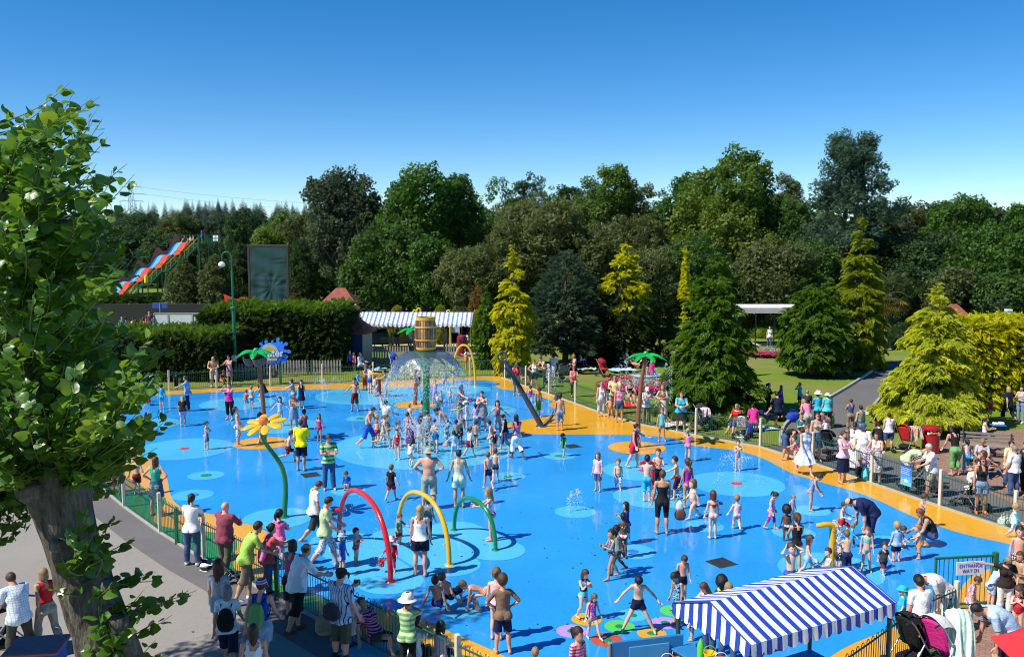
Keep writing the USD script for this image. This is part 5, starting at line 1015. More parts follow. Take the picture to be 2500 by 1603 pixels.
M_LIME1=mat('lime_leaf',lambda path:usdkit.material(stage,path,{'g':('geometry',{}),'o':('object_info',{}),'m':('math',{'math_type':'add'}),'fr':('math',{'math_type':'fraction'}),'r':('rgb_ramp',{'ramp':[(0,(0.045,0.125,0.012)),(.5,(0.085,0.195,0.018)),(1,(0.165,0.27,0.028))]}),'rt':('rgb_ramp',{'ramp':[(0,(0.13,0.30,0.015)),(1,(0.34,0.46,0.03))]}),'p':('principled_bsdf',{'roughness':.33,'specular_ior_level':.55}),'t':('translucent_bsdf',{}),'x':('mix_closure',{'fac':.36}),'n':('noise_texture',{'scale':30.0,'detail':3.0}),'bm':('bump',{'strength':.25,'distance':.01})},[('o.random','m.value1'),('g.random_per_island','m.value2'),('m.value','fr.value1'),('fr.value','r.fac'),('fr.value','rt.fac'),('r.color','p.base_color'),('rt.color','t.color'),('g.position','n.vector'),('n.fac','bm.height'),('bm.normal','p.normal'),('p.BSDF','x.closure1'),('t.BSDF','x.closure2')],surface='x.closure'))
M_TWIG=paint('green_twig',(0.16,0.17,0.04),.7,.3,9)
HALF=np.array([(0,0),(.28,-.10),(.5,.10),(.53,.34),(.40,.62),(.20,.86),(0,1.05)])
def lime_leaf(rg,size):
 """A heart-shaped blade along +y, folded on its midrib and curled at the rim."""
 V=[(0,0.0,0),(0,.35,.02),(0,.7,.01),(0,1.05,-.12)];fold=rg.uniform(.05,.45);curl=rg.uniform(-.1,.45);F=[]
 for s in(-1,1):
  k=len(V);pts=[(.30,-.10),(.52,.12),(.53,.38),(.40,.64),(.20,.88)]
  V+=[(s*x,y,-fold*x*x*2+fold*.3*x-curl*y*y*.35+rg.normal(0,.025))for x,y in pts]
  tri=[(0,k,k+1),(0,k+1,1),(1,k+1,k+2),(1,k+2,k+3),(1,k+3,2),(2,k+3,k+4),(2,k+4,3)]
  F+=tri if s>0 else[(a,c,b_)for a,b_,c in tri]
 return np.array(V)*size,np.array(F)
rg=np.random.default_rng(77)
CROWNP=Polygon([(-260,430),(-60,400),(15,350),(60,315),(120,262),(165,195),(215,235),(262,250),(262,330),(270,350),(322,400),(328,440),(300,470),(322,520),(330,560),(372,610),(330,640),(268,690),(300,740),(330,790),(405,820),(440,860),(420,925),(390,960),(425,1000),(410,1035),(380,1050),(385,1095),(330,1085),(300,1120),(265,1105),(240,1165),(195,1180),(150,1120),(60,1090),(-40,1120),(-260,1200)])
shoots=[]
tips_=[(172,200),(180,225),(243,236),(262,335),(225,300),(328,425),(310,400),(225,420),(325,500),(372,605),(345,570),(300,640),(265,700),(255,745),(330,800),(430,845),(405,850),(412,920),(420,1000),(405,1020),(330,1060),(383,1092),(345,1100),(300,1110),(240,1160),(205,1170),(60,300),(30,330),(0,350),(110,260),(140,250),(70,420),(120,600),(30,610),(10,700),(20,850),(60,900),(100,1000),(90,1060),(40,1050),(160,1090)]
def trunk_at(y):
 k=np.argmin(abs(np.array([c[1]for c in ctl])-y));return ctl[k][0]
for tx,ty in tips_:shoots.append((tx,ty,rg.uniform(-.9,.5)))
while len(shoots)<330:
 x,y=rg.uniform(-240,440),rg.uniform(230,1180)
 if CROWNP.contains(Point(x,y)):shoots.append((x,y,rg.uniform(-1.3,1.3)))
low=[(215,1240,-.4),(160,1290,-.5),(180,1330,-.5),(230,1300,-.4),(150,1360,-.5),(110,1430,-.5),(260,1290,-.2),(285,1340,-.2),(330,1310,.1),(300,1270,0),(240,1360,-.5),(480,1440,.2),(470,1450,.3),(420,1500,.2),(380,1395,.2),(350,1390,.1),(400,1420,.3),(430,1465,.1),(390,1470,0),(350,1440,-.1),(330,1480,-.2),(300,1400,-.2),(240,1480,-.5),(220,1530,-.5),(260,1540,-.5),(310,1520,-.4),(200,1590,-.5),(250,1600,-.5),(300,1600,-.5),(380,1560,-.1),(410,1590,-.1),(370,1600,0)]
leaves=[]
def grow(tx,ty,dy,root,size=(.088,.150),step=.070):
 tip=lp(tx,ty,dy);root=np.asarray(root,float);L=np.linalg.norm(tip-root);mid=(root+tip)/2+[0,rg.normal(0,.1),-.06*L if tip[2]>root[2]else .10*L]
 P=spline([root,mid,tip],max(6,int(L/.12)));tw=tube(P,np.linspace(.010,.0025,len(P)),4);k=max(4,int(L/step))
 for i in range(k):
  s=.12+.88*(i+.55+rg.random()*.45)/k;p=P[min(len(P)-1,int(s*(len(P)-1)))];d=(tip-root)/L;a=rg.uniform(0,6.28)
  side=np.array([cos(a),sin(a)*.8,.25]);side-=d*(side@d)*.6;side/=np.linalg.norm(side)
  y=side*.85+d*.45+[0,0,-.22];y/=np.linalg.norm(y);z=np.array([-.25,-.45,.75])+rg.normal(0,.45,3);z-=y*(z@y);z/=np.linalg.norm(z);x=np.cross(y,z)
  V,F=lime_leaf(rg,rg.uniform(*size)*(1.0-.35*max(0,s-.8)/.2));leaves.append((V@np.array([x,y,z])+p+side*.03,F))
 return tw
twigs=[]
for tx,ty,dy in shoots:
 ry_=min(1180,ty+rg.uniform(60,240));twigs.append(grow(tx,ty,dy,lp(trunk_at(ry_)+rg.uniform(-20,20)if ry_<1150 else trunk_at(ry_),ry_)))
for tx,ty,dy in low:
 ry_=min(1640,ty+rg.uniform(20,90));twigs.append(grow(tx,ty,dy,lp(np.interp(ry_,[1200,1300,1440,1603],[134,166,216,268])+20,ry_,-.15),(.085,.135),.06))
part(lt_,'twigs',cat(twigs),M_TWIG,kind='stuff')
dist=[np.linalg.norm(V.mean(0)-[0,0,CAM_H])for V,F in leaves]
vis=[(-1 if not(0<1250+V.mean(0)[0]/V.mean(0)[1]*FOCAL_PX)else 0)for V,F in leaves]
order=sorted(range(len(leaves)),key=lambda i:dist[i]+(100 if vis[i]else 0))
for i in order[:300]:part(lt_,'leaf',leaves[i],M_LIME1,smooth=True)
part(lt_,'leaves',cat([TM(*leaves[i])for i in order[300:]]),M_LIME1,smooth=True,kind='stuff')
# shade tree out of the left edge, whose right side fills the dark corner behind the lime
sh=thing('shade_tree','dark shaded tree behind the lime trunk at the left edge','tree',loc=(-9.6,12.0,0));treetrunk(sh,np.zeros(3),9.5,.3,8)
rg=np.random.default_rng(31);n=700;d=rg.normal(0,1,(n,3));d/=np.linalg.norm(d,axis=1,keepdims=True);r=rg.uniform(.45,1.0,(n,1))**.5
P=d*r*[2.5,1.9,1.35]+[0,-.2,5.8];P=np.vstack([P,rg.uniform(-1,1,(260,3))*[1.5,1.2,1.0]+[2.2,-.2,5.6],rg.normal(0,1,(230,3))*[.7,.7,.55]+[-1.5,2.2,10.0],rg.normal(0,1,(90,3))*[.6,.5,.5]+[-2.2,1.0,9.0]])
scatter(sh,'crown',CLF,[LM['mid']]*3,P,rg.uniform(.40,.62,len(P)),rand_quats(rg,len(P)))
# ------------------------------------------------------------------ people: one smooth body per build, posed by its joints
BUILDS={'man':dict(head=.131,hw=.044,hipz=.515,kneez=.285,waist=(.617,.079,.060),hip=(.535,.090,.068),chest=(.735,.100,.068),shz=.815,shx=.112,neck=.031,thigh=.050,knee=.031,calf=.034,ankle=.0235,foot=.145,ua=.027,el=.021,fa=.023,wr=.0165,hand=.105,arm=(.168,.142),bust=0,belly=.0),'stout':dict(head=.131,hw=.046,hipz=.510,kneez=.285,waist=(.617,.100,.086),hip=(.535,.101,.080),chest=(.735,.110,.080),shz=.815,shx=.115,neck=.036,thigh=.057,knee=.035,calf=.038,ankle=.023,foot=.145,ua=.033,el=.025,fa=.026,wr=.018,hand=.105,arm=(.168,.142),bust=0,belly=.02),'woman':dict(head=.134,hw=.044,hipz=.515,kneez=.285,waist=(.620,.069,.055),hip=(.530,.097,.072),chest=(.735,.085,.060),shz=.812,shx=.098,neck=.026,thigh=.054,knee=.032,calf=.034,ankle=.0225,foot=.138,ua=.026,el=.021,fa=.0215,wr=.0155,hand=.100,arm=(.165,.138),bust=.030,belly=.0),'plump':dict(head=.134,hw=.046,hipz=.510,kneez=.285,waist=(.620,.092,.078),hip=(.530,.112,.088),chest=(.735,.100,.074),shz=.812,shx=.104,neck=.030,thigh=.064,knee=.038,calf=.040,ankle=.023,foot=.138,ua=.033,el=.025,fa=.025,wr=.0165,hand=.100,arm=(.165,.138),bust=.038,belly=.01),'child':dict(head=.172,hw=.056,hipz=.490,kneez=.270,waist=(.605,.070,.055),hip=(.515,.078,.062),chest=(.710,.082,.058),shz=.775,shx=.094,neck=.027,thigh=.043,knee=.029,calf=.030,ankle=.022,foot=.150,ua=.0235,el=.0195,fa=.0205,wr=.0155,hand=.100,arm=(.158,.135),bust=0,belly=.0),'toddler':dict(head=.215,hw=.072,hipz=.435,kneez=.235,waist=(.555,.089,.077),hip=(.470,.088,.080),chest=(.655,.092,.070),shz=.715,shx=.103,neck=.032,thigh=.053,knee=.036,calf=.037,ankle=.025,foot=.155,ua=.029,el=.024,fa=.024,wr=.018,hand=.100,arm=(.140,.115),bust=0,belly=.02)}
ABD0=radians(38)
BN=['pelvis','spine','chest','neck','head','uaL','faL','haL','uaR','faR','haR','thL','caL','ftL','thR','caR','ftR']
PAR={'spine':'pelvis','chest':'spine','neck':'chest','head':'neck','uaL':'chest','faL':'uaL','haL':'faL','uaR':'chest','faR':'uaR','haR':'faR','caL':'thL','ftL':'caL','caR':'thR','ftR':'caR'}
def sdf_cone(P,a,b_,ra,rb):
 a,b_=np.asarray(a,float),np.asarray(b_,float);d=b_-a;t=np.clip(((P-a)@d)/max(d@d,1e-12),0,1)
 return np.linalg.norm(P-a-t[:,None]*d,axis=1)-(ra+(rb-ra)*t)
def sdf_ell(P,c,r):
 q=(P-c)/r;k=np.linalg.norm(q,axis=1);return(k-1)*np.min(r)*np.where(k>1,1.0,1.0)if np.ptp(r)<1e-9 else k*(k-1)/np.maximum(np.linalg.norm(q/r,axis=1),1e-9)
def smin(a,b_,k):
 h=np.clip(.5+.5*(b_-a)/k,0,1);return b_*(1-h)+a*h-k*h*(1-h)
def mesh_sdf(f,lo,hi,step):
 """Samples a distance field on a grid and extracts its zero surface."""
 lo,hi=np.asarray(lo,float),np.asarray(hi,float);n=np.ceil((hi-lo)/step).astype(int)+1;ax=[lo[i]+step*np.arange(n[i])for i in range(3)]
 G=np.stack(np.meshgrid(*ax,indexing='ij'),-1).reshape(-1,3);D=np.concatenate([f(G[i:i+200000])for i in range(0,len(G),200000)]).reshape(n)
 Dl=D.tolist();l0,l1,l2=lo;n0,n1,n2=n-1;inv=1/step
 def look(x,y,z):
  x,y,z=(x-l0)*inv,(y-l1)*inv,(z-l2)*inv
  i,j,k=int(x),int(y),int(z)
  if i<0 or j<0 or k<0 or i>=n0 or j>=n1 or k>=n2:return-1.0
  x-=i;y-=j;z-=k;A,B=Dl[i],Dl[i+1];a0,a1,b0,b1=A[j],A[j+1],B[j],B[j+1]
  c00=a0[k]*(1-x)+b0[k]*x;c01=a0[k+1]*(1-x)+b0[k+1]*x;c10=a1[k]*(1-x)+b1[k]*x;c11=a1[k+1]*(1-x)+b1[k+1]*x
  return-((c00*(1-y)+c10*y)*(1-z)+(c01*(1-y)+c11*y)*z)
 return Manifold.level_set(look,[*lo,*hi],step)
class Build:pass
iARM=[5,6,7,8,9,10]
def make_build(kind):
 p=BUILDS[kind];T=Build();T.p=p;T.kind=kind;hz,kz,az=p['hipz'],p['kneez'],.04;hx=p['hip'][1]*.56
 hc=1-p['head']/2;hh=p['head']/2;nz=p['shz']+.028
 T.hc,T.hh,T.hw=hc,hh,p['hw'];hy=-.012
 J={'pelvis':(0,0,p['hip'][0]),'spine':(0,0,p['waist'][0]),'chest':(0,.004,p['chest'][0]-.05),'neck':(0,.006,nz),'head':(0,hy*.3,hc-hh*.75)}
 for s,n in((1,'L'),(-1,'R')):
  sh=np.array([s*p['shx'],.004,p['shz']]);d=np.array([s*sin(ABD0),0,-cos(ABD0)]);el=sh+d*p['arm'][0];wr=el+d*p['arm'][1]
  J['ua'+n],J['fa'+n],J['ha'+n]=sh,el,wr;J['tip'+n]=wr+d*p['hand']
  J['th'+n],J['ca'+n],J['ft'+n]=(s*hx,0,hz),(s*hx*1.0,-.004,kz),(s*hx*1.0,.008,az)
 J={k:np.array(v,float)for k,v in J.items()};T.J=J
 wz,wx,wy=p['waist'];pz,px,py=p['hip'];cz,cx,cy=p['chest']
 def body(P):
  Q=P.copy();Q[:,0]=abs(Q[:,0])
  def tor(P):
   d=sdf_ell(P,np.array([0,0,pz]),np.array([px,py,.075]));d=smin(d,sdf_ell(P,np.array([0,-p['belly']*.6,wz]),np.array([wx,wy+p['belly']*.5,.085])),.035)
   d=smin(d,sdf_ell(P,np.array([0,.004,cz]),np.array([cx,cy,.105])),.035);d=smin(d,sdf_cone(P,(0,.008,p['shz']-.012),(p['shx']*.9,.006,p['shz']-.004),p['ua']*1.25,p['ua']*1.15),.03)
   d=smin(d,sdf_ell(P,np.array([.040,.045,pz-.030]),np.array([.052,.050,.055])),.02)
   if p['bust']:d=smin(d,sdf_ell(P,np.array([cx*.47,-cy*.82,cz-.012]),np.array([p['bust']*1.25,p['bust'],p['bust']*1.15])),.014)
   return d
  d=tor(Q);L=lambda n:J[n]
  d=smin(d,sdf_cone(Q,(0,.012,nz-.03),(0,0,hc-hh*.5),p['neck']*1.12,p['neck']),.022)
  arm=smin(sdf_cone(Q,L('uaL'),L('faL'),p['ua']*1.12,p['el']),sdf_cone(Q,L('faL')+(L('haL')-L('faL'))*.0,L('haL'),p['fa'],p['wr']),.010)
  arm=smin(arm,sdf_cone(Q,L('faL'),L('faL')*.65+L('haL')*.35,p['el'],p['fa']*1.08),.012)
  leg=smin(sdf_cone(Q,L('thL')+[0.004,0,-.02],L('caL'),p['thigh'],p['knee']),sdf_cone(Q,L('caL'),L('ftL'),p['knee']*.93,p['ankle']),.012)
  leg=smin(leg,sdf_ell(Q,L('caL')*.68+L('ftL')*.32+[0,.010,0],np.array([p['calf'],p['calf']*1.12,.085])),.015)
  f0=L('ftL')+[0,.018,-.016];f1=L('ftL')+[.008,-p['foot']*.66,-.027]
  foot=smin(sdf_cone(Q,f0,L('ftL')+[.003,-p['foot']*.30,-.012],.021,.019),sdf_cone(Q,L('ftL')+[.003,-p['foot']*.30,-.014],f1,.020,.0125),.012)
  foot=smin(foot,sdf_cone(Q,L('ftL')+[-.004,-p['foot']*.45,-.024],f1+[-.010,-.004,0],.016,.0125),.01);leg=smin(leg,foot,.014)
  return smin(smin(d,arm,.016),leg,.012)
 xm=abs(J['haL'][0])+.03
 B=mesh_sdf(body,(-xm,-.16,-.012),(xm,.14,hc-hh*.35),.0165)
 hw=p['hw'];C=np.array([0,hy,hc])
 def headf(P):
  Q=P-C;Q[:,0]=abs(Q[:,0]);u=hh
  d=sdf_ell(Q,np.array([0,.12*u,.18*u]),np.array([hw*1.0,hw*1.18,u*.82]));d=smin(d,sdf_ell(Q,np.array([0,-.10*u,-.42*u]),np.array([hw*.78,hw*.90,u*.56])),.35*hw)
  d=smin(d,sdf_cone(Q,(0,-hw*1.00,.02*u),(0,-hw*1.16,-.22*u),hw*.10,hw*.17),.16*hw)
  d=np.maximum(d,-sdf_ell(Q,np.array([hw*.40,-hw*1.16,.06*u]),np.array([hw*.24,hw*.22,hw*.16])))
  d=smin(d,sdf_ell(Q,np.array([hw*.39,-hw*.93,.06*u]),np.array([hw*.17,hw*.13,hw*.14])),.05*hw)
  d=smin(d,sdf_ell(Q,np.array([0,-hw*1.00,-.50*u]),np.array([hw*.30,hw*.12,hw*.085])),.08*hw)
  d=smin(d,sdf_ell(Q,np.array([0,-hw*.92,-.80*u]),np.array([hw*.30,hw*.18,hw*.18])),.15*hw)
  d=smin(d,sdf_ell(Q,np.array([hw*1.03,.10*u,-.02*u]),np.array([hw*.10,hw*.24,hw*.34])),.06*hw)
  return smin(d,sdf_cone(Q,(0,.16*u,-.45*u),(0,.2*u,-1.5*u),p['neck']*1.0,p['neck']*1.06),.2*hw)
 HM=mesh_sdf(headf,C+[-hw*1.3,-hw*1.5,-hh*1.35],C+[hw*1.3,hw*1.6,hh*1.15],.0105 if kind in('man','stout','woman','plump')else .0125)
 def hand(s):
  n='L' if s>0 else 'R';w=J['ha'+n];d=np.array([s*sin(ABD0),0,-cos(ABD0)]);side=np.array([0,-1.0,0]);nor=np.cross(d,side)*s
  h=p['hand'];r=h*.088;sph=lambda c,q:Manifold.sphere(q,8).translate(list(map(float,c)))
  pal=Manifold.batch_hull([sph(w-d*h*.02,h*.12),sph(w+d*h*.48+side*h*.20,r*1.15),sph(w+d*h*.46-side*h*.20,r*1.1),sph(w+d*h*.15+side*h*.17,r*1.2),sph(w+d*h*.14-side*h*.12,r*1.15)]);out=pal
  for k,(o,L_)in enumerate(((.19,.46),(.065,.52),(-.065,.48),(-.185,.37))):
   b0=w+d*h*.44+side*h*o;L2=h*L_;c1=b0+d*L2*.5+nor*(-.06*L2);c2=c1+d*L2*.28-nor*.16*L2;c3=c2+d*L2*.16-nor*.20*L2
   for q0,q1,ra,rb in((b0,c1,r,r*.9),(c1,c2,r*.9,r*.82),(c2,c3,r*.82,r*.7)):out=out+Manifold.batch_hull([sph(q0,ra),sph(q1,rb)])
  t0=w+d*h*.14+side*h*.17;t1=t0+d*h*.18+side*h*.15-nor*h*.05;t2=t1+d*h*.17+side*h*.03-nor*h*.04
  for q0,q1,ra,rb in((t0,t1,r*1.15,r),(t1,t2,r,r*.8)):out=out+Manifold.batch_hull([sph(q0,ra),sph(q1,rb)])
  return out
 B=(B.simplify(.0026)+HM.simplify(.0014))+hand(1)+hand(-1)
 m=B.to_mesh();V=np.array(m.vert_properties[:,:3],float);F=np.array(m.tri_verts,int);T.V,T.F=V,F
 seg={'pelvis':(J['pelvis']-[0,0,.03],J['spine'],.085),'spine':(J['spine'],J['chest'],.08),'chest':(J['chest'],J['neck']-[0,0,.03],.09),'neck':(J['neck'],J['head'],p['neck']),'head':(J['head'],np.array([0,hy,1.0]),p['hw']*1.1)}
 for n in 'LR':
  seg['ua'+n]=(J['ua'+n],J['fa'+n],p['ua']*1.05);seg['fa'+n]=(J['fa'+n],J['ha'+n],p['fa']);seg['ha'+n]=(J['ha'+n],J['tip'+n],p['hand']*.3)
  seg['th'+n]=(J['th'+n],J['ca'+n],p['thigh']);seg['ca'+n]=(J['ca'+n],J['ft'+n],p['calf']);seg['ft'+n]=(J['ft'+n]-[0,0,.012],J['ft'+n]+[0,-p['foot']*.6,-.03],.02)
 T.seg=seg
 def weights(V):
  Wt=np.zeros((len(V),len(BN)))
  for i,n in enumerate(BN):
   a,b_,r=seg[n];d=np.maximum(sdf_cone(V,a,b_,0,0),1e-5)/r;w=d**-7.0
   if n[-1]in 'LR' and n[:2]in('th','ca','ft','ua','fa','ha'):
    s=1 if n[-1]=='L' else-1;w=w*(1/(1+np.exp(-np.clip(s*V[:,0]/.006,-40,40))))
   if n[:2]in('th',):w=w*np.clip((J['th'+n[-1]][2]+.055-V[:,2])/.05,0,1)
   if n in('head',):w=np.where(V[:,2]>J['head'][2]+.012,w*1e4,w)
   if n in('ua'+n[-1],):w=w*np.clip((abs(V[:,0])-p['shx']*.62)/.03,0.0,1)
   Wt[:,i]=w
  Wt/=Wt.sum(1,keepdims=True);Wt[Wt<.02]=0;return Wt/Wt.sum(1,keepdims=True)
 T.weights=weights;T.W=weights(V);T.cache={}
 iA=[BN.index(x)for x in('uaL','faL','haL','uaR','faR','haR')];T.armw=T.W[:,iA].sum(1)
 def armt(V):
  out=np.zeros(len(V))
  for n,s in(('L',1),('R',-1)):
   a,b_=J['ua'+n],J['ha'+n];d=b_-a;t=((V-a)@d)/(d@d);out=np.where(V[:,0]*s>0,t,out)
  return out
 T.t=armt(V);iH=[BN.index(x)for x in('head',)];T.headw=T.W[:,iH].sum(1)
 T.N=vnormals(V,F);return T
def vnormals(V,F):
 n=np.zeros_like(V);fn=np.cross(V[F[:,1]]-V[F[:,0]],V[F[:,2]]-V[F[:,0]])
 for k in range(3):np.add.at(n,F[:,k],fn)
 return n/np.maximum(np.linalg.norm(n,axis=1,keepdims=True),1e-12)
def clip(V,F,g,extras):
 """Keeps the part of a mesh where g > 0; extras (arrays per vertex) are interpolated along the cut."""
 ins=g>0;k=ins[F].sum(1);full=F[k==3];newV,newE,idx=[V],[[e]for e in extras],{}
 n0=len(V);addV=[];addE=[[]for _ in extras];out=[]
 def cut(a,b_):
  key=(a,b_)if a<b_ else(b_,a)
  if key not in idx:
   t=g[a]/(g[a]-g[b_]);addV.append(V[a]+(V[b_]-V[a])*t);idx[key]=n0+len(addV)-1
   for e,l in zip(extras,addE):l.append(e[a]+(e[b_]-e[a])*t)
  return idx[key]
 for f in F[(k==1)|(k==2)]:
  f=list(f);ii=[ins[x]for x in f]
  if sum(ii)==1:
   r=ii.index(True);a,b_,c=f[r],f[(r+1)%3],f[(r+2)%3];out.append((a,cut(a,b_),cut(a,c)))
  else:
   r=ii.index(False);a,b_,c=f[r],f[(r+1)%3],f[(r+2)%3];p,q=cut(a,b_),cut(a,c);out+=[(p,b_,c),(p,c,q)]
 V2=np.vstack([V,np.array(addV)])if addV else V;E2=[np.concatenate([e,np.array(l)])if l else e for e,l in zip(extras,addE)]
 F2=np.vstack([full,np.array(out,int)])if out else full
 used,inv=np.unique(F2,return_inverse=True)
 return V2[used],inv.reshape(-1,3),[e[used]for e in E2]
def garment(T,kind,a=None,loose=None):
 """(vertices, triangles, weights) of a piece of clothing in the build's rest pose."""
 key=(kind,a,loose)
 if key in T.cache:return T.cache[key]
 V,F,N,p,J=T.V,T.F,T.N,T.p,T.J;x,y,z=V.T;ax_=abs(x);hz,kz=p['hipz'],p['kneez'];sz,cz,wz=p['shz'],p['chest'][0],p['waist'][0]
 arm=T.armw>.5;hand_=T.t>.97;crotch=hz-.035;BIG=.5;off=.005;flare=0.0;hem=None
 front=y<0;ncf=sz+.004-.022*(front);head=np.where(z>sz+.055,-1,1.0)
 strapx=p['shx']*.52;leg_cut=z-(crotch+.005+.85*np.maximum(0,ax_-.012))
 if kind in('tee','shirt'):
  sl=a if a is not None else .34;hem=hz-.02 if kind=='tee' else hz-.05
  neckz=sz+.026-.03*front-.006*(ax_<.03)
  g=np.where(arm,sl-T.t,np.minimum(z-hem,np.where(ax_<.075,neckz-z+.02*(ax_/.075)**2,.1)));off=loose or .011;flare=.012
 elif kind in('tank','cami','swim','vest'):
  top=cz+.020 if kind!='vest' else cz+.035;sw=.017 if kind=='cami' else .026;sw=.034 if kind=='vest' else sw
  strap=np.minimum(sw-abs(ax_-strapx),sz+.05-z);bib=top-z-.25*np.maximum(0,ax_-.055)
  side=(p['shx']*.93+.012-ax_)if kind!='vest' else .08+0*z
  g=np.where(arm&(T.t>.06),-.1,np.minimum(np.maximum(strap,bib),np.where(bib<0,.1,.1)))
  lo=leg_cut if kind=='swim' else z-(a if a is not None else hz+.005);g=np.minimum(g,lo);off={'swim':.004,'cami':.009,'tank':.006,'vest':.009}[kind];flare={'swim':0,'tank':.002,'cami':.010,'vest':.006}[kind];hem=None if kind=='swim' else hz
 elif kind=='tube':g=np.where(arm&(T.t>.05),-.1,np.minimum(cz+.018-z,z-(a if a is not None else hz)));off=.006
 elif kind=='bandeau':g=np.where(arm&(T.t>.05),-.1,np.minimum(cz+.022-z,z-(cz-.045)));off=.006
 elif kind=='briefs':g=np.where(arm,-.1,np.minimum(hz+.045-z,leg_cut));off=.005
 elif kind in('shorts','trunks','trousers','leggings'):
  lo=a if a is not None else{'shorts':kz+.06,'trunks':hz-.10,'trousers':.050,'leggings':.06}[kind]
  g=np.where(arm,-.1,np.minimum(hz+.070-z,z-lo));off=loose or{'shorts':.009,'trunks':.005,'trousers':.008,'leggings':.004}[kind];flare={'shorts':.016,'trunks':.003,'trousers':.010,'leggings':0}[kind];hem=lo
 elif kind=='suit':
  g=np.where(arm,(a or .55)-T.t,np.minimum(np.where(ax_<.07,sz+.03-z,.1),z-(hz-.14)));off=.006;flare=.003;hem=hz-.14
 elif kind=='shoes':g=np.where(arm,-.1,.052-z);off=.006
 elif kind=='socks':g=np.where(arm,-.1,.11-z);off=.004
 g=np.where((T.headw>.5),-.1,g)
 if kind not in('tee','shirt','suit'):pass
 V2,F2,(N2,W2)=clip(V,F,g,[N,T.W])
 N2/=np.maximum(np.linalg.norm(N2,axis=1,keepdims=True),1e-9);o=np.full(len(V2),off)
 if hem is not None:o+=flare*np.clip((hem+.18-V2[:,2])/.18,0,1)*(W2[:,[BN.index('uaL'),BN.index('uaR'),BN.index('faL'),BN.index('faR')]].sum(1)<.5)
 if flare:o+=.35*off*(np.asarray(meshkit.noise(V2*18,5)))
 o=o*(1-.45*np.clip(W2[:,iARM].sum(1)*1.5,0,1));V2=V2+N2*o[:,None];W2=W2/W2.sum(1,keepdims=True);T.cache[key]=(V2,F2,W2);return T.cache[key]
def skirt(T,top,hem,wide,ripple=.0,tier=0):
 key=('skirt',top,hem,wide,ripple)
 if key in T.cache:return T.cache[key]
 p=T.p;n=40;rows=14;V=[];F=[];a=np.arange(n)*2*np.pi/n
 for i in range(rows+1):
  s=i/rows;z=top+(hem-top)*s;zt=np.interp(z,[p['hipz']-.02,p['hip'][0],p['waist'][0],p['chest'][0]],[1.0,1.0,0.0,.5]);rx=(p['hip'][1]*zt+p['waist'][1]*(1-zt))*1.06+.008;ry=(p['hip'][2]*zt+p['waist'][2]*(1-zt))*1.10+.010
  below=np.clip((p['hipz']+.02-z)/max(p['hipz']+.02-hem,1e-6),0,1);k=1+(wide-1)*below;rp=1+ripple*s*np.sin(a*9+s*2)+ripple*.5*s*np.sin(a*5+1)
  V.append(np.c_[rx*k*rp*np.cos(a),ry*k*rp*np.sin(a)+.004,np.full(n,z)])
 V=np.vstack(V)
 for i in range(rows):
  for j in range(n):q,r,s_,t=i*n+j,i*n+(j+1)%n,(i+1)*n+(j+1)%n,(i+1)*n+j;F+=[(q,s_,r),(q,t,s_)]
 W=np.zeros((len(V),len(BN)));b=np.clip((p['hip'][0]+.01-V[:,2])/.16,0,.75);sL=1/(1+np.exp(-V[:,0]/.03))
 up=np.clip((V[:,2]-p['hip'][0])/max(p['waist'][0]-p['hip'][0],.01),0,1)*.6;W[:,BN.index('thL')]=b*sL;W[:,BN.index('thR')]=b*(1-sL);W[:,BN.index('spine')]=(1-b)*up;W[:,BN.index('pelvis')]=(1-b)*(1-up)
 T.cache[key]=(V,np.array(F),W);return T.cache[key]
def rigid(T,V,F,bone):
 W=np.zeros((len(V),len(BN)));W[:,BN.index(bone)]=1;return V,F,W
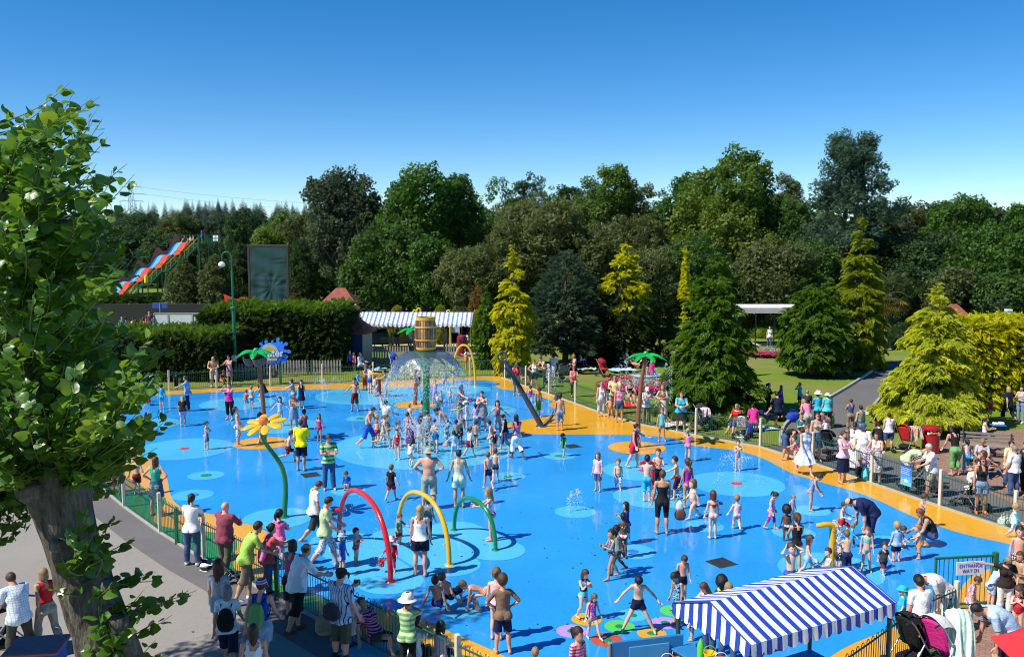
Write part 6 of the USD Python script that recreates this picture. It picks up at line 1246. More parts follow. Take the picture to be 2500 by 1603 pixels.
def hairmesh(T,style):
 key=('hair',style)
 if key in T.cache:return T.cache[key]
 hw,hh=T.hw,T.hh;C=np.array([0,-.012,T.hc]);e=ICO(3);d=e.vertices;th=dict(short=1.0,crop=.985,buzz=.955,bob=1.04,long=1.03,pony=1.0,bun=1.0,afro=1.55,curly=1.2,bald=.95).get(style,1.0)
 nz=np.asarray(meshkit.noise(d*(7 if style in('afro','curly')else 4.5),4));amp={'afro':.16,'curly':.16,'buzz':.0,'crop':.03}.get(style,.07)
 R=np.array([hw*1.13,hw*1.32,hh*.93])*th;V=d*R*(1+amp*nz)[:,None]+[0,.13*hh,.20*hh]
 rel=V/np.array([hw,hw,hh]);yy,zr,xr=rel[:,1],rel[:,2],abs(rel[:,0])
 line=np.where(yy<-.55,.56-.10*np.cos(xr*3),np.where(yy<.25,np.interp(yy,[-.55,.25],[.50,-.18]),np.interp(yy,[.25,.9],[-.20,-.62])))
 if style in('bob','long','curly'):line=np.where(yy<-.5,.60,np.where(yy<.05,np.interp(yy,[-.5,.05],[.45,-.7]),-.95))
 if style=='bald':line=np.where((yy>-.3)&(zr<.42),np.interp(yy,[-.3,.3],[-.05,-.5]),9)
 V2,F2,_=clip(V,e.faces,zr-line if style!='bald' else np.minimum(zr-line,.45-zr),[V]);ms=[TM(V2,F2)]
 u=hh
 if style in('long','bob','curly'):
  bot={'long':-2.35,'bob':-1.0,'curly':-1.5}[style];rows=np.linspace(.25,bot,12);P=[];F=[];n=21
  for i,zr_ in enumerate(rows):
   s=i/11;w=hw*(1.12+.10*sin(s*3))*(1-.22*s*(style=='long'));back=hw*(1.30+.10*sin(s*3.1))+.13*u
   for j in range(n):
    t=-1.75+3.5*j/(n-1);rr=1+.05*sin(j*2.3+i*.5);P.append((w*sin(t)*rr*1.02,back*cos(t)*rr*(.92 if abs(t)>1.3 else 1),zr_*u+.03*u*sin(j*1.7)*s))
  for i in range(11):
   for j in range(n-1):q=i*n+j;F+=[(q,q+1,q+n+1),(q,q+n+1,q+n)]
  P=np.array(P);In=P.copy();In[:,:2]*=.80;k=len(P);ms.append(TM(np.vstack([P,In]),np.vstack([np.array(F),np.array(F)[:,::-1]+k,[(11*n+j,11*n+j+1,k+11*n+j+1)for j in range(n-1)],[(11*n+j,k+11*n+j+1,k+11*n+j)for j in range(n-1)]])))
 if style=='pony':ms.append(tube(spline([(0,hw*1.2,.45*u),(0,hw*1.85,.40*u),(0.01,hw*1.95,-.25*u),(0,hw*1.7,-1.1*u)],10),np.array([.30,.38,.46,.46,.44,.42,.38,.30,.2,.05])*hw,10))
 if style=='bun':ms.append(ICO(2,hw*.5).apply_translation((0,hw*1.45,.45*u)))
 m=cat(ms);T.cache[key]=(np.array(m.vertices)+C,np.array(m.faces));return T.cache[key]
def hatmesh(T,style):
 hw,hh=T.hw,T.hh;C=np.array([0,-.012,T.hc+.18*hh]);k=hw*1.22
 dome_=[(k*1.05,.10*hh),(k*1.04,.34*hh),(k*.90,.68*hh),(k*.55,.90*hh),(0.0005,.97*hh)]
 if style=='cap':
  V=lathe(dome_,24);V.vertices[:,1]*=1.16;V.vertices[:,1]+=.14*hh;n=15;P=[];F=[]
  for i in range(n):
   t=-1.15+2.3*i/(n-1);P+=[(k*1.0*sin(t),-k*1.12*cos(t)+.12*hh,.20*hh),(k*1.05*sin(t),-k*1.12*cos(t)-hw*1.0*cos(t*.9),.10*hh-.05*abs(t))]
   if i:a=2*i-2;F+=[(a,a+1,a+3),(a,a+3,a+2)]
  V=cat([V,TM(np.array(P),np.array(F))])
 else:
  b_={'bucket':(1.62,-.16),'sun':(2.0,-.02),'flap':(1.45,-.05)}[style];V=lathe([(k*b_[0],(.10+b_[1])*hh-.05*hh),(k*1.3,.10*hh)]+dome_,28);V.vertices[:,1]*=1.14;V.vertices[:,1]+=.12*hh
  if style=='flap':V=cat([V,moved(lathe([(k*1.12,.2*hh),(k*1.18,-.5*hh),(k*1.3,-1.05*hh)],24),(0,.25*hh,0))]);V.update_faces(~((V.triangles_center[:,2]<.05*hh)&(V.triangles_center[:,1]<.1*hh)&(np.hypot(V.triangles_center[:,0],V.triangles_center[:,1])<k*1.4)))
 V.remove_unreferenced_vertices();return np.array(V.vertices)+C,np.array(V.faces)
def rotm(ax,a):
 ax=np.asarray(ax,float);ax=ax/np.linalg.norm(ax);K=np.array([[0,-ax[2],ax[1]],[ax[2],0,-ax[0]],[-ax[1],ax[0],0]]);return np.eye(3)+sin(a)*K+(1-cos(a))*K@K
RX,RY,RZ=(lambda a:rotm((1,0,0),a)),(lambda a:rotm((0,1,0),a)),(lambda a:rotm((0,0,1),a))
D2R=PI/180
def bones(T,q):
 """4 x 4 transforms of all bones for a pose q (degrees)."""
 J=T.J;R={n:np.eye(3)for n in BN};d=D2R
 R['pelvis']=RZ(q.get('ptw',0)*d)@RX(q.get('pp',0)*d);R['spine']=RX(q.get('lean',0)*d*.55)@RZ(q.get('tw',0)*d*.5)@RY(q.get('side',0)*d*.5);R['chest']=RX(q.get('lean',0)*d*.45)@RZ(q.get('tw',0)*d*.5)@RY(q.get('side',0)*d*.5)
 R['neck']=RX(q.get('hp',0)*d*.4)@RZ(q.get('hy',0)*d*.4);R['head']=RX(q.get('hp',0)*d*.6)@RZ(q.get('hy',0)*d*.6)
 for n,s in(('L',1),('R',-1)):
  fl,ab,tw,el=q.get('a'+n,(6,10,10,14));da=np.array([s*sin(ABD0),0,-cos(ABD0)])
  R['ua'+n]=RX(-fl*d)@RY(s*(ABD0-ab*d))@rotm(da,s*tw*d);R['fa'+n]=rotm(np.cross(da,[0,-1,0]),el*d);R['ha'+n]=rotm(np.cross(da,[0,-1,0]),q.get('w'+n,4)*d)
  hf,hb,kn=q.get('l'+n,(0,2,2))[:3];R['th'+n]=RY(-s*hb*d)@RX(-hf*d)@RZ(s*q.get('toe',6)*d);R['ca'+n]=RX(kn*d);R['ft'+n]=RX(q.get('f'+n,hf-kn if hf-kn<0 and q.get('flat',1)else max(-35,min(40,hf-kn)))*d*1.0)
 M={}
 for n in BN:
  A=np.eye(4);A[:3,:3]=R[n];A[:3,3]=J[n]-R[n]@J[n];M[n]=(M[PAR[n]]@A)if n in PAR else A
 return M
def deform(V,W,M):
 S=np.stack([M[n]for n in BN]);H=np.c_[V,np.ones(len(V))];out=np.zeros((len(V),3))
 for i in range(len(BN)):
  k=W[:,i]>0
  if k.any():out[k]+=W[k,i][:,None]*(H[k]@S[i].T)[:,:3]
 return out
POSES=dict(stand={},relax=dict(lL=(2,3,4),lR=(-3,2,3),aL=(4,9,15,16),aR=(-2,9,12,12)),walk=dict(lL=(24,2,12),lR=(-18,2,22),aL=(-22,8,10,18),aR=(24,8,10,26),lean=4),walk2=dict(lR=(24,2,12),lL=(-18,2,22),aR=(-22,8,10,18),aL=(24,8,10,26),lean=4),run=dict(lL=(48,2,45),lR=(-22,2,60),aL=(-35,10,10,75),aR=(45,10,20,80),lean=14),run2=dict(lR=(48,2,45),lL=(-22,2,60),aR=(-35,10,10,75),aL=(45,10,20,80),lean=14),hips=dict(aL=(-12,42,62,96),aR=(-12,42,62,96),lL=(2,5,2),lR=(-2,5,2)),folded=dict(aL=(34,8,78,104),aR=(38,10,84,92),lL=(3,4,3),lR=(-3,3,2)),fence=dict(lean=24,aL=(52,14,52,62),aR=(50,14,56,66),lL=(6,3,4),lR=(-10,3,6),hp=-12),rail=dict(lean=32,aL=(64,12,40,40),aR=(62,12,44,44),lL=(8,3,6),lR=(-14,3,10),hp=-16),bend=dict(lean=58,pp=26,aL=(64,8,20,20),aR=(58,10,20,30),lL=(10,4,14),lR=(2,4,12),hp=-18),stoop=dict(lean=34,pp=10,aL=(40,8,20,22),aR=(44,8,20,26),hp=12),bendlow=dict(lean=66,pp=40,aL=(72,6,12,12),aR=(70,8,12,14),lL=(16,5,26),lR=(12,5,26),hp=-25),crouch=dict(lL=(118,16,138),lR=(112,14,136),lean=28,pp=10,aL=(58,8,20,30),aR=(60,8,24,34),hp=-10),squat=dict(lL=(112,20,130),lR=(112,20,130),lean=18,pp=6,aL=(56,6,20,20),aR=(56,6,20,20),hp=6),sit=dict(lL=(98,8,74),lR=(90,10,50),pp=-10,lean=14,aL=(40,12,30,50),aR=(34,12,30,40)),sitback=dict(lL=(104,8,88),lR=(96,10,66),pp=-20,lean=2,aL=(-38,18,-10,6),aR=(-36,20,-10,8)),lounge=dict(lL=(84,6,22),lR=(100,8,76),pp=-32,lean=0,aL=(-40,18,-10,10),aR=(-34,20,-10,30)),bench=dict(lL=(84,6,86),lR=(86,7,84),pp=-4,lean=8,aL=(34,10,30,50),aR=(32,12,36,60)),kneel=dict(lL=(20,6,128),lR=(12,6,126),lean=18,aL=(34,10,30,50),aR=(34,10,30,50)),crawl=dict(pp=62,lean=22,lL=(78,8,96),lR=(58,8,84),aL=(88,6,4,6),aR=(84,8,4,8),hp=-30),hands_head=dict(aL=(142,40,40,118),aR=(138,42,40,120),lean=-4,hp=6),shade=dict(aL=(118,44,60,112),aR=(2,10,12,10)),shade2=dict(aR=(118,44,60,112),aL=(6,12,12,20)),camera=dict(aL=(66,12,50,122),aR=(70,12,56,120),hp=2),photo=dict(aL=(78,18,44,104),aR=(82,20,46,100),hp=-8),up=dict(aL=(150,28,10,20),aR=(24,20,20,50)),bothup=dict(aL=(140,30,10,40),aR=(146,30,10,30),hp=-12),reach=dict(aL=(68,10,12,12),aR=(10,10,12,20),lean=8),reach2=dict(aR=(68,10,12,12),aL=(8,10,12,20),lean=8),give=dict(aL=(58,8,30,40),aR=(60,8,32,36),lean=6),chesthands=dict(aL=(38,6,70,118),aR=(42,6,72,120),hp=16,lean=4),onefoot=dict(aL=(38,6,66,112),aR=(40,6,70,118),hp=22,lL=(14,3,4),lR=(-4,2,26)),wide=dict(lL=(6,26,4),lR=(8,24,10),aL=(8,44,0,18),aR=(4,42,0,16),lean=20,hp=26),armsout=dict(aL=(6,46,0,14),aR=(6,42,0,16),lL=(2,6,2),lR=(2,6,2)),step=dict(lL=(26,6,6),lR=(-6,4,8),aL=(4,16,5,10),aR=(0,14,5,8),hp=24,lean=4),look_down=dict(hp=34,lean=6,aL=(8,9,12,14),aR=(6,9,12,14)),jump=dict(lL=(52,6,88),lR=(-8,4,14),aL=(20,30,10,60),aR=(26,30,20,70),lean=6,flat=0),carry=dict(aL=(48,10,66,92),aR=(40,14,60,84),lean=-4),push=dict(aL=(42,10,20,40),aR=(42,10,20,42),lL=(16,2,8),lR=(-18,2,16),lean=12),sling=dict(aL=(50,8,60,88),aR=(8,12,10,16),hp=12),hold=dict(aL=(30,8,40,88),aR=(28,8,40,90)),sitwall=dict(lL=(70,8,60),lR=(40,8,30),aL=(6,14,30,40),aR=(10,14,20,30)),lie=dict(pp=-72,lL=(78,5,60),lR=(84,8,90),aL=(-20,20,0,20),aR=(10,20,20,60),hp=20),tray=dict(aL=(28,6,20,74),aR=(28,6,20,74)),lookup=dict(hp=-26,lean=-4))
SKIN={k:mat('skin_'+k,lambda path,c=c:usdkit.material(stage,path,{'tc':('texture_coordinate',{}),'n':('noise_texture',{'scale':5.0,'detail':4.0}),'r':('rgb_ramp',{'ramp':[(.3,tuple(np.array(c)*[.93,.86,.82])),(.7,c)]}),'p':('principled_bsdf',{'roughness':.42,'specular_ior_level':.4,'subsurface_weight':0.0})},[('tc.object','n.vector'),('n.fac','r.fac'),('r.color','p.base_color')],surface='p.BSDF'))for k,c in dict(fair=(.70,.42,.30),pale=(.76,.50,.38),pink=(.68,.345,.24),tan=(.54,.285,.17),olive=(.36,.18,.10),brown=(.155,.068,.036),dark=(.075,.033,.02)).items()}
HAIR={k:paint('hair_'+k,c,.45,.35,40.0,.5,90,.35)for k,c in dict(black=(.012,.010,.010),dark=(.030,.018,.012),brown=(.075,.038,.020),light=(.18,.10,.045),blond=(.42,.28,.12),fair=(.30,.19,.085),red=(.20,.055,.018),auburn=(.12,.035,.018),grey=(.22,.21,.20),white=(.55,.54,.52)).items()}
COL=dict(white=(.80,.80,.80),offwhite=(.70,.69,.64),cream=(.62,.55,.42),black=(.014,.014,.016),navy=(.014,.022,.075),dknavy=(.010,.014,.04),blue=(.03,.11,.48),royal=(.02,.06,.42),sky=(.28,.48,.74),ltblue=(.42,.56,.74),turq=(.03,.42,.58),teal=(.015,.17,.18),tealg=(.02,.36,.28),aqua=(.10,.55,.60),denim=(.055,.095,.19),ltdenim=(.20,.28,.42),paledenim=(.36,.44,.55),grey=(.20,.20,.21),ltgrey=(.42,.42,.44),dkgrey=(.045,.047,.05),charcoal=(.03,.03,.033),red=(.58,.025,.025),dkred=(.28,.015,.02),coral=(.68,.12,.12),crimson=(.55,.02,.05),maroon=(.25,.055,.085),plum=(.20,.015,.06),pink=(.75,.20,.40),hotpink=(.75,.03,.26),ltpink=(.75,.48,.55),rose=(.62,.14,.20),mauve=(.42,.10,.17),lilac=(.52,.38,.62),purple=(.14,.05,.22),magenta=(.45,.03,.30),orange=(.80,.20,.02),dkorange=(.65,.09,.02),yellow=(.85,.75,.01),paleyel=(.76,.68,.30),lemon=(.80,.70,.36),gold=(.75,.45,.02),lime=(.36,.58,.10),palegr=(.48,.62,.34),green=(.02,.28,.06),sage=(.22,.30,.20),grass=(.16,.36,.12),mint=(.50,.66,.56),khaki=(.24,.18,.11),beige=(.46,.36,.27),taupe=(.21,.13,.09),tan=(.40,.28,.17),brown=(.10,.055,.035),olive=(.10,.095,.06),camo=(.075,.068,.052),dkbrown=(.03,.02,.018),stone=(.38,.35,.28),peach=(.72,.34,.20))
def cloth(spec):
 """'white', or 'stripe:green:white:0.09' (bands across), 'vert:...' (bands upright), 'dots:..', 'floral:a:b:c', 'check:a:b'."""
 f=spec.split(':');nm='cloth_'+spec.replace(':','_').replace('.','p')
 if len(f)==1:return paint(nm,COL[spec],.82,.14,9.0,.75,15.0,.2)
 def b(path):
  A,B=COL[f[1]],COL[f[2]];C=COL[f[3]]if len(f)>3 and f[3]in COL else B;n={'tc':('texture_coordinate',{}),'nb':('noise_texture',{'scale':26.0,'detail':4.0}),'bm':('bump',{'strength':.4,'distance':.02}),'p':('principled_bsdf',{'roughness':.82,'specular_ior_level':.2})}
  l=[('tc.object','nb.vector'),('nb.fac','bm.height'),('bm.normal','p.normal')]
  if f[0]in('stripe','vert'):
   per=float(f[3])if len(f)>3 else .09;n.update({'s':('separate_xyz',{}),'d':('math',{'math_type':'multiply_add','value2':1/per,'value3':40.0}),'fr':('math',{'math_type':'fraction'}),'le':('math',{'math_type':'less_than','value2':.5}),'m':('mix_color',{'a':B,'b':A})})
   l+=[('tc.object','s.vector'),('s.'+('z' if f[0]=='stripe' else 'x'),'d.value1'),('d.value','fr.value1'),('fr.value','le.value1'),('le.value','m.fac'),('m.result','p.base_color')]
  elif f[0]=='check':
   n.update({'bk':('brick_texture',{'color1':A,'color2':A,'mortar':B,'scale':1.0,'mortar_size':.006,'brick_width':.045,'row_height':.045,'offset':0.0}),'mp':('mapping',{'rotation':(1.5708,0,0)})});l+=[('tc.object','mp.vector'),('mp.vector','bk.vector'),('bk.color','p.base_color')]
  elif f[0]=='pin':
   n.update({'s':('separate_xyz',{}),'d':('math',{'math_type':'multiply_add','value2':1/.05,'value3':40.0}),'fr':('math',{'math_type':'fraction'}),'le':('math',{'math_type':'less_than','value2':.22}),'m':('mix_color',{'a':B,'b':A})});l+=[('tc.object','s.vector'),('s.x','d.value1'),('d.value','fr.value1'),('fr.value','le.value1'),('le.value','m.fac'),('m.result','p.base_color')]
  else:
   n.update({'v':('noise_texture',{'scale':22.0 if f[0]=='floral' else 38.0,'detail':1.5,'roughness':.4}),'r':('rgb_ramp',{'ramp':[(0,A),(.44,A),(.47,B),(.56,B),(.59,C),(1,C)]})});l+=[('tc.object','v.vector'),('v.fac','r.fac'),('r.color','p.base_color')]
  return usdkit.material(stage,path,n,l,surface='p.BSDF')
 return mat(nm,b)
M_EYE=paint('eye_dark',(.02,.015,.012),.2);M_LIP=paint('lip',(.45,.13,.11),.5);M_GLASS=paint('sunglass',(.008,.008,.010),.1)
TB={}
def build_of(k):
 if k not in TB:TB[k]=make_build(k)
 return TB[k]
def person(tile,x,y0,y1,kind,yaw,pose,label,hair='short:brown',wear=(),skin='fair',h=None,z=0.0,hat=None,group=None,lod=0,**over):
 """tile, x, y0 (top of head), y1 (soles): where the figure stands in the photograph; h: standing height in metres when the pose hides it."""
 T=build_of(kind);px,py=tp(tile,x,y1);g=gp(px,py,0.0)if not z else gp(px,py,z)
 q=dict(POSES[pose]);q.update(over)
 if h is None:
  h=at(*tp(tile,x,y0),g[1])[2]-g[2]
 M=bones(T,q);Bv=deform(T.V,T.W,M);zmin=Bv[:,2].min();sup=Bv[Bv[:,2]<zmin+.06];cx,cy=(sup[:,0].min()+sup[:,0].max())/2,(sup[:,1].min()+sup[:,1].max())/2
 if pose in('crawl','lie','sit','sitback','lounge'):cx,cy=Bv[:,0].mean(),Bv[:,1].mean()
 sh=np.array([cx,cy,zmin]);t=thing('person',label,'person',group,loc=(g[0],g[1],g[2]+.0065),rz=yaw)
 up=lambda V:(V-sh)*h
 bm=usdkit.mesh(stage,str(t.GetPath())+'/body',TM(up(Bv),T.F),SKIN[skin],True)
 def put(name,gm,m,smooth=True):
  part(t,name,TM(up(deform(gm[0],gm[2],M)),gm[1]),m,smooth)
 for w_ in wear:
  f=w_.split('=');nm,col=f[0],f[1];base=nm.split('@')[0];arg=float(nm.split('@')[1])if '@' in nm else None
  if base in('skirt','dress','longskirt','flared'):
   p=T.p;hem={'skirt':p['kneez']+.03,'dress':p['kneez']+.03,'longskirt':.07,'flared':.16}[base]if arg is None else arg
   put('skirt' if base!='dress' else 'dress_skirt',skirt(T,p['waist'][0]+(.03 if base!='skirt' else-.01),hem,{'skirt':1.12,'dress':1.30,'longskirt':1.45,'flared':1.62}[base],{'flared':.10}.get(base,.035)),cloth(col))
  else:
   loose=None
   put({'tee':'shirt','swim':'swimsuit','tube':'top','cami':'camisole','tank':'vest_top','vest':'vest_top','bandeau':'bikini_top','briefs':'briefs','suit':'sun_suit'}.get(base,base),garment(T,base,arg,loose),cloth(col))
 if hair and hair!='none':
  st,hc_=hair.split(':');V,F=hairmesh(T,st);put('hair',rigid(T,V,F,'head'),HAIR[hc_])
 if hat:
  st,hc_=hat.split(':');V,F=hatmesh(T,st);put('hat',rigid(T,V,F,'head'),cloth(hc_)if hc_ in COL else cloth(hc_.replace('|',':')))
 yw=yaw%360
 C=np.array([0,-.012,T.hc]);u=T.hh;hw=T.hw
 if q.get('glasses'):
  m=cat([ICO(1,1).apply_scale((hw*.36,hw*.10,hw*.26)).apply_translation((s*hw*.42,-hw*1.10,.06*u))for s in(-1,1)]+[box(hw*2.1,hw*.06,hw*.10,(0,-hw*.98,.10*u))]);m.apply_translation(C);put('sunglasses',rigid(T,np.array(m.vertices),np.array(m.faces),'head'),M_GLASS)
 elif(yw<100 or yw>260):
  for s in(-1,1):
   m=ICO(1,1).apply_scale((hw*.15,hw*.05,hw*.085)).apply_translation(C+[s*hw*.39,-hw*1.045,.055*u]);put('eye',rigid(T,np.array(m.vertices),np.array(m.faces),'head'),M_EYE)
  m=ICO(1,1).apply_scale((hw*.27,hw*.06,hw*.06)).apply_translation(C+[0,-hw*1.09,-.50*u]);put('mouth',rigid(T,np.array(m.vertices),np.array(m.faces),'head'),M_LIP)
 cyaw,syaw=cos(yaw*D2R),sin(yaw*D2R);Rw=np.array([[cyaw,-syaw,0],[syaw,cyaw,0],[0,0,1]])
 def world(p,bone):
  p=np.atleast_2d(np.asarray(p,float));o=(np.c_[p,np.ones(len(p))]@M[bone].T)[:,:3];return up(o)@Rw.T+np.array([g[0],g[1],g[2]+.0065])
 t_=Build();t_.prim,t_.world,t_.T,t_.h,t_.g,t_.M=t,world,T,h,g,M;t_.J=T.J
 t_.hand=lambda n:world(T.J['ha'+n]*.4+T.J['tip'+n]*.6,'ha'+n)[0]
 return t_
 # ------------------------------------------------------------------ everyone in the photograph
P=person;GF='people leaning on the near railing'
# --- near left: pavement and railing
pl1=P('B',255,462,1490,'stout',235,'push','man in a pale checked shirt pushing a black pushchair at the lower left corner','crop:brown',['shorts@.14=camo','shirt@.42=check:white:ltblue','shoes=brown'],'pink',lean=26)
P('B',560,405,1330,'woman',232,'walk','blonde woman in a red vest top and grey cropped trousers, by the leaning tree','bob:fair',['trousers@.14=stone','tank=red','shoes=pink'],'tan')
P('A',1615,545,995,'child',178,'relax','boy with bare back in dark red trunks inside the left railing','short:dark',['shorts@.33=vert:dkred:black:.2'],'fair',aL=(-8,24,10,20),aR=(-8,24,10,20))
P('A',1850,550,1235,'woman',172,'hips','woman in a turquoise vest and denim skirt, hands on hips inside the left railing','long:auburn',['skirt@.33=denim','tank=tealg'],'pink')
P('A',1438,605,1000,'child',150,'folded','dark-haired girl just behind the second cream post of the left railing','bob:dark',['shorts@.30=ltgrey','bandeau=red'],'tan',h=1.35)
P('A',1350,602,965,'child',120,'stoop','child in long red shorts left of the second cream post of the left railing','short:dark',['shorts@.22=vert:red:black:.16'],'tan',h=1.15)
P('A',975,275,640,'man',60,'stoop','person in a pale blue shirt glimpsed through the lime leaves at the left railing','short:brown',['trousers=ltdenim','shirt=ltblue'],'tan',h=1.7)
P('C',72,190,772,'woman',182,'folded','woman with a long dark plait, white top and blue jeans at the near railing','pony:dark',['trousers=denim','tee=white','shoes=white'],'fair',lean=6)
P('C',340,255,868,'stout',158,'fence','bald man in a maroon tee shirt and camouflage trousers at the near railing','none',['trousers=dots:camo:olive','tee@.5=maroon','shoes=black'],'pink',h=1.80,lean=8)
P('C',505,410,1085,'man',118,'rail','man in a lime green polo shirt and khaki shorts leaning far over the near railing','short:dark',['shorts@.24=khaki','tee=lime','shoes=white'],'tan',h=1.86)
pl5=P('C',682,500,1050,'woman',128,'rail','woman in a coral red top and jeans with a pink bag, elbows on the railing','bun:dark',['trousers=denim','tee=coral','shoes=black'],'tan',h=1.70,lean=16)
P('C',888,565,1235,'woman',158,'fence','woman in a mauve strappy top and dark shorts beside the white-shirted man','bob:dark',['shorts@.25=charcoal','tank=mauve','shoes=brown'],'pink',h=1.72,lean=12)
pl7=P('C',925,640,1340,'stout',128,'rail','balding man in a big white tee shirt with a back print and black shorts','bald:brown',['shorts@.22=black','tee@.5=white','shoes=brown'],'tan',h=1.88,lean=26)
P('C',300,730,1390,'child',182,'relax','girl with long ginger hair, grey top and denim shorts walking on the pavement','long:auburn',['shorts@.36=ltdenim','tee=ltgrey'],'fair')
pl9=P('C',368,938,1650,'woman',186,'walk','grey-haired woman in white with a black drawstring bag on her back','bob:grey',['shorts@.25=dknavy','tee=white'],'tan')
pl10=P('C',645,880,1660,'woman',172,'walk','woman in a striped purple cap carrying a green rucksack','short:brown',['shorts@.37=paledenim','tank=royal'],'pink',hat='cap:stripe|purple|ltpink|.04')
P('C',588,1290,2060,'woman',196,'relax','long-haired brunette in a strappy white top at the bottom edge of the pavement','long:brown',['skirt=denim','cami=white'],'pink',h=1.66)
pl12=P('D',295,758,1580,'stout',148,'sling','man in a pale striped shirt and dark cap at the near railing','crop:black',['shorts@.24=olive','shirt@.45=pin:navy:ltblue','socks=black','shoes=black'],'pink',hat='cap:black',h=1.84)
pl13=P('D',842,1020,1700,'child',172,'camera','boy in a pale sun hat and green striped top holding up a camera','short:brown',['trousers=black','tee=stripe:grass:palegr:.10'],'tan',hat='bucket:offwhite',h=1.60)
P('D',425,1095,1420,'man',150,'sit','person in a white tee shirt sitting in the shade against the near railing','short:brown',['shorts=khaki','tee=white'],'tan',h=1.7)
P('D',560,1270,1500,'woman',60,'lounge','person in a pink and navy striped top lying in the railing shade','short:brown',['shorts=dkgrey','tee=stripe:pink:navy:.05'],'tan',h=1.6)
P('D',965,1290,1640,'child',130,'sit','dark-haired boy in white drinking from a bottle inside the railing','short:black',['shorts=black','tee=white'],'tan',h=1.55,aR=(70,14,50,100))
P('D',1150,1430,1620,'child',150,'sit','child in a pale pink top sitting by the bottom cream post','bob:dark',['shorts=navy','tee=ltpink'],'tan',h=1.3)
# --- left half of the pad
P('C',803,312,797,'child',160,'folded','girl in a bright pink patterned sun suit standing by the flower stem','pony:dark',['skirt@.36=dots:hotpink:pink','tee=dots:hotpink:pink'],'fair')
P('C',745,520,790,'toddler',120,'stand','toddler with a pale blue cap beside the girl in pink','short:brown',['suit=sky'],'fair',hat='flap:sky')
P('C',1105,60,590,'man',118,'look_down','man in a plain white tee shirt with his head bowed, near the red arch','crop:brown',['shorts@.25=dkgrey','tee=white'],'tan',lL=(22,2,8),lR=(-16,2,26))
P('J',600,1105,1570,'man',22,'folded','man in a green and white striped polo shirt with folded arms','short:brown',['trousers=denim','tee@.42=stripe:palegr:green:.13'],'pink',h=1.83,hp=18,hy=20)
pl16=P('D',165,195,805,'man',104,'walk','man in a pale green tee shirt and flowered shorts walking with a camera','short:dark',['shorts@.24=floral:ltgrey:white:grey','tee=palegr'],'pink',aL=(34,8,10,20),hp=20)
P('D',325,10,160,'toddler',-8,'squat','red-haired toddler in a blue suit squatting on a pale circle','short:red',['suit@.95=blue'],'fair',h=.95)
P('X',956,1131.8,1222,'child',158,'walk2','boy in a black tee shirt and red shorts running away','short:light',['shorts@.33=red','tee=black'],'fair',aL=(20,24,0,20),aR=(-20,30,0,20))
P('X',1048,1092.7,1241,'stout',182,'hips','bare-backed man in a sun hat and cargo shorts with hands on hips','crop:brown',['shorts@.25=stone'],'pink',hat='bucket:stone')
P('X',1121,1098,1237,'woman',182,'stand','woman in a pale vest and shorts with a dark headscarf','bun:dark',['shorts@.36=mint','tank=cream'],'tan',hat=None,aL=(2,16,0,8),aR=(2,16,0,8))
P('D',940,283,862,'woman',178,'relax','blonde woman in a frilly white camisole and dark shorts, under the yellow arch','long:blond',['shorts@.37=dknavy','cami=white'],'pink')
P('D',768,350,612,'toddler',50,'reach','red-haired boy in a sage shirt and red shorts by the yellow arch','short:red',['shorts@.28=red','tee@.5=sage'],'fair')
pl23=P('D',705,540,838,'toddler',-4,'stand','toddler in pink with a floppy sun hat carrying a red bucket','short:light',['leggings@.12=hotpink','suit@.9=crimson'],'fair',hat='sun:ltpink',aR=(10,34,0,6))
P('D',415,470,762,'toddler',76,'hold','little girl in a pink patterned swimsuit with raised hands, under the red arch','short:brown',['tube@.40=dots:pink:red'],'fair')
P('D',298,510,862,'child',70,'relax','child in a blue hooded swim suit in front of the walking man','short:brown',['suit@.45=blue'],'fair',hat='flap:sky')
P('D',1012,220,560,'child',150,'stand','child in a grey top partly hidden behind the blonde woman','short:brown',['trousers=dknavy','tee@.9=grey'],'fair')
P('D',1080,932,1190,'child',168,'sitback','dark-haired boy with bare back sitting on the pad in blue trunks','short:black',['shorts@.27=vert:royal:dknavy:.1'],'tan',h=1.3)
P('D',1175,808,1130,'child',150,'lounge','boy in navy shorts sitting behind the dark-haired boy','short:brown',['shorts@.2=dknavy'],'pink',h=1.35)
P('E',175,965,1165,'child',268,'crawl','boy in white and orange trunks crouched on hands and feet','short:light',['briefs=dots:white:orange'],'pink',h=1.2)
P('E',432,835,1500,'child',188,'hips','boy in a brown tee shirt and navy shorts, hands on hips near the front railing','short:brown',['shorts@.28=navy','tee@.5=taupe'],'pink',h=1.6)
P('E',385,795,1385,'child',168,'stand','girl in pale pink hidden behind the boy in brown','bun:light',['swim=ltpink'],'pale')
P('E',322,135,575,'child',268,'give','girl in a pink patterned swimsuit by the green arch','long:fair',['swim=dots:pink:white','briefs=hotpink'],'pink')
P('E',310,-168,152,'child',205,'walk','shirtless boy in navy trunks running, left of a pair','short:light',['trunks=navy'],'fair')
P('E',375,-195,88,'child',176,'walk2','shirtless boy in dark trunks running, right of a pair','short:brown',['trunks=dkgrey'],'fair')
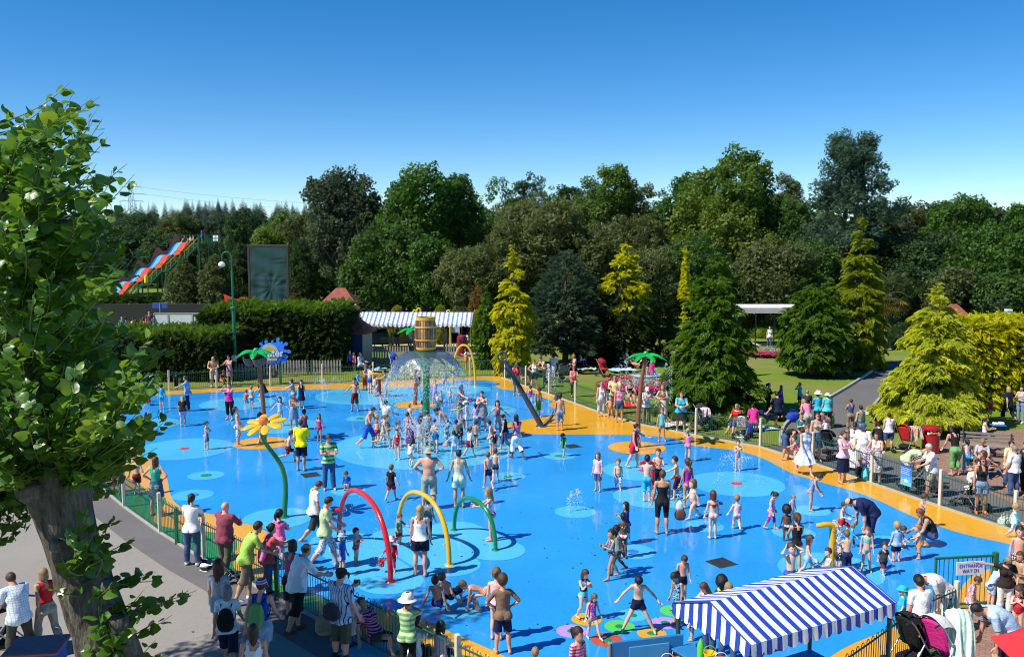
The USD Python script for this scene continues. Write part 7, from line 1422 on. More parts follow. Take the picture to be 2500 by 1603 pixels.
# --- far left of the pad
P('I',690,145,508,'stout',12,'fence','shirtless bald man in cream shorts leaning on the far railing','none',['shorts@.27=dots:cream:stone','shoes=white'],'tan',h=1.78)
P('I',870,130,478,'woman',-14,'give','woman in a purple strapless top with a towel round her waist by the far railing','bun:dark',['skirt@.30=dots:lilac:maroon','tube=lilac'],'pink')
P('I',795,270,470,'child',40,'crouch','child in red crouching low between the man and woman at the far railing','short:brown',['shorts=cream','tee=dkred'],'tan',h=1.3)
P('I',868,455,892,'plump',-22,'photo','woman in a bright pink top and black trousers taking a photograph','short:auburn',['leggings@.14=black','tank=hotpink'],'fair')
P('I',372,370,785,'man',282,'reach','young man in a wet grey patterned shirt and jeans holding out his arms','short:brown',['trousers=navy','shirt@.45=dots:grey:sky'],'tan',aR=(60,10,12,14))
P('I',325,585,962,'child',200,'stoop','girl in a black tee shirt and lilac shorts on the left of the pad','long:fair',['shorts@.36=lilac','tee=black'],'fair')
P('I',245,330,540,'child',190,'relax','child in black outside the far railing beside a blue bag','short:dark',['trousers@.2=black','tee=black'],'tan')
P('I',988,730,1198,'child',96,'lookup','boy in red and white trunks looking up on the yellow circle','short:dark',['shorts@.27=floral:red:white:ltgrey'],'fair')
P('I',610,905,1237,'child',84,'folded','small boy in red-striped trunks alone on a pale circle','short:dark',['shorts@.30=vert:maroon:ltgrey:.08'],'fair')
P('I',1222,790,1172,'child',172,'walk','girl with a dark plait and patterned top by the left palm trunk','pony:dark',['suit@.3=dots:ltgrey:white'],'fair')
P('I',1465,620,962,'child',8,'armsout','girl in a pale swimsuit with arms held out, on the red nozzle','long:dark',['swim=ltblue'],'fair')
P('I',1630,575,1010,'woman',32,'folded','blonde woman in a turquoise tube top and denim skirt','bob:blond',['skirt@.30=ltdenim','tube@.5=floral:aqua:white:sky'],'tan')
P('I',1065,540,682,'toddler',182,'squat','toddler in coral squatting with her back turned at the far edge','short:light',['suit=coral'],'fair',h=.95)
P('I',1130,488,752,'child',172,'relax','boy in a grey shirt and blue shorts beside the squatting toddler','short:fair',['shorts@.25=dots:navy:ltblue','tee=ltgrey'],'fair')
P('I',1235,470,622,'woman',262,'crouch','woman in a black top crouching behind the left palm trunk','bob:dark',['trousers=ltgrey','tee=black'],'fair',h=1.62)
P('I',1610,478,745,'child',262,'reach','child in white and black reaching left at the far left of the crowd','short:brown',['shorts@.3=black','tee@.5=ltgrey'],'fair',h=1.4)
P('I',1718,480,760,'child',10,'relax','girl in a dark dress behind the blonde woman','bob:dark',['dress@.3=dknavy','tank=dknavy'],'fair',h=1.4)
P('I',1715,1000-115,1482,'man',176,'relax','lifeguard-like man in a yellow tee shirt over navy shorts','crop:brown',['trunks@.44=red','shorts@.30=dknavy','tee@.5=yellow'],'tan',h=1.80,aR=(30,12,40,60))
P('I',1752,800,1140,'child',200,'reach2','dark-haired girl in a maroon top behind the man in yellow','pony:black',['tank=maroon','shorts@.36=navy'],'tan',h=1.3)
P('I',1650,1010,1372,'child',110,'run','child running behind the man in yellow, one leg kicked back','short:brown',['shorts=dkred'],'fair',h=1.25)
P('J',480,675,1002,'child',-6,'stand','girl in a pink and turquoise swimsuit with long hair, right of the man in yellow','long:light',['briefs=turq','tube@.45=hotpink'],'tan')
P('J',895,255,645,'child',-6,'armsout','boy in black and red trunks with one arm out before the far railing','short:black',['shorts@.25=vert:black:dkred:.25'],'tan',aL=(0,14,0,6))
P('J',935,175,400,'child',84,'reach','child in a turquoise tee shirt approaching the far red cannon','short:brown',['shorts@.3=dkgrey','tee=turq'],'tan')
P('J',1022,105,392,'child',40,'give','boy in long orange-red shorts left of the far red cannon','short:light',['shorts@.2=dkorange'],'tan')
P('J',1080,105,428,'child',150,'reach','boy in tight blue trunks at the far red cannon','short:brown',['trunks=blue'],'pale')
P('J',1130,222,468,'child',130,'reach','small boy in navy trunks standing under the far red cannon head','short:light',['briefs=navy'],'pale')
P('J',1252,150,474,'child',268,'give','boy in wet grey shorts holding the far red cannon','short:dark',['shorts@.28=paledenim'],'tan')
P('J',1165,360,448,'toddler',150,'sit','pale toddler in blue and white trunks sitting under the far red cannon','short:light',['shorts=dots:royal:white'],'pale',h=.95)
# --- the crowd under the barrel
P('K',245,745,1280,'man',76,'carry','shirtless young man in bright blue shorts stooping over a toddler','short:dark',['shorts@.26=blue'],'pink',h=1.72,lean=22,lL=(28,3,30),lR=(-16,3,30),hp=10)
P('K',288,830,1230,'toddler',150,'stand','blond toddler in red in front of the man in blue shorts','short:blond',['trunks=crimson'],'fair')
P('K',410,635,1180,'man',152,'up','youth in a soaked white tee shirt with one arm raised','short:dark',['shorts@.25=grey','tee=offwhite'],'fair')
P('K',468,798,1292,'child',96,'run2','girl in a patterned bikini hurrying right through the spray','pony:light',['bandeau=dots:brown:stone','briefs=dots:brown:stone'],'fair',h=1.45,aL=(30,10,20,80),aR=(30,10,20,80))
P('K',550,1028,1442,'child',-2,'relax','little girl in a red swimsuit facing the camera','short:dark',['swim=crimson'],'pale')
P('K',578,915,1315,'child',70,'folded','girl in coral behind the little girl in red','pony:light',['swim=rose'],'fair')
P('K',730,876,1340,'woman',6,'relax','woman in a dark purple wet dress in the middle of the crowd','bob:dark',['skirt@.26=purple','tank=purple'],'fair')
P('K',690,800,1230,'child',182,'folded','girl in a pink top with her back turned, left of the woman in purple','pony:brown',['shorts=grey','tank=pink'],'fair')
P('K',722,690,1030,'child',178,'relax','shirtless boy with his back turned at the rear of the crowd','short:light',['shorts=dkgrey'],'pale')
P('K',855,870,1352,'child',186,'up','girl in yellow bikini bottoms with a long plait','pony:brown',['bandeau=ltpink','briefs=gold'],'fair')
P('K',735,1130,1530,'child',152,'stoop','girl in a white swimsuit bending her knees at the front of the crowd','long:dark',['swim=white'],'pale',lL=(34,4,50),lR=(20,4,46),lean=12)
P('K',885,650,1020,'woman',172,'camera','dark-haired girl in turquoise beside the green pole','bun:black',['shorts=denim','bandeau=turq'],'tan')
P('K',955,785,1255,'woman',182,'relax','woman in a grey top and dark patterned shorts, in front of the green pole','bun:brown',['shorts@.27=dots:dknavy:grey','tank=ltgrey'],'fair')
P('K',1065,885,1342,'child',-14,'chesthands','boy in light blue trunks hugging himself in the spray','short:dark',['trunks=dots:turq:royal'],'pale',lL=(14,5,6),lR=(-12,5,14))
P('K',1205,700,1252,'man',262,'stoop','youth in blue flowered shorts stooping forward in the spray','short:dark',['shorts@.22=floral:dknavy:sky:white'],'fair',h=1.66,aR=(110,20,40,110))
P('K',1055,370,692,'child',-4,'armsout','girl in a pink and lilac swimsuit behind the green pole','short:light',['swim=dots:pink:lilac'],'fair')
P('K',1190,240,490,'child',20,'walk','child blurred by the water dome near the far yellow arch','short:brown',['shorts=grey','tee=ltgrey'],'fair')
P('K',832,262,545,'child',186,'relax','child in a black wet suit behind the small far palm','short:dark',['suit@.95=black'],'fair')
P('L',270,475,722,'child',-4,'relax','shirtless boy in pale patterned shorts in the rear of the spray','short:blond',['shorts@.22=dots:ltgrey:turq'],'pale')
P('L',110,590,895,'child',168,'bothup','child in a dark wet suit and pale cap beside the green pole','short:dark',['suit@.9=dots:black:teal'],'fair',hat='flap:cream')
P('L',150,515,760,'child',20,'relax','boy in a grey shirt in the rear spray beside the girl in lilac','short:brown',['shorts=grey','tee=ltgrey'],'fair')
P('K',1310,1045,1432,'child',192,'armsout','toddler in a lilac-blue rash suit with her back turned','short:dark',['suit@.95=ltblue'],'fair',aR=(0,16,0,10))
P('K',1342,900,1275,'child',184,'relax','girl in a patterned brown top, centre right of the crowd','pony:dark',['shorts=navy','tank=dots:khaki:stone'],'tan')
P('L',412,840,1215,'child',30,'stoop','shirtless boy in dark shorts hunched in the spray','short:brown',['shorts@.22=dkgrey'],'tan')
P('L',410,565,920,'plump',60,'reach2','woman in a dark patterned swimsuit reaching right through the spray','bob:dark',['skirt@.36=dots:black:grey','swim=dots:black:grey'],'pink',h=1.64)
pl_gun=P('L',490,645,1012,'child',264,'reach2','girl in a pink top, white skirt and white cap squirting a yellow water pistol','pony:brown',['skirt@.32=white','tank=dots:pink:white'],'fair',hat='cap:white')
P('L',700,520,1048,'plump',-4,'chesthands','tall woman in a patterned swim dress standing at the edge of the spray','bun:dark',['skirt@.37=dots:navy:ltgrey','swim=dots:navy:ltgrey'],'pink',hp=0)
P('L',612,685,1052,'child',182,'relax','girl in a lilac-grey top and teal shorts, right of the crowd','pony:black',['shorts@.3=turq','tee@.5=lilac'],'tan')
P('L',612,905,1292,'child',172,'walk','shirtless boy in black trunks with his back turned','crop:brown',['briefs=black'],'fair')
P('L',535,990,1398,'child',134,'walk2','girl in a white top and maroon shorts walking right, front of the crowd','pony:light',['shorts@.33=plum','tank@.46=offwhite'],'fair')
P('L',808,905,1365,'child',262,'armsout','shirtless boy reaching down, behind the child in the red and white cap','short:dark',['shorts=ltgrey'],'fair',lean=14)
P('L',908,715,1110,'child',6,'armsout','girl in a red and white top and grey trousers right of the crowd','bob:dark',['trousers=ltgrey','tank=rose'],'fair',h=1.45)
P('L',1003,815,1312,'woman',258,'look_down','woman in a black top and rolled jeans walking left','pony:dark',['trousers@.17=denim','vest=black'],'fair',lL=(-12,2,20),lR=(20,2,8))
P('L',1165,830,1425,'woman',208,'run','dark-skinned woman in a pink vest and white cropped trousers running','long:black',['trousers@.16=white','tank=pink'],'brown',lean=6,lL=(20,3,16),lR=(-8,3,30))
P('L',868,1035,1375,'child',174,'hips','child in a black swimsuit and red and white cap, hands on hips','pony:brown',['swim=black'],'pink',hat='cap:vert|red|white|.16')
# --- right-hand side of the pad
P('L',1160,130,578,'woman',0,'look_down','woman in a red top and grey trousers behind the anchor','long:light',['trousers@.12=sage','tank=red'],'tan')
P('M',260,185,520,'woman',2,'hips','woman in a white vest and dark shorts standing at the far right railing','bun:dark',['shorts@.34=charcoal','tank=white'],'pink',glasses=1)
P('M',392,205,500,'man',300,'rail','shirtless man bending over the far right railing','crop:brown',['trousers=dkgrey'],'pink',h=1.76)
P('M',495,215,345,'man',170,'sit','person in a white shirt sitting on the grass by a grey pushchair','short:dark',['trousers=dkgrey','shirt=white'],'tan',h=1.7)
P('M',690,235,350,'woman',300,'sit','woman sitting on the grass behind the woman in coral','bob:fair',['shorts=black','tube=peach'],'pink',h=1.65)
P('M',725,255,618,'woman',4,'hold','woman in a coral top and dark leggings by the right railing post','bob:light',['leggings=black','tank@.46=coral'],'pink',glasses=1)
P('M',110,300,470,'woman',80,'lounge','sunbather lying on the grass under the golden cypress','bob:brown',['briefs=dkgrey','bandeau=dkgrey'],'tan',h=1.65)
P('M',1050,445,848,'woman',16,'relax','woman in a white vest and pale cropped trousers outside the right railing','bun:fair',['trousers@.17=ltblue','tank=white'],'pink',glasses=1)
P('M',1205,400,815,'stout',-8,'fence','grey-haired man in a yellow tee shirt behind the railing','crop:grey',['shorts=khaki','tee=paleyel'],'pink',h=1.8,glasses=1,lean=8)
P('M',1155,600,862,'toddler',4,'armsout','toddler in an orange suit standing by the railing','short:auburn',['suit=peach'],'pink',aR=(40,40,0,10))
P('M',1262,480,914,'woman',4,'relax','blonde woman in a pink vest and denim shorts on the yellow border','bob:blond',['shorts@.37=denim','tank=pink'],'tan')
P('M',310,500,855,'child',26,'look_down','boy in green trunks on the far right of the pad','short:black',['shorts@.23=green'],'tan')
P('M',215,480,684,'toddler',182,'walk','toddler in a pink swimsuit near the anchor','short:brown',['swim=magenta'],'fair')
P('M',558,575,1008,'child',188,'relax','shirtless boy in denim shorts beside the anchor','short:dark',['shorts@.24=ltdenim'],'pink')
P('M',605,1035,1318,'child',318,'look_down','child in a black cap and black-green wet suit on a pale circle','none',['suit@.5=vert:black:green:.12'],'fair',hat='flap:black',lL=(16,3,8),lR=(-10,3,10))
P('N',450,855,1362,'woman',66,'reach','woman in a red-pink tunic stretching out her arm by the right palm','bun:black',['shorts@.36=crimson','vest@.40=crimson'],'fair',lL=(12,2,6),lR=(-12,2,10))
P('N',425,488,640,'woman',12,'sit','woman in a bikini sitting on a red towel behind the right palm','bun:dark',['briefs=black','bandeau=black'],'tan',h=1.65)
P('N',600,440,868,'man',6,'chesthands','old man in a white cap, blue shirt and grey striped trousers','crop:grey',['trousers=vert:dkgrey:grey:.05','shirt=ltblue','shoes=grey'],'pink',hat='cap:white',hp=0)
P('N',782,455,850,'woman',-22,'fence','woman in a brown vest and cream skirt with arms on the right railing','bob:fair',['skirt@.2=cream','tank=taupe'],'pink',h=1.72,lean=8)
P('N',990,515,948,'plump',-6,'fence','ginger woman in a turquoise top and dark skirt leaning on the right railing','short:red',['skirt@.3=charcoal','tee@.2=turq','shoes=white'],'pink',h=1.72,lean=12)
P('N',775,680,1062,'child',4,'armsout','girl in a turquoise swimsuit on the right of the pad','pony:light',['briefs=turq','tank@.5=aqua'],'tan',aR=(4,12,0,8))
P('N',1068,905,1288,'child',150,'hold','little girl in a pink swimsuit at the yellow border','pony:blond',['swim=pink'],'fair',lL=(10,6,2),lR=(-8,4,6))
P('X',1459,1104,1199,'child',330,'relax','small child in a pale pink tee shirt and denim shorts, left of a pair','bob:light',['shorts@.3=denim','tee=ltpink'],'fair')
P('X',1509,1117,1194,'toddler',-2,'walk','toddler in blue and white trunks walking towards the camera','short:light',['shorts@.22=floral:ltblue:white:royal'],'fair')
P('F',730,-8,518,'woman',182,'relax','woman in a black strapless jumpsuit with bags on her arm','bun:auburn',['leggings@.27=black','tube=black'],'tan',aL=(0,10,8,10),aR=(10,10,10,30))
P('X',1579,1111,1223,'child',172,'give','boy in bright blue shorts at the red water post','short:black',['shorts@.24=turq'],'pale')
P('X',1606,1095,1205,'child',-4,'hold','boy facing the camera behind the red water post','crop:brown',['shorts@.22=black'],'fair')
P('X',1641,1114.6,1220,'child',262,'reach','boy in black and red trunks reaching for the red water post','short:dark',['shorts@.26=vert:dknavy:dkorange:.2'],'fair',lL=(10,4,4),lR=(-20,4,20))
P('X',1676,1118,1239,'child',206,'relax','older girl in a magenta swimsuit','pony:brown',['swim=magenta'],'tan')
P('F',990,58,394,'toddler',282,'walk','toddler in pink pants walking left','bob:light',['briefs=pink'],'pale')
P('F',1150,160,556,'child',186,'stand','girl in a red bandeau and pale pink shorts with her back turned','bob:auburn',['briefs=ltpink','bandeau=red'],'pale')
P('G',162,190,484,'toddler',182,'walk','toddler in a lilac swimsuit walking away, centre right','short:fair',['swim=ltpink'],'pale',aL=(4,26,0,16))
P('F',425,255,605,'child',274,'hold','girl in a navy flowered dress facing left','long:black',['dress@.3=floral:navy:royal:black','tee@.3=floral:navy:royal:black'],'tan')
P('F',408,345,718,'child',184,'relax','dark-skinned girl in a patterned bikini with a pink band','bun:black',['briefs=dots:pink:white','bandeau@.4=dots:lemon:black'],'brown')
P('F',318,475,895,'child',286,'hold','girl in a flowered swimsuit walking left with raised hand','pony:dark',['swim=floral:teal:purple:ltblue'],'tan',lL=(16,3,8),lR=(-16,3,14))
P('F',362,440,850,'child',288,'walk','dark-skinned girl in green walking just behind the flowered swimsuit','bun:black',['swim=sage'],'brown')
P('F',905,678,1102,'child',8,'look_down','tall shirtless boy in navy trunks with red trim, head bowed','short:brown',['briefs=dknavy','trunks=dknavy'],'pink')
P('F',852,822,1282,'child',306,'look_down','girl in a blue and green patterned sun dress looking down','pony:dark',['dress@.24=floral:teal:sky:navy','tank=floral:teal:sky:navy'],'tan')
P('F',540,905,1340,'child',-6,'wide','dark-haired boy in navy trunks standing with legs wide apart','short:black',['trunks=dknavy'],'fair',h=1.36)
P('E',1110,805,1240,'child',36,'onefoot','girl in a navy and aqua swimsuit on the orange spot','bob:brown',['swim=stripe:dknavy:aqua:.22'],'pale')
P('E',1195,1008,1400,'child',26,'step','long-haired girl in a lilac swimsuit stepping on the red spot','long:light',['swim=dots:lilac:magenta'],'pale')
P('E',1060,1305,1950,'child',44,'relax','girl in a pink and white striped tee shirt at the bottom edge','pony:dark',['shorts=denim','tee@.4=stripe:hotpink:ltpink:.055'],'pink',h=1.42)
P('E',700,1460,1950,'child',182,'relax','fair-haired boy whose head shows at the bottom edge','short:fair',['shorts=navy','tee=grey'],'fair')
P('F',1112,905,1525,'woman',296,'give','auburn-haired woman in a white vest behind the kiosk canopy','long:auburn',['trousers=denim','tank=white'],'pink',lean=14,hp=16)
P('F',975,1095,1400,'toddler',250,'stand','toddler whose head peeps up by the auburn-haired woman','short:brown',['tee=ltblue','shorts=grey'],'fair')
P('F',1218,880,1350,'child',182,'relax','child with big dark curls in a yellow top near the kiosk','afro:black',['shorts=denim','tank=yellow'],'dark')
P('F',1272,925,1570,'woman',184,'relax','woman with streaked blonde hair and a low-backed white top by the canopy','bob:fair',['trousers=denim','tank=white'],'pink')
P('G',450,160,482,'child',60,'look_down','girl in a hot pink patterned sun suit walking right','pony:dark',['leggings@.2=dots:hotpink:magenta','suit@.9=dots:hotpink:ltpink'],'pink',lL=(14,3,6),lR=(-14,3,12))
P('G',625,195,450,'child',30,'relax','girl in a lilac and green swimsuit behind the curly toddler','pony:fair',['briefs=grass','swim=lilac'],'pale',hp=20)
P('G',572,290,574,'toddler',176,'stand','dark-skinned curly-haired toddler in white pants','afro:black',['briefs=white'],'brown')
P('G',650,345,835,'child',184,'hold','older girl in a black open-backed swimsuit','pony:brown',['swim=black'],'pink')
P('G',612,598,1095,'child',16,'hands_head','boy in blue trunks with both hands on his head','short:brown',['trunks=blue'],'pale')
P('G',755,525,888,'child',56,'walk','boy in light blue trunks moving right towards the yellow cannon','curly:brown',['trunks=sky'],'pale')
P('G',888,725,880,'toddler',286,'sit','toddler sitting on the ground by the yellow cannon','short:brown',['briefs=navy'],'pale',h=.95)
P('G',1070,490,875,'child',184,'give','boy in navy shorts with bare back at the yellow cannon','short:light',['shorts@.22=navy'],'fair')
P('G',1012,545,830,'child',120,'stoop','child half hidden behind the yellow cannon','short:brown',['shorts=dkgrey'],'fair')
P('G',1240,465,838,'child',-14,'relax','little girl in a pale blue bikini right of the yellow cannon','bun:light',['briefs=aqua','bandeau=aqua'],'fair',lL=(0,6,2),lR=(6,6,2))
P('G',1120,428,630,'toddler',74,'walk','toddler in a turquoise and blue suit held by the bending man','short:fair',['leggings@.12=royal','suit@.6=turq'],'fair')
P('G',1262,240,625,'stout',272,'bend','balding man in a navy tee shirt bending right over','bald:dark',['shorts@.25=navy','tee@.45=navy'],'pink',h=1.78)
P('G',998,245,556,'child',52,'jump','boy in red shorts with one leg lifted','short:brown',['shorts@.28=red'],'pale')
P('G',788,30,330,'child',62,'stoop','girl in a blue and white striped swimsuit leaning forward','bun:dark',['swim=stripe:ltblue:navy:.035'],'pink',h=1.22,lean=20)
P('H',190,580,858,'toddler',8,'walk2','toddler in a dark grey tee shirt and navy shorts','short:brown',['shorts@.24=stripe:dknavy:dkred:.14','tee@.4=dkgrey'],'fair')
P('H',290,415,745,'toddler',192,'relax','blond boy in a pale blue tee shirt and navy shorts with his back turned','short:blond',['shorts@.27=dknavy','tee=sky'],'fair')
P('H',520,355,618,'plump',262,'crouch','woman in a black vest and denim crouching over a toddler','short:red',['trousers@.27=denim','tank=black'],'tan',h=1.66)
P('H',475,440,726,'toddler',258,'reach','toddler in turquoise shorts before the crouching woman','short:fair',['shorts@.22=dots:turq:orange'],'fair')
P('H',350,480,640,'toddler',40,'squat','toddler in pink squatting by the crouching woman','short:brown',['suit=pink'],'fair',h=.9)
P('H',510,240,470,'toddler',70,'chesthands','shirtless child standing on the yellow border with hand to mouth','short:brown',['shorts=navy'],'fair',h=1.0)
P('H',1275,260,545,'toddler',72,'walk','blond toddler in a blue and white suit at the right-hand edge of the border','short:blond',['leggings@.12=ltgrey','suit@.9=vert:turq:white:.2'],'fair')
P('H',1305,430,960,'child',-18,'relax','sturdy shirtless boy in red and white patterned shorts at the right edge','short:dark',['shorts@.22=floral:dkred:white:navy'],'pink',h=1.45)
P('H',1300,668,1130,'child',300,'hold','brown-haired child half hidden behind the woman in brown','short:brown',['tee=tan','shorts=navy'],'tan')
P('H',1195,690,1215,'woman',-14,'look_down','woman in a brown top and white trousers with one arm along the gate','bob:fair',['trousers@.12=offwhite','tee@.3=dkbrown'],'tan',glasses=1,aR=(10,94,0,6),aL=(6,22,40,50))
P('H',925,855,1290,'child',58,'look_down','crop-haired boy in a white printed tee shirt by the entrance post','buzz:brown',['trousers@.1=ltblue','tee@.42=dots:white:rose'],'tan')
P('H',1180,1075,1700,'stout',274,'bend','man in a pale tee shirt bending down at the lower right corner','crop:black',['shorts@.24=dots:dknavy:dknavy','tee@.42=ltblue'],'tan',h=1.80,lean=52,pp=24)
P('H',475,878,1570,'plump',192,'reach','dark-haired woman in a white tee shirt and navy trousers right of the canopy','short:black',['trousers=dknavy','tee@.4=white'],'pink',aL=(10,8,8,10),aR=(10,10,8,10))
P('H',655,880,1330,'man',286,'bend','man in white shirt and white trousers bending over the short railing','short:black',['trousers=white','shirt@.4=offwhite'],'tan',h=1.72)
P('H',335,950,1300,'toddler',262,'relax','toddler in a navy and turquoise cap behind the canopy','none',['suit=turq'],'fair',hat='flap:turq')
P('H',690,915,1290,'child',150,'relax','child in a navy striped top behind the bending man in white','short:dark',['shorts=dknavy','tee@.5=stripe:teal:dknavy:.05'],'tan')
P('H',1300,940,1345,'toddler',-36,'chesthands','little girl in a red swimsuit hugging herself at the right edge','bob:brown',['swim=crimson'],'fair')
P('H',1090,830,1150,'child',100,'stoop','child with dark hair seen through the bars of the gate','short:dark',['suit=ltblue'],'fair',h=1.1)
P('H',1300,1470,1900,'child',182,'relax','fair-brown head at the bottom right corner under the parasol','short:light',['tee=grey','shorts=navy'],'fair')
# --- right-hand crowd outside the railing
P('O',485,935,1296,'child',-4,'chesthands','girl in pink pants with water splashing in her face','short:brown',['briefs=pink'],'fair',hp=-8)
P('O',848,265,628,'woman',60,'hold','woman in dark clothes standing in the conifer shade','pony:black',['leggings=black','shirt@.9=black'],'fair')
P('O',985,290,590,'woman',280,'hold','woman in a blue dress standing in the conifer shade','long:dark',['dress@.3=blue','tank=blue'],'fair')
P('O',955,435,705,'man',186,'kneel','man in navy kneeling with his back turned in the shade','short:black',['trousers=dknavy','tee@.45=dknavy'],'tan',h=1.78)
P('O',1205,258,540,'child',216,'camera','boy in a turquoise tee shirt eating on the lawn','short:fair',['shorts@.3=dknavy','tee=turq'],'tan')
P('O',1290,345,740,'man',182,'relax','grey-haired man in a dark grey tee shirt seen from behind','crop:grey',['trousers=dkgrey','tee@.42=dkgrey'],'pink')
P('O',1415,390,780,'child',184,'folded','child in a turquoise tee shirt and white sun hat, left of two hats','short:brown',['trousers=dknavy','tee@.42=turq'],'tan',hat='bucket:offwhite',h=1.6)
P('O',1530,378,790,'plump',184,'relax','woman in a pale turquoise top and white sun hat, right of two hats','short:grey',['trousers=floral:dkgrey:black:grey','tee@.35=aqua'],'pink',hat='bucket:white')
P('O',1300,530,890,'woman',190,'stoop','woman in a pale pink vest bending away from the camera','bob:fair',['shorts@.36=stone','tank=pink'],'pink',h=1.66)
P('O',1225,640,1040,'plump',8,'hold','woman in a teal dress and sunglasses behind the white-skirted woman','bun:fair',['dress@.2=teal','tee@.4=teal'],'pink',glasses=1)
P('O',1060,800,1165,'woman',52,'bend','woman in a dark top bending down to a toddler in pink','bun:dark',['shorts@.30=denim','tank=black'],'tan',h=1.66)
P('O',1150,880,1196,'toddler',262,'reach','toddler in a pink swimsuit facing the bending woman','short:brown',['swim=dots:pink:rose'],'fair')
P('O',1275,745,1345,'woman',8,'walk','woman in a grey halter top and long white skirt striding on the border','short:light',['flared@.24=white','vest=ltblue'],'pink',hy=14)
P('O',1410,610,1190,'woman',6,'shade','woman in a beige top and denim skirt shading her eyes','short:dark',['skirt@.3=denim','tank=beige'],'pink',glasses=1)
P('O',1515,670,960,'child',184,'hold','small girl in white with ginger hair by the black pushchair','bob:auburn',['shorts=red','tee=white'],'fair')
P('Q',105,400,745,'woman',186,'folded','woman in a slate blue vest and grey trousers on the asphalt path','short:brown',['trousers@.12=khaki','tank@.44=denim'],'tan')
P('Y',1230,410,1180,'woman',330,'relax','dark-skinned woman in a long white dress','bun:black',['longskirt=white','vest=white'],'brown',glasses=1)
pl_mum=P('Y',1060,550,1395,'woman',26,'carry','woman in a navy skirt and flip-flops carrying a toddler','short:brown',['skirt@.22=dknavy','tee@.3=ltpink'],'pink',hy=20)
P('Y',1085,620,985,'toddler',40,'sit','toddler in a sun hat and blue and yellow top held in a woman\'s arms','none',['shorts=royal','tee@.5=blue'],'fair',hat='bucket:cream',z=.80,h=.86,lL=(50,16,50),lR=(50,16,50))
P('Y',1370,425,1215,'stout',318,'relax','man in a white shirt and blue cap, shoes in hand','crop:grey',['shorts@.26=stone','shirt@.45=white'],'tan',hat='cap:denim')
P('Y',1600,580,1385,'woman',318,'fence','dark-haired woman in white with a bright towel over the railing','bob:dark',['skirt@.22=floral:ltgrey:grey:white','tank=white'],'tan',h=1.72,lean=12)
P('Y',1790,255,865,'plump',182,'relax','woman in a white sleeveless top and denim shorts seen from behind','short:dark',['shorts@.32=denim','vest@.50=white'],'pink')
P('Y',1620,420,840,'woman',172,'squat','person in black with a cap crouching by the path','short:dark',['trousers=black','tee@.5=black'],'fair',hat='cap:black',h=1.66)
P('Y',1325,280,760,'woman',200,'relax','woman in a faded strappy top seen from behind, beyond the blue cap','bun:dark',['skirt=denim','tank=sage'],'pink',h=1.55)
P('Y',1570,205,520,'child',280,'stoop','small child beside a heap of bright towels on the lawn','short:dark',['tee=dknavy','shorts=coral'],'tan')
P('Q',960,860,1425,'stout',264,'push','white-haired man in a white shirt and checked shorts at a pushchair','crop:white',['shorts@.24=check:stone:khaki','shirt@.42=white','shoes=dkgrey'],'tan')
P('Q',700,905,1305,'woman',80,'bend','blonde woman in white trousers bending over a pram behind the blue notice','bob:blond',['trousers=white','tee=palegr'],'pink',h=1.7)
P('Q',1190,720,1195,'woman',190,'stoop','woman in a black vest and green cropped trousers bending over','bob:black',['trousers@.17=grass','tank@.46=black'],'pink',h=1.72,lean=16)
P('Q',1312,820,1180,'child',184,'relax','girl in a striped lilac vest and turquoise trousers seen from behind','pony:dark',['trousers@.12=turq','tank@.44=stripe:white:lilac:.05'],'pink')
P('Q',1365,890,1130,'child',220,'relax','child in a pale blue top beside the girl in turquoise trousers','short:brown',['shorts=dkgrey','tee=sky'],'fair')
P('Q',1345,985,1345,'plump',250,'bench','woman in a pink top and white cropped trousers sitting by a pushchair','bob:auburn',['trousers@.17=white','tank=ltpink','shoes=white'],'tan',h=1.66)
P('Q',1470,855,1230,'woman',330,'bench','grey-blonde woman in a grey top sitting on the dark bench','short:fair',['trousers=dkgrey','tee@.4=ltgrey'],'tan',h=1.66,hp=22)
P('Q',1472,1008,1600,'woman',-4,'shade','woman in a black vest and denim shorts with a hand to her forehead','bob:auburn',['shorts@.37=ltdenim','tank=black','shoes=orange'],'tan',glasses=1)
P('Q',1510,600,945,'woman',76,'tray','woman in a white vest and dark shorts carrying a blue tray','pony:dark',['shorts@.36=dkgrey','tank=white'],'tan')
P('Q',1775,840,1320,'plump',8,'relax','person in a pale yellow top beside the white-shirted man','pony:dark',['trousers=denim','tee@.45=lemon'],'pink')
P('Q',1800,890,1410,'stout',204,'relax','grey-haired man in a white tee shirt and blue jeans at the right edge','crop:grey',['trousers=denim','tee@.45=white','shoes=navy'],'tan')
P('Q',1570,385,605,'toddler',30,'relax','small child in a red tee shirt and green shorts by the golden hedge','short:dark',['shorts@.24=lime','tee=red','shoes=orange'],'tan')
P('Q',1750,270,645,'plump',200,'walk','blonde woman in a navy top and dark trousers walking by the golden hedge','bob:blond',['trousers@.17=dknavy','tee@.3=dknavy','shoes=red'],'tan')
P('Q',1880,265,650,'woman',300,'hold','woman in white and jeans at the right edge by the golden hedge','short:dark',['trousers=ltdenim','tank=ltgrey','shoes=white'],'pink')
P('Q',1920,1010,1400,'woman',280,'relax','person in dark clothes cut off by the right edge of the photo','bob:dark',['trousers=black','tee=dkbrown'],'tan',h=1.7)
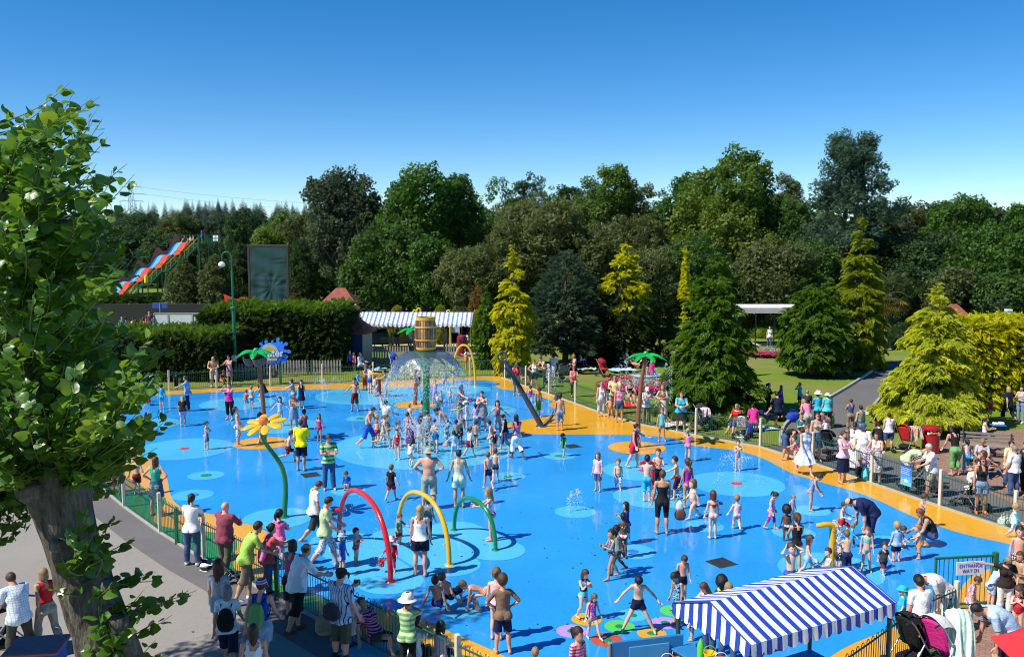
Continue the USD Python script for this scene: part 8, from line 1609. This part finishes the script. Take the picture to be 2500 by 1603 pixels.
# --- on the lawn in the shade
P('N',325,130,218,'woman',290,'sit','person in white sitting deep in the shade left of the palm fronds','bob:dark',['trousers=denim','tee=white'],'fair',h=1.65)
P('N',415,130,225,'man',90,'sit','person with bare knees sitting in the shade behind the right palm','short:dark',['shorts=dkgrey','tee=grey'],'tan',h=1.75)
P('N',520,222,312,'man',80,'lie','man lying on his back on the lawn with knees up','short:dark',['shorts=black'],'tan',h=1.75)
P('N',672,205,318,'child',150,'sit','blonde girl in a pink top sitting on a pale towel','bob:blond',['leggings=sky','tee=hotpink'],'fair',h=1.4)
P('N',570,95,190,'woman',10,'sit','woman sitting in the shade under the palm fronds','bob:dark',['trousers=black','tee=ltgrey'],'fair',h=1.65)
P('O',440,625,842,'woman',320,'sit','woman in red and denim sitting on the lawn left of a pushchair','short:fair',['trousers@.2=denim','tee=red'],'pink',h=1.65)
P('O',668,610,830,'woman',172,'kneel','woman in a hot pink top and denim kneeling with her back turned','pony:dark',['trousers=ltdenim','tee@.4=hotpink'],'pink',h=1.66,lean=40)
P('O',810,690,790,'woman',100,'lie','sunbather stretched out on a towel under the conifer','bob:dark',['trousers@.3=dkgrey','tee=navy'],'tan',h=1.65)
P('O',585,560,690,'man',20,'sit','man sitting deep in shade beneath the big green conifer','short:black',['trousers=dkgrey','tee=black'],'tan',h=1.75)
P('M',830,90,240,'woman',20,'sit','person in blue sitting in deep shade between the dark conifers','bob:dark',['longskirt=blue','tee=ltblue'],'fair',h=1.65)
P('R',957,888,1048,'woman',-4,'relax','woman in a white top and jeans standing alone by the far flower bed','short:fair',['trousers=denim','vest@.46=white'],'pink')
# --- beyond the far railing and in the playground
P('U',208,1035,1330,'child',20,'relax','child in a blue top in the shade of the blue hut, left of a pair','short:dark',['trousers=dknavy','tee=royal'],'fair',h=1.3)
P('U',262,1085,1330,'child',-20,'relax','child in dull pink in the shade of the blue hut, right of a pair','bob:brown',['shorts=dkgrey','tee=rose'],'fair',h=1.15)
P('U',880,1120,1335,'toddler',20,'relax','toddler in grey trunks standing by the shaded picket fence','short:brown',['trunks=grey','shoes=pink'],'tan')
P('U',395,1165,1350,'woman',60,'sit','person in pale clothes sitting in the shade outside the far railing','bob:brown',['trousers=denim','tee=ltblue'],'fair',h=1.65)
P('U',1875,1010,1310,'woman',282,'hold','woman in a white top and orange shorts behind the far yellow arch','long:black',['shorts@.35=orange','tank=white'],'tan')
P('U',1070,720,1000,'man',170,'relax','man in a white shirt and pale trousers beyond the small far palm','crop:grey',['trousers=stone','shirt=white'],'tan')
P('U',797,800,985,'man',182,'bench','grey-shirted person on the far bench, left of two','short:grey',['trousers=dkgrey','shirt=grey'],'tan',h=1.74)
P('U',895,795,985,'man',178,'bench','brown-shirted person on the far bench, right of two','short:dark',['trousers=dkgrey','shirt=brown'],'tan',h=1.74)
P('U',1590,800,1000,'woman',200,'stoop','woman in an orange strappy top in the playground, right of the barrel','bun:light',['skirt=ltgrey','tank=peach'],'pink',h=1.6)
P('U',1785,780,985,'child',190,'relax','boy in a navy top in the playground under the awning','short:fair',['shorts=grey','tee=dknavy'],'tan')
P('U',1895,790,985,'woman',150,'relax','person in white at the right end of the playground','short:dark',['shorts=stone','tee=offwhite'],'tan')
P('U',1910,735,900,'child',120,'relax','person in blue farthest right under the awning','short:dark',['shorts=dknavy','tee=blue'],'tan')
P('U',1500,680,930,'woman',180,'relax','person in a purple skirt right beside the barrel','short:white',['skirt=purple','tee=ltgrey'],'tan')
# --- seen over the left hedge, and riding the slide
for i,(x,y0,kd,wr,hr,lab)in enumerate([(500,1195,'woman',['tee=teal','trousers=denim'],'short:grey','person in grey-blue seen over the left hedge, leftmost'),(545,1195,'woman',['tank=pink','trousers=denim'],'bob:dark','woman in pink seen over the left hedge'),(640,1212,'woman',['tee=lilac','trousers=denim'],'short:dark','person in lilac seen over the left hedge'),(682,1232,'child',['tee=red','trousers=denim'],'short:dark','child in red seen over the left hedge'),(768,1205,'woman',['tank=peach','trousers=white'],'bob:auburn','woman in peach seen over the left hedge'),(872,1165,'man',['shirt=ltblue','trousers=denim'],'short:brown','man in pale blue beside the white barrier'),(842,1130,'man',['tee=maroon','trousers=denim'],'short:grey','man in maroon before the dark hoarding')]):
 YY_=67.5+(i%3)*.7;t_=at(*tp('S',x,y0),YY_);g_=np.array([t_[0],YY_,0]);hh_={'woman':1.64,'man':1.76,'child':1.3}[kd]
 # they stand on the raised bank beyond the hedge
 px_=1250+t_[0]/YY_*0;u_=person('S',x,y0,y0+160,kd,[20,200,160,180,190,150,30][i],'relax',lab,hr,wr,'pink',h=hh_)
 dz=t_[2]-hh_;op=UsdGeom.Xformable(u_.prim).GetOrderedXformOps()[0];op.Set(Gf.Vec3d(t_[0],YY_,dz))
bank=box(11.0,5.5,4.0,(at(430,780,70)[0]-1.0,69.6,0));bankz=[at(*tp('S',640,1212),68.2)[2]-1.64];bank.vertices[:,2]=np.where(bank.vertices[:,2]>0,bankz[0]+.0,-.5);struct('bank',bank,M_LAWN)
for i,(s_,c_,wr,lab)in enumerate([(-.01,.75,['tee=navy','shorts=grey'],'rider in navy at the top of the blue lanes'),(-.005,2.2,['tee=white','shorts=grey'],'rider in white at the top of the red lanes'),(-.02,2.7,['tee=offwhite','shorts=khaki'],'second rider in white at the top of the red lanes')]):
 p_=T0+RD*LRUN*s_+CD*c_;u_=person('X',450,0,1000,'child',292,'sit',lab,'short:dark',wr,'pink',h=1.4);UsdGeom.Xformable(u_.prim).GetOrderedXformOps()[0].Set(Gf.Vec3d(p_[0],p_[1],T0[2]+.02))
p_=T0-RD*1.2+CD*3.6;u_=person('X',450,0,1000,'man',300,'relax','attendant in blue standing on the slide deck','short:dark',['tee=royal','shorts=brown'],'tan',h=1.75);UsdGeom.Xformable(u_.prim).GetOrderedXformOps()[0].Set(Gf.Vec3d(p_[0],p_[1],T0[2]-.02))
P('V',1210,1205,1340,'child',60,'sit','shirtless child sitting on the pad among the lime leaves','short:brown',['shorts=black'],'fair',h=1.25)
P('V',1268,1250,1360,'child',200,'sit','dark-haired child in red sitting beside the shirtless one','bob:dark',['tee=red','shorts=grey'],'fair',h=1.1)
P('V',1385,1190,1392,'child',200,'relax','child in turquoise half hidden by leaves at the left','short:dark',['suit=turq'],'fair',h=1.2)
P('A',1390,40,265,'child',180,'relax','bare-legged child hidden in leaves on the left circle','short:brown',['shorts@.35=royal'],'fair',h=1.2)
# ------------------------------------------------------------------ things carried, worn and left about
M_BLKF=paint('fabric_black',(.014,.014,.016),.85,.15,9,.4,30,.2);M_ALU=paint('tube_alloy',(.42,.43,.45),.35,.1,metallic=.6);M_TYRE=paint('tyre',(.02,.02,.02),.8)
def softbag(c,sx,sy,sz,m,rz=0.0,seed=1,top=.75):
 e=ICO(3);v=e.vertices.copy();v=np.sign(v)*abs(v)**.7;v[:,0]*=sx*np.where(v[:,2]>0,1-(1-top)*v[:,2],1);v[:,1]*=sy;v[:,2]*=sz
 v*=(1+.08*np.asarray(meshkit.noise(e.vertices*3.0,seed)))[:,None];return moved(TM(v,e.faces),c,rz)
def worn_bag(pp,name,label,cat_,s,m,off=(0,.13,0),bone='chest',extra=None):
 """A bag on somebody's back: built where the back is."""
 T=pp.T;b0=T.J['chest']+np.array(off);e=softbag((0,0,0),*s,None);V=e.vertices/pp.h+b0;t=thing(name,label,cat_)
 part(t,'bag_body',TM(pp.world(V,bone),e.faces),m,True)
 for sd in(-1,1):
  P_=np.array([[sd*.055,.085,.07],[sd*.06,.02,.105],[sd*.062,-.065,.07],[sd*.075,-.06,-.02],[sd*.085,.05,-.09]])+[0,0,T.J['chest'][2]+.03]
  part(t,'strap',tube(pp.world(spline(P_,12),bone),.011,5),extra or m)
 return t
worn_bag(pl9,'drawstring_bag','black drawstring bag on the grey-haired woman\'s back','bag',(.15,.07,.21),M_BLKF,(0,.105,-.04))
gb=worn_bag(pl10,'rucksack','green and black rucksack of the woman in the purple cap','rucksack',(.14,.10,.23),cloth('grass'),(0,.115,-.03),extra=M_BLKF)
worn_bag(pl5,'drawstring_bag','pale pink drawstring bag on the woman in coral','bag',(.13,.06,.19),cloth('pink'),(-.08,.10,-.06))
worn_bag(pl12,'sling_bag','grey sling bag across the striped-shirt man\'s back','bag',(.19,.08,.16),cloth('dkgrey'),(0,.135,-.09),extra=cloth('grey'))
def camera_at(pp,side,label,s=1.0):
 p=pp.hand(side)+np.array([0,.03,.05]);t=thing('photo_camera',label,'camera',loc=p);part(t,'camera_body',bevel(.13*s,.07*s,.09*s,(0,0,0),.012),TOY['black']);part(t,'lens',lathe([(.0,.06*s),(.03*s,.06*s),(.034*s,-.03*s)],14).apply_transform(ROT(1.57,[1,0,0])),TOY['black']);return t
camera_at(pl16,'R','black camera hanging in the hand of the man in pale green');camera_at(pl13,'R','small camera held by the boy in the sun hat',.8);camera_at(pl12,'L','camcorder held by the man in the striped shirt')
# back print of the white shirt
T=pl7.T;a=np.linspace(0,2*np.pi,30);pr=[]
ring=tube([(-.022+.026*cos(x),.084,T.J['chest'][2]+.035+.026*sin(x))for x in a],.0042,5,False)
pt2=thing('shirt_print','blue ring and red block printed on the white shirt\'s back','print');part(pt2,'ring_print',TM(pl7.world(ring.vertices,'chest'),ring.faces),TOY['blue'])
bx_=box(.020,.006,.068,(.026,.0835,T.J['chest'][2]+.012));part(pt2,'block_print',TM(pl7.world(bx_.vertices,'chest'),bx_.faces),paint('print_red',(.62,.14,.08),.7))
h_=pl23.hand('R');bucket((h_[0],h_[1],h_[2]-.26),.085,.15,'red','red toy bucket carried by the toddler in pink',None)
h_=pl_gun.hand('R');wg=thing('water_pistol','yellow and green water pistol in the hand of the girl in the white cap','water pistol',loc=h_,rz=10);part(wg,'barrel',tube([(0.05,0,.02),(-.34,0,-.03)],.035,10),TOY['yellow']);part(wg,'grip',bevel(.06,.04,.15,(.02,0,-.06),.01),TOY['green']);part(wg,'tank',ICO(2,.06).apply_translation((-.02,0,.08)),TOY['green'])
# bags of the woman in black
fx=gp(*tp('F',822,420));t=thing('handbag','white bag on the arm of the woman in black','handbag',loc=(fx[0],gp(*tp('F',730,518))[1]+.05,.78));part(t,'bag_body',softbag((0,0,0),.10,.09,.14,None),TOY['white'],True);part(t,'strap',tube(spline([(-.07,0,.1),(-.03,0,.32),(.06,0,.1)],10),.008,5),TOY['white'])
t=thing('handbag','brown slouchy bag under the white one','handbag',loc=(fx[0]+.02,gp(*tp('F',730,518))[1]+.02,.55));part(t,'bag_body',softbag((0,0,0),.15,.09,.16,None),paint('bag_brown',(.16,.055,.025),.5),True);part(t,'strap',tube(spline([(-.1,0,.12),(-.05,0,.5),(.1,0,.12)],10),.01,5),paint('bag_brown',None))
# pushchairs
def pushchair(tile,x,y,yaw,fabric,hoodcol,label,s=1.0,hood=True):
 g=gp(*tp(tile,x,y));t=thing('pushchair',label,'pushchair',loc=g,rz=yaw,scale=s);F_=cloth(fabric);H_m=cloth(hoodcol)
 for sx in(-1,1):
  part(t,'frame_tube',tube([(sx*.24,.42,1.02),(sx*.24,.30,.92),(sx*.23,-.05,.45),(sx*.22,-.38,.12)],.015,8),M_ALU);part(t,'rear_leg',tube([(sx*.23,.0,.55),(sx*.24,.40,.12)],.014,8),M_ALU)
  part(t,'grip',tube([(sx*.24,.42,1.02),(sx*.24,.52,1.0)],.02,8),TOY['black'])
  for y_,r in((-.40,.10),(.40,.12)):
   for o in(-.035,.035):part(t,'wheel',moved(trimesh.creation.torus(r-.02,.022,major_sections=16,minor_sections=6),(sx*.25+o,y_,r),rx=0,ry=PI/2),M_TYRE)
 part(t,'axle',tube([(-.25,.40,.12),(.25,.40,.12)],.01,6),M_ALU)
 part(t,'seat',cat([bevel(.40,.34,.07,(0,-.10,.46),.03),moved(bevel(.40,.07,.55,(0,0,0),.03),(0,.16,.72),rx=-.38)]),F_,40)
 part(t,'foot_rest',bevel(.36,.16,.03,(0,-.38,.20),.01),F_);part(t,'basket',bevel(.34,.36,.14,(0,.10,.24),.05),M_BLKF)
 if hood:
  a=np.linspace(-.2,1.75,9);V=[];Fh=[]
  for i,x_ in enumerate(a):
   for j,u in enumerate(np.linspace(-1,1,9)):
    r=.36*(1-.25*abs(u)**3);V.append((u*.23,.26-r*sin(x_)*1.05,.80+r*cos(x_)*.75*(1-.3*u*u)-.01*(i%2)))
  for i in range(8):
   for j in range(8):q=i*9+j;Fh+=[(q,q+1,q+10),(q,q+10,q+9)]
  part(t,'hood',TM(np.array(V),np.array(Fh)),H_m,True)
 return t
pushchair('B',40,1440,285,'black','black','black pushchair pushed by the checked-shirt man at the lower left corner',1.05)
pushchair('A',1050,900,200,'navy','dknavy','dark pushchair by the left railing behind the lime leaves')
pushchair('N',1250,915,30,'black','charcoal','black pushchair draped with a pink cloth by the right railing');pushchair('N',105,318,30,'red','dkred','red and black pushchair standing in the conifer shade');pushchair('M',575,435,200,'grey','dkgrey','grey pushchair on the grass behind the right railing')
pushchair('O',540,910,150,'dots:black:white','black','black and white pushchair hung with a blue bag by the railing');pushchair('O',1560,1140,130,'black','black','black pushchair behind the railing, right of the striding woman',1.05);pushchair('R',1545,1285,250,'black','black','black pushchair parked under the trunked green conifer');pushchair('R',1440,1275,300,'black','dkgrey','second dark pushchair under the trunked green conifer')
pushchair('Q',690,955,130,'red','red','red pushchair draped with a bright towel beside the red litter bin',1.05);pushchair('Q',800,1345,260,'dkgrey','stripe:black:grey:.04','grey-hooded pushchair behind the blue notice',1.1);pushchair('Q',1360,1540,200,'black','black','black pushchair held by the woman in the black vest',1.0,False);pushchair('Q',1590,1190,60,'charcoal','black','dark pushchair by the bench on the brick path',.9)
pushchair('H',430,1640,120,'black','black','black pushchair in the foreground right of the kiosk',1.1);pushchair('H',660,1690,120,'hotpink','offwhite','pink and white pram in the foreground with a green towel',1.15);pushchair('C',380,930,120,'dkgrey','black','folded-low dark pushchair in front of the camouflage trousers',.55,False)
pushchair('U',840,1300,20,'royal','royal','blue and white pushchair by the shaded picket fence',.95)
# towels and blankets: sheets with folds
def drape(c,w,d,m,label,rz=0.0,name='towel',fold=.06,seed=1):
 n=22;u=np.linspace(-.5,.5,n);X,Yg=np.meshgrid(u*w,u*d,indexing='ij');p=np.c_[X.ravel()*4,Yg.ravel()*4,np.full(n*n,seed*1.7)]
 Z=fold*(.5+.5*np.asarray(meshkit.noise(p*1.4,seed)))+.006;idx=np.arange(n*n).reshape(n,n);F=np.stack([idx[:-1,:-1],idx[1:,:-1],idx[1:,1:],idx[:-1,1:]],-1).reshape(-1,4)
 return solo(name,moved(TM(np.c_[X.ravel(),Yg.ravel(),Z],np.vstack([F[:,[0,1,2]],F[:,[0,2,3]]])),c,rz),m,label,name,smooth=True)
drape(gp(*tp('N',420,650)),1.9,1.4,cloth('red'),'red towel on the grass behind the right palm',.2,'towel',.08);drape(gp(*tp('N',320,268)),1.6,1.1,cloth('ltblue'),'pale blue blanket in the shade left of the right palm',.3,'blanket',.2,2);drape(gp(*tp('N',300,330)),1.2,.5,cloth('stripe:red:white:.2'),'red and white cloth on the sunny grass left of the right palm',.1,'cloth',.06,3)
drape(gp(*tp('N',620,318)),1.9,1.1,cloth('sky'),'pale blue towel under the girl in pink on the lawn',.2,'towel',.06,4);drape(gp(*tp('O',770,805)),1.3,.7,cloth('ltblue'),'pale blue towel on the lawn by the railing, left of a cream post',.2,'towel',.08,5);drape(gp(*tp('N',900,905)),1.2,.8,cloth('dots:dkgrey:white'),'dark and white heap of clothes at the foot of the right railing',.3,'clothes',.22,6)
drape(gp(*tp('I',105,430)),1.5,1.0,cloth('dots:blue:white'),'blue and white beach bag and towels outside the far railing',.2,'beach things',.5,7);drape(gp(*tp('I',800,430)),.8,.4,cloth('gold'),'yellow cloth on the grass at the far railing',.1,'cloth',.06,8);drape(gp(*tp('Q',1350,765)),1.4,.8,cloth('dots:purple:lilac'),'purple patterned blanket under the golden conifer',.2,'blanket',.16,9);drape(gp(*tp('Y',1600,420)),.9,.7,cloth('floral:turq:yellow:purple'),'heap of bright towels on the lawn by the path',.2,'towels',.6,10)
drape(gp(*tp('D',560,1490)),1.4,.8,cloth('turq'),'turquoise towel in the shade of the near railing',.9,'towel',.05,11);drape(gp(*tp('M',880,345)),1.3,.7,cloth('ltgrey'),'pale bundle on the grass in the conifer shade',.2,'bundle',.4,12);drape(gp(*tp('U',590,1350)),1.2,.7,cloth('sky'),'pale blue towel on the grass by the blue hut',.3,'towel',.3,13);drape(gp(*tp('M',830,235)),1.8,1.0,cloth('blue'),'blue blanket in deep shade between the dark conifers',.2,'blanket',.3,14);drape(gp(*tp('O',1385,168)),1.2,.7,cloth('ltgrey'),'pale things in the shade under the trunked green conifer',.2,'things',.2,15)
def hang(c,w,h,m,label,rz=0.0,name='towel',seed=1,lean=.1):
 n=20;u=np.linspace(-.5,.5,n);X,Zg=np.meshgrid(u*w,np.linspace(0,-h,n),indexing='ij');s=-Zg/h
 Zg=Zg*(1+.16*np.sin(X/w*5+seed))-.10*h*(2*X/w)**2;top_=np.clip(1-s/.18,0,1);Yg=-lean*s-.02+top_*.16+.05*np.sin(X/w*13+seed+2*s)*(.2+s)+.025*np.sin(X/w*29+s*3);Zg=Zg-.03*top_;X=X*(1-.30*s+.08*np.sin(s*5+seed));idx=np.arange(n*n).reshape(n,n);F=np.stack([idx[:-1,:-1],idx[1:,:-1],idx[1:,1:],idx[:-1,1:]],-1).reshape(-1,4)
 return solo(name,moved(TM(np.c_[X.ravel(),Yg.ravel(),Zg.ravel()],np.vstack([F[:,[0,1,2]],F[:,[0,2,3]]])),c,rz),m,label,name,smooth=True)
yb=gp(*tp('Y',1500,1300));hang((yb[0],yb[1]-.06,1.02),.75,.65,cloth('floral:blue:white:red'),'bright blue, white and red towel hung over the right railing',-.5,'towel',2)
yq=gp(*tp('Q',715,955));hang((yq[0]+.12,yq[1]-.22,1.08),.62,.52,cloth('floral:turq:gold:hotpink'),'bright flowered towel over the red pushchair hood',.15,'towel',3);yn=gp(*tp('N',1250,915));hang((yn[0],yn[1]-.3,1.0),.45,.38,cloth('ltpink'),'pink cloth over the black pushchair by the right railing',.1,'cloth',4)
yh=gp(*tp('H',690,1690));hang((yh[0]+.22,yh[1]-.05,1.28),.50,.80,cloth('mint'),'pale green towel hanging over the pink pram',-.2,'towel',5,.35)
# bags standing about
def bag(tile,x,y,s,col,label,name='bag',seed=1,rz=.2,handles=True):
 g=gp(*tp(tile,x,y));t=thing(name,label,name.replace('_',' '),loc=(g[0],g[1],s[2]*.94),rz=degrees(rz));part(t,'bag_body',softbag((0,0,0),*s,None,0,seed,.92),cloth(col),True)
 if handles:
  for o in(-.4,.4):part(t,'handle',tube(spline([(-s[0]*.5,o*s[1],s[2]*.7),(-s[0]*.3,o*s[1],s[2]*1.5),(s[0]*.3,o*s[1],s[2]*1.5),(s[0]*.5,o*s[1],s[2]*.7)],10),.009,5),cloth(col))
 return t
bag('D',150,1345,(.20,.14,.20),'tan','tan and green shopping bag on the pavement beside the sling-bag man','shopping_bag');bag('O',625,875,(.16,.08,.24),'royal','blue bag hung by the black and white pushchair','bag',2);bag('Q',300,1250,(.22,.16,.22),'aqua','turquoise bag behind a cream post of the right railing','bag',3);bag('O',1140,715,(.30,.18,.22),'royal','blue cool bag with a red bottle on a pushchair by the path','cool_bag',4)
bag('Q',215,1210,(.18,.12,.18),'black','black bag at the man in the blue cap\'s feet','bag',5);bag('M',1120,700,(.14,.12,.26),'dots:royal:turq','blue and turquoise rucksack behind the toddler in orange','rucksack',6);bag('H',1205,450,(.20,.14,.13),'floral:aqua:lemon:coral','bright patterned bag at the foot of the right railing near the edge','bag',7);bag('D',310,1450,(.16,.12,.2),'royal','blue carrier bag in the shade behind the sling-bag man','carrier_bag',8);bag('I',930,410,(.14,.10,.22),'ltblue','pale carrier bag by the picket fence','carrier_bag',9)
bag('Y',860,480,(.14,.12,.26),'dots:black:lime','dark bag with a lime top hanging by the right sun hat','bag',10)
# shoes left by the railing
M_SHB,M_SHW=cloth('black'),cloth('white')
def shoe(c,rz,m,label):
 e=ICO(2);v=e.vertices*[.13,.045,.05];v[:,2]=np.where(v[:,0]>.0,v[:,2]*.75,v[:,2]*1.1);v[:,2]=np.maximum(v[:,2],-.035);t=thing('shoe',label,'shoe','shoes left by the near railing',loc=(c[0],c[1],.037),rz=rz);part(t,'upper',TM(v,e.faces),m,True);part(t,'sole',bevel(.25,.085,.02,(0,0,-.028),.008),M_SHW);return t
for k,(x,y,r,m,lab)in enumerate([(140,752,20,M_SHB,'black shoe heaped by the near railing, farthest of the pile'),(160,775,60,M_SHB,'black shoe in the middle of the pile by the near railing'),(172,790,-10,M_SHW,'white trainer in the pile by the near railing'),(190,800,30,M_SHW,'second white trainer in the pile by the near railing'),(205,812,70,M_SHB,'black shoe at the right of the pile by the near railing'),(165,825,-30,M_SHB,'dark shoe nearest the camera in the pile'),(128,735,100,M_SHB,'dark trainer beside the plaited woman\'s feet')]):
 shoe(gp(*tp('C',x,y)),r,m,lab)
 # tray, cup, balloon-like bits
tq=gp(*tp('Q',1510,945));tt=thing('tray','blue tray with white boxes carried by the woman in white','tray',loc=(tq[0]+.48,tq[1],1.02),rz=-6);part(tt,'tray_base',bevel(.5,.34,.03,(0,0,0),.01),TOY['blue']);part(tt,'food_box',bevel(.18,.2,.08,(-.1,0,.055),.02),TOY['white']);part(tt,'food_box',bevel(.18,.2,.10,(.12,.03,.065),.02),TOY['white'])
# ------------------------------------------------------------------ water in the air
M_DROP=mat('water_drop',lambda path:usdkit.material(stage,path,{'p':('principled_bsdf',{'base_color':(.80,.86,.90),'roughness':.08,'specular_ior_level':.8,'transmission_weight':.35,'ior':1.33})},surface='p.BSDF'))
M_FILM=mat('water_film',lambda path:usdkit.material(stage,path,{'t':('transparent_bsdf',{'color':(.93,.96,.97)}),'d':('diffuse_bsdf',{'color':(.62,.68,.72)}),'gl':('glossy_bsdf',{'roughness':.2,'color':(.5,.5,.5)}),'f':('fresnel',{'IOR':1.33}),'fm':('math',{'math_type':'multiply_add','value2':.7,'value3':.02}),'m1':('mix_closure',{'fac':.26}),'m2':('mix_closure',{}),'tc':('texture_coordinate',{}),'n':('noise_texture',{'scale':14.0,'detail':5.0}),'bm':('bump',{'strength':.6,'distance':.02}),'mr':('map_range',{'from_min':.35,'from_max':.7,'to_min':.03,'to_max':.20})},[('t.BSDF','m1.closure1'),('d.BSDF','m1.closure2'),('tc.object','n.vector'),('n.fac','mr.value'),('mr.result','m1.fac'),('f.fac','fm.value1'),('fm.value','m2.fac'),('m1.closure','m2.closure1'),('gl.BSDF','m2.closure2'),('n.fac','bm.height'),('bm.normal','gl.normal')],surface='m2.closure'))
OCT=(np.array([(1,0,0),(-1,0,0),(0,1,0),(0,-1,0),(0,0,1),(0,0,-1)],float),np.array([(0,2,4),(2,1,4),(1,3,4),(3,0,4),(2,0,5),(1,2,5),(3,1,5),(0,3,5)]))
def drops(P_,r,stretch=1.6,seed=0):
 rg=np.random.default_rng(seed+len(P_));P_=np.asarray(P_,float);n=len(P_);rr=r*rg.uniform(.45,1.25,n)**1.3;V=OCT[0][None]*rr[:,None,None]*np.array([1,1,stretch])+P_[:,None]
 return TM(V.reshape(-1,3),(OCT[1][None]+6*np.arange(n)[:,None,None]).reshape(-1,3))
wd=thing('water_dome','thin dome of water falling from the barrel and breaking into drops','water');rg=np.random.default_rng(8)
def drad(s):return 0.40+1.30*s**.62,3.72-1.55*s**1.9
V=[];F=[];ns,na=22,72
for i in range(ns+1):
 r,z=drad(i/ns*.74)
 for j in range(na):a_=j*2*PI/na;k=1+.02*sin(a_*7+i*.3)+.012*sin(a_*17-i*.5);V.append((BB[0]+r*k*cos(a_),BB[1]+r*k*sin(a_),z))
for i in range(ns):
 for j in range(na):
 # ragged lower rim
  if i>ns-7 and rg.random()<(i-ns+7)*.13:continue
  q_,r_=i*na+j,i*na+(j+1)%na;F+=[(q_,r_,r_+na),(q_,r_+na,q_+na)]
part(wd,'water_film',TM(np.array(V),np.array(F),process=True),M_FILM,True)
Q=[]
for _ in range(3600):
 s=rg.uniform(.45,1.0);r,z=drad(s);a_=rg.uniform(0,6.283);Q.append((BB[0]+r*cos(a_)*rg.uniform(.96,1.05),BB[1]+r*sin(a_)*rg.uniform(.96,1.05),z-rg.random()*.2))
for _ in range(1700):
 a_=rg.uniform(0,6.283);z=2.1*rg.random()**.7;r=1.68+.35*(1-z/2.1)+rg.normal(0,.16);Q.append((BB[0]+r*cos(a_),BB[1]+r*sin(a_),z))
part(wd,'water_drops',drops(Q,.0135),M_DROP,kind='stuff')
def jet(px,py,n,h,spread,label,r=.011,streams=1,lean=(0,0),seed=0):
 g=gp(px,py);rg=np.random.default_rng(int(px*3+py)+seed);Q=[]
 for k in range(streams):
  a_=rg.uniform(0,6.28);c=np.array([cos(a_),sin(a_)])*spread*(.5 if streams>1 else .1)+np.array(lean);hk=h*rg.uniform(.75,1.05)
  for _ in range(n//streams):
   t_=rg.random();p=c*t_*1.0+rg.normal(0,.012+.05*spread*t_,2);Q.append((g[0]+p[0],g[1]+p[1],max(.02,hk*4*t_*(1-t_)if streams>1 or any(lean)else hk*t_+rg.normal(0,.02))))
 return solo('water_jet',drops(Q,r),M_DROP,label,'water jet',kind='stuff')
jet(1404,1246,420,.62,.5,'trio of low jets on the pale circle at the centre',.010,5);jet(1241,1163,300,1.15,.12,'straight jet rising right of the running boys',.010);jet(1130,1000,350,1.3,.3,'thin jet behind the crowd',.012);jet(1215,1000,350,1.0,.3,'thin jet left of the anchor',.012);jet(1345,960,900,1.6,.6,'white spout splashing behind the boy in denim shorts',.018,7)
jet(1798,1178,420,1.0,1.6,'spray of fine jets on the big pale circle at the right',.010,14);jet(1720,1284,160,.5,.4,'small jet beside the girl in the red bandeau',.009,5);jet(800,960,420,.9,2.2,'arc of spray before the far picket fence',.012,5);jet(690,1000,300,.8,1.4,'scattered spray behind the blonde woman',.012,9);jet(1558,1100,260,.8,.8,'dribbles of water under the right palm',.010,8);jet(2042,1392,900,1.2,.35,'water pouring from the yellow cannon',.012,4);jet(1592,1215,500,.5,.9,'splashes round the red water post',.011,10);jet(1810,1140,260,1.4,.5,'jet hitting the girl in pink pants',.010,3);jet(560,985,300,.7,1.8,'spray at the far left of the pad',.011,8);jet(1085,1330,200,.02,.01,'spots of water under the yellow arch',.008);jet(1040,1120,1600,1.5,2.6,'heavy spray falling on the crowd below the barrel',.013,40)
def curtain(k,P_,label):
 rg=np.random.default_rng(k);Q=[]
 for p in P_[6:-6]:
  for _ in range(9):Q.append((p[0]+rg.normal(0,.02),p[1]+rg.normal(0,.02),p[2]-.06-rg.random()*(p[2]-.1)))
 solo('water_curtain',drops(Q,.0075,2.2),M_DROP,label,'water',kind='stuff')
curtain(1,P_RED,'fine drips falling from the red arch')
palmtop=at(1577,866,gp(1558,1092)[1]);Q=[];rg=np.random.default_rng(12)
for k in range(7):
 a_=.5+k*2*PI/7
 for _ in range(110):z=rg.random();Q.append((palmtop[0]+.98*cos(a_)+rg.normal(0,.05),palmtop[1]+.98*sin(a_)+rg.normal(0,.05),palmtop[2]-.35-z*1.5))
solo('water_curtain',drops(Q,.011,2.0),M_DROP,'strings of drops falling from the right model palm','water',kind='stuff')
rg=np.random.default_rng(6)
def litter():
 Q=[];V=[];F=[]
 for _ in range(110):
  x,y=rg.uniform(-7,5),rg.uniform(17,27);a_=rg.uniform(0,6.28);s=rg.uniform(.02,.045);d=np.array([cos(a_),sin(a_),0])*s;e=np.array([-sin(a_),cos(a_),.1])*s*.6;c=np.array([x,y,.016])
  V+=[c-d,c+e,c+d+[0,0,.01],c-e];k=len(V)-4;F+=[(k,k+1,k+2),(k,k+2,k+3)]
 solo('fallen_leaves',TM(np.array(V),np.array(F)),leafmat('leaf_fallen',(.10,.06,.02),(.22,.15,.04)),'few dry leaves scattered on the wet pad','leaves',kind='stuff')
litter()
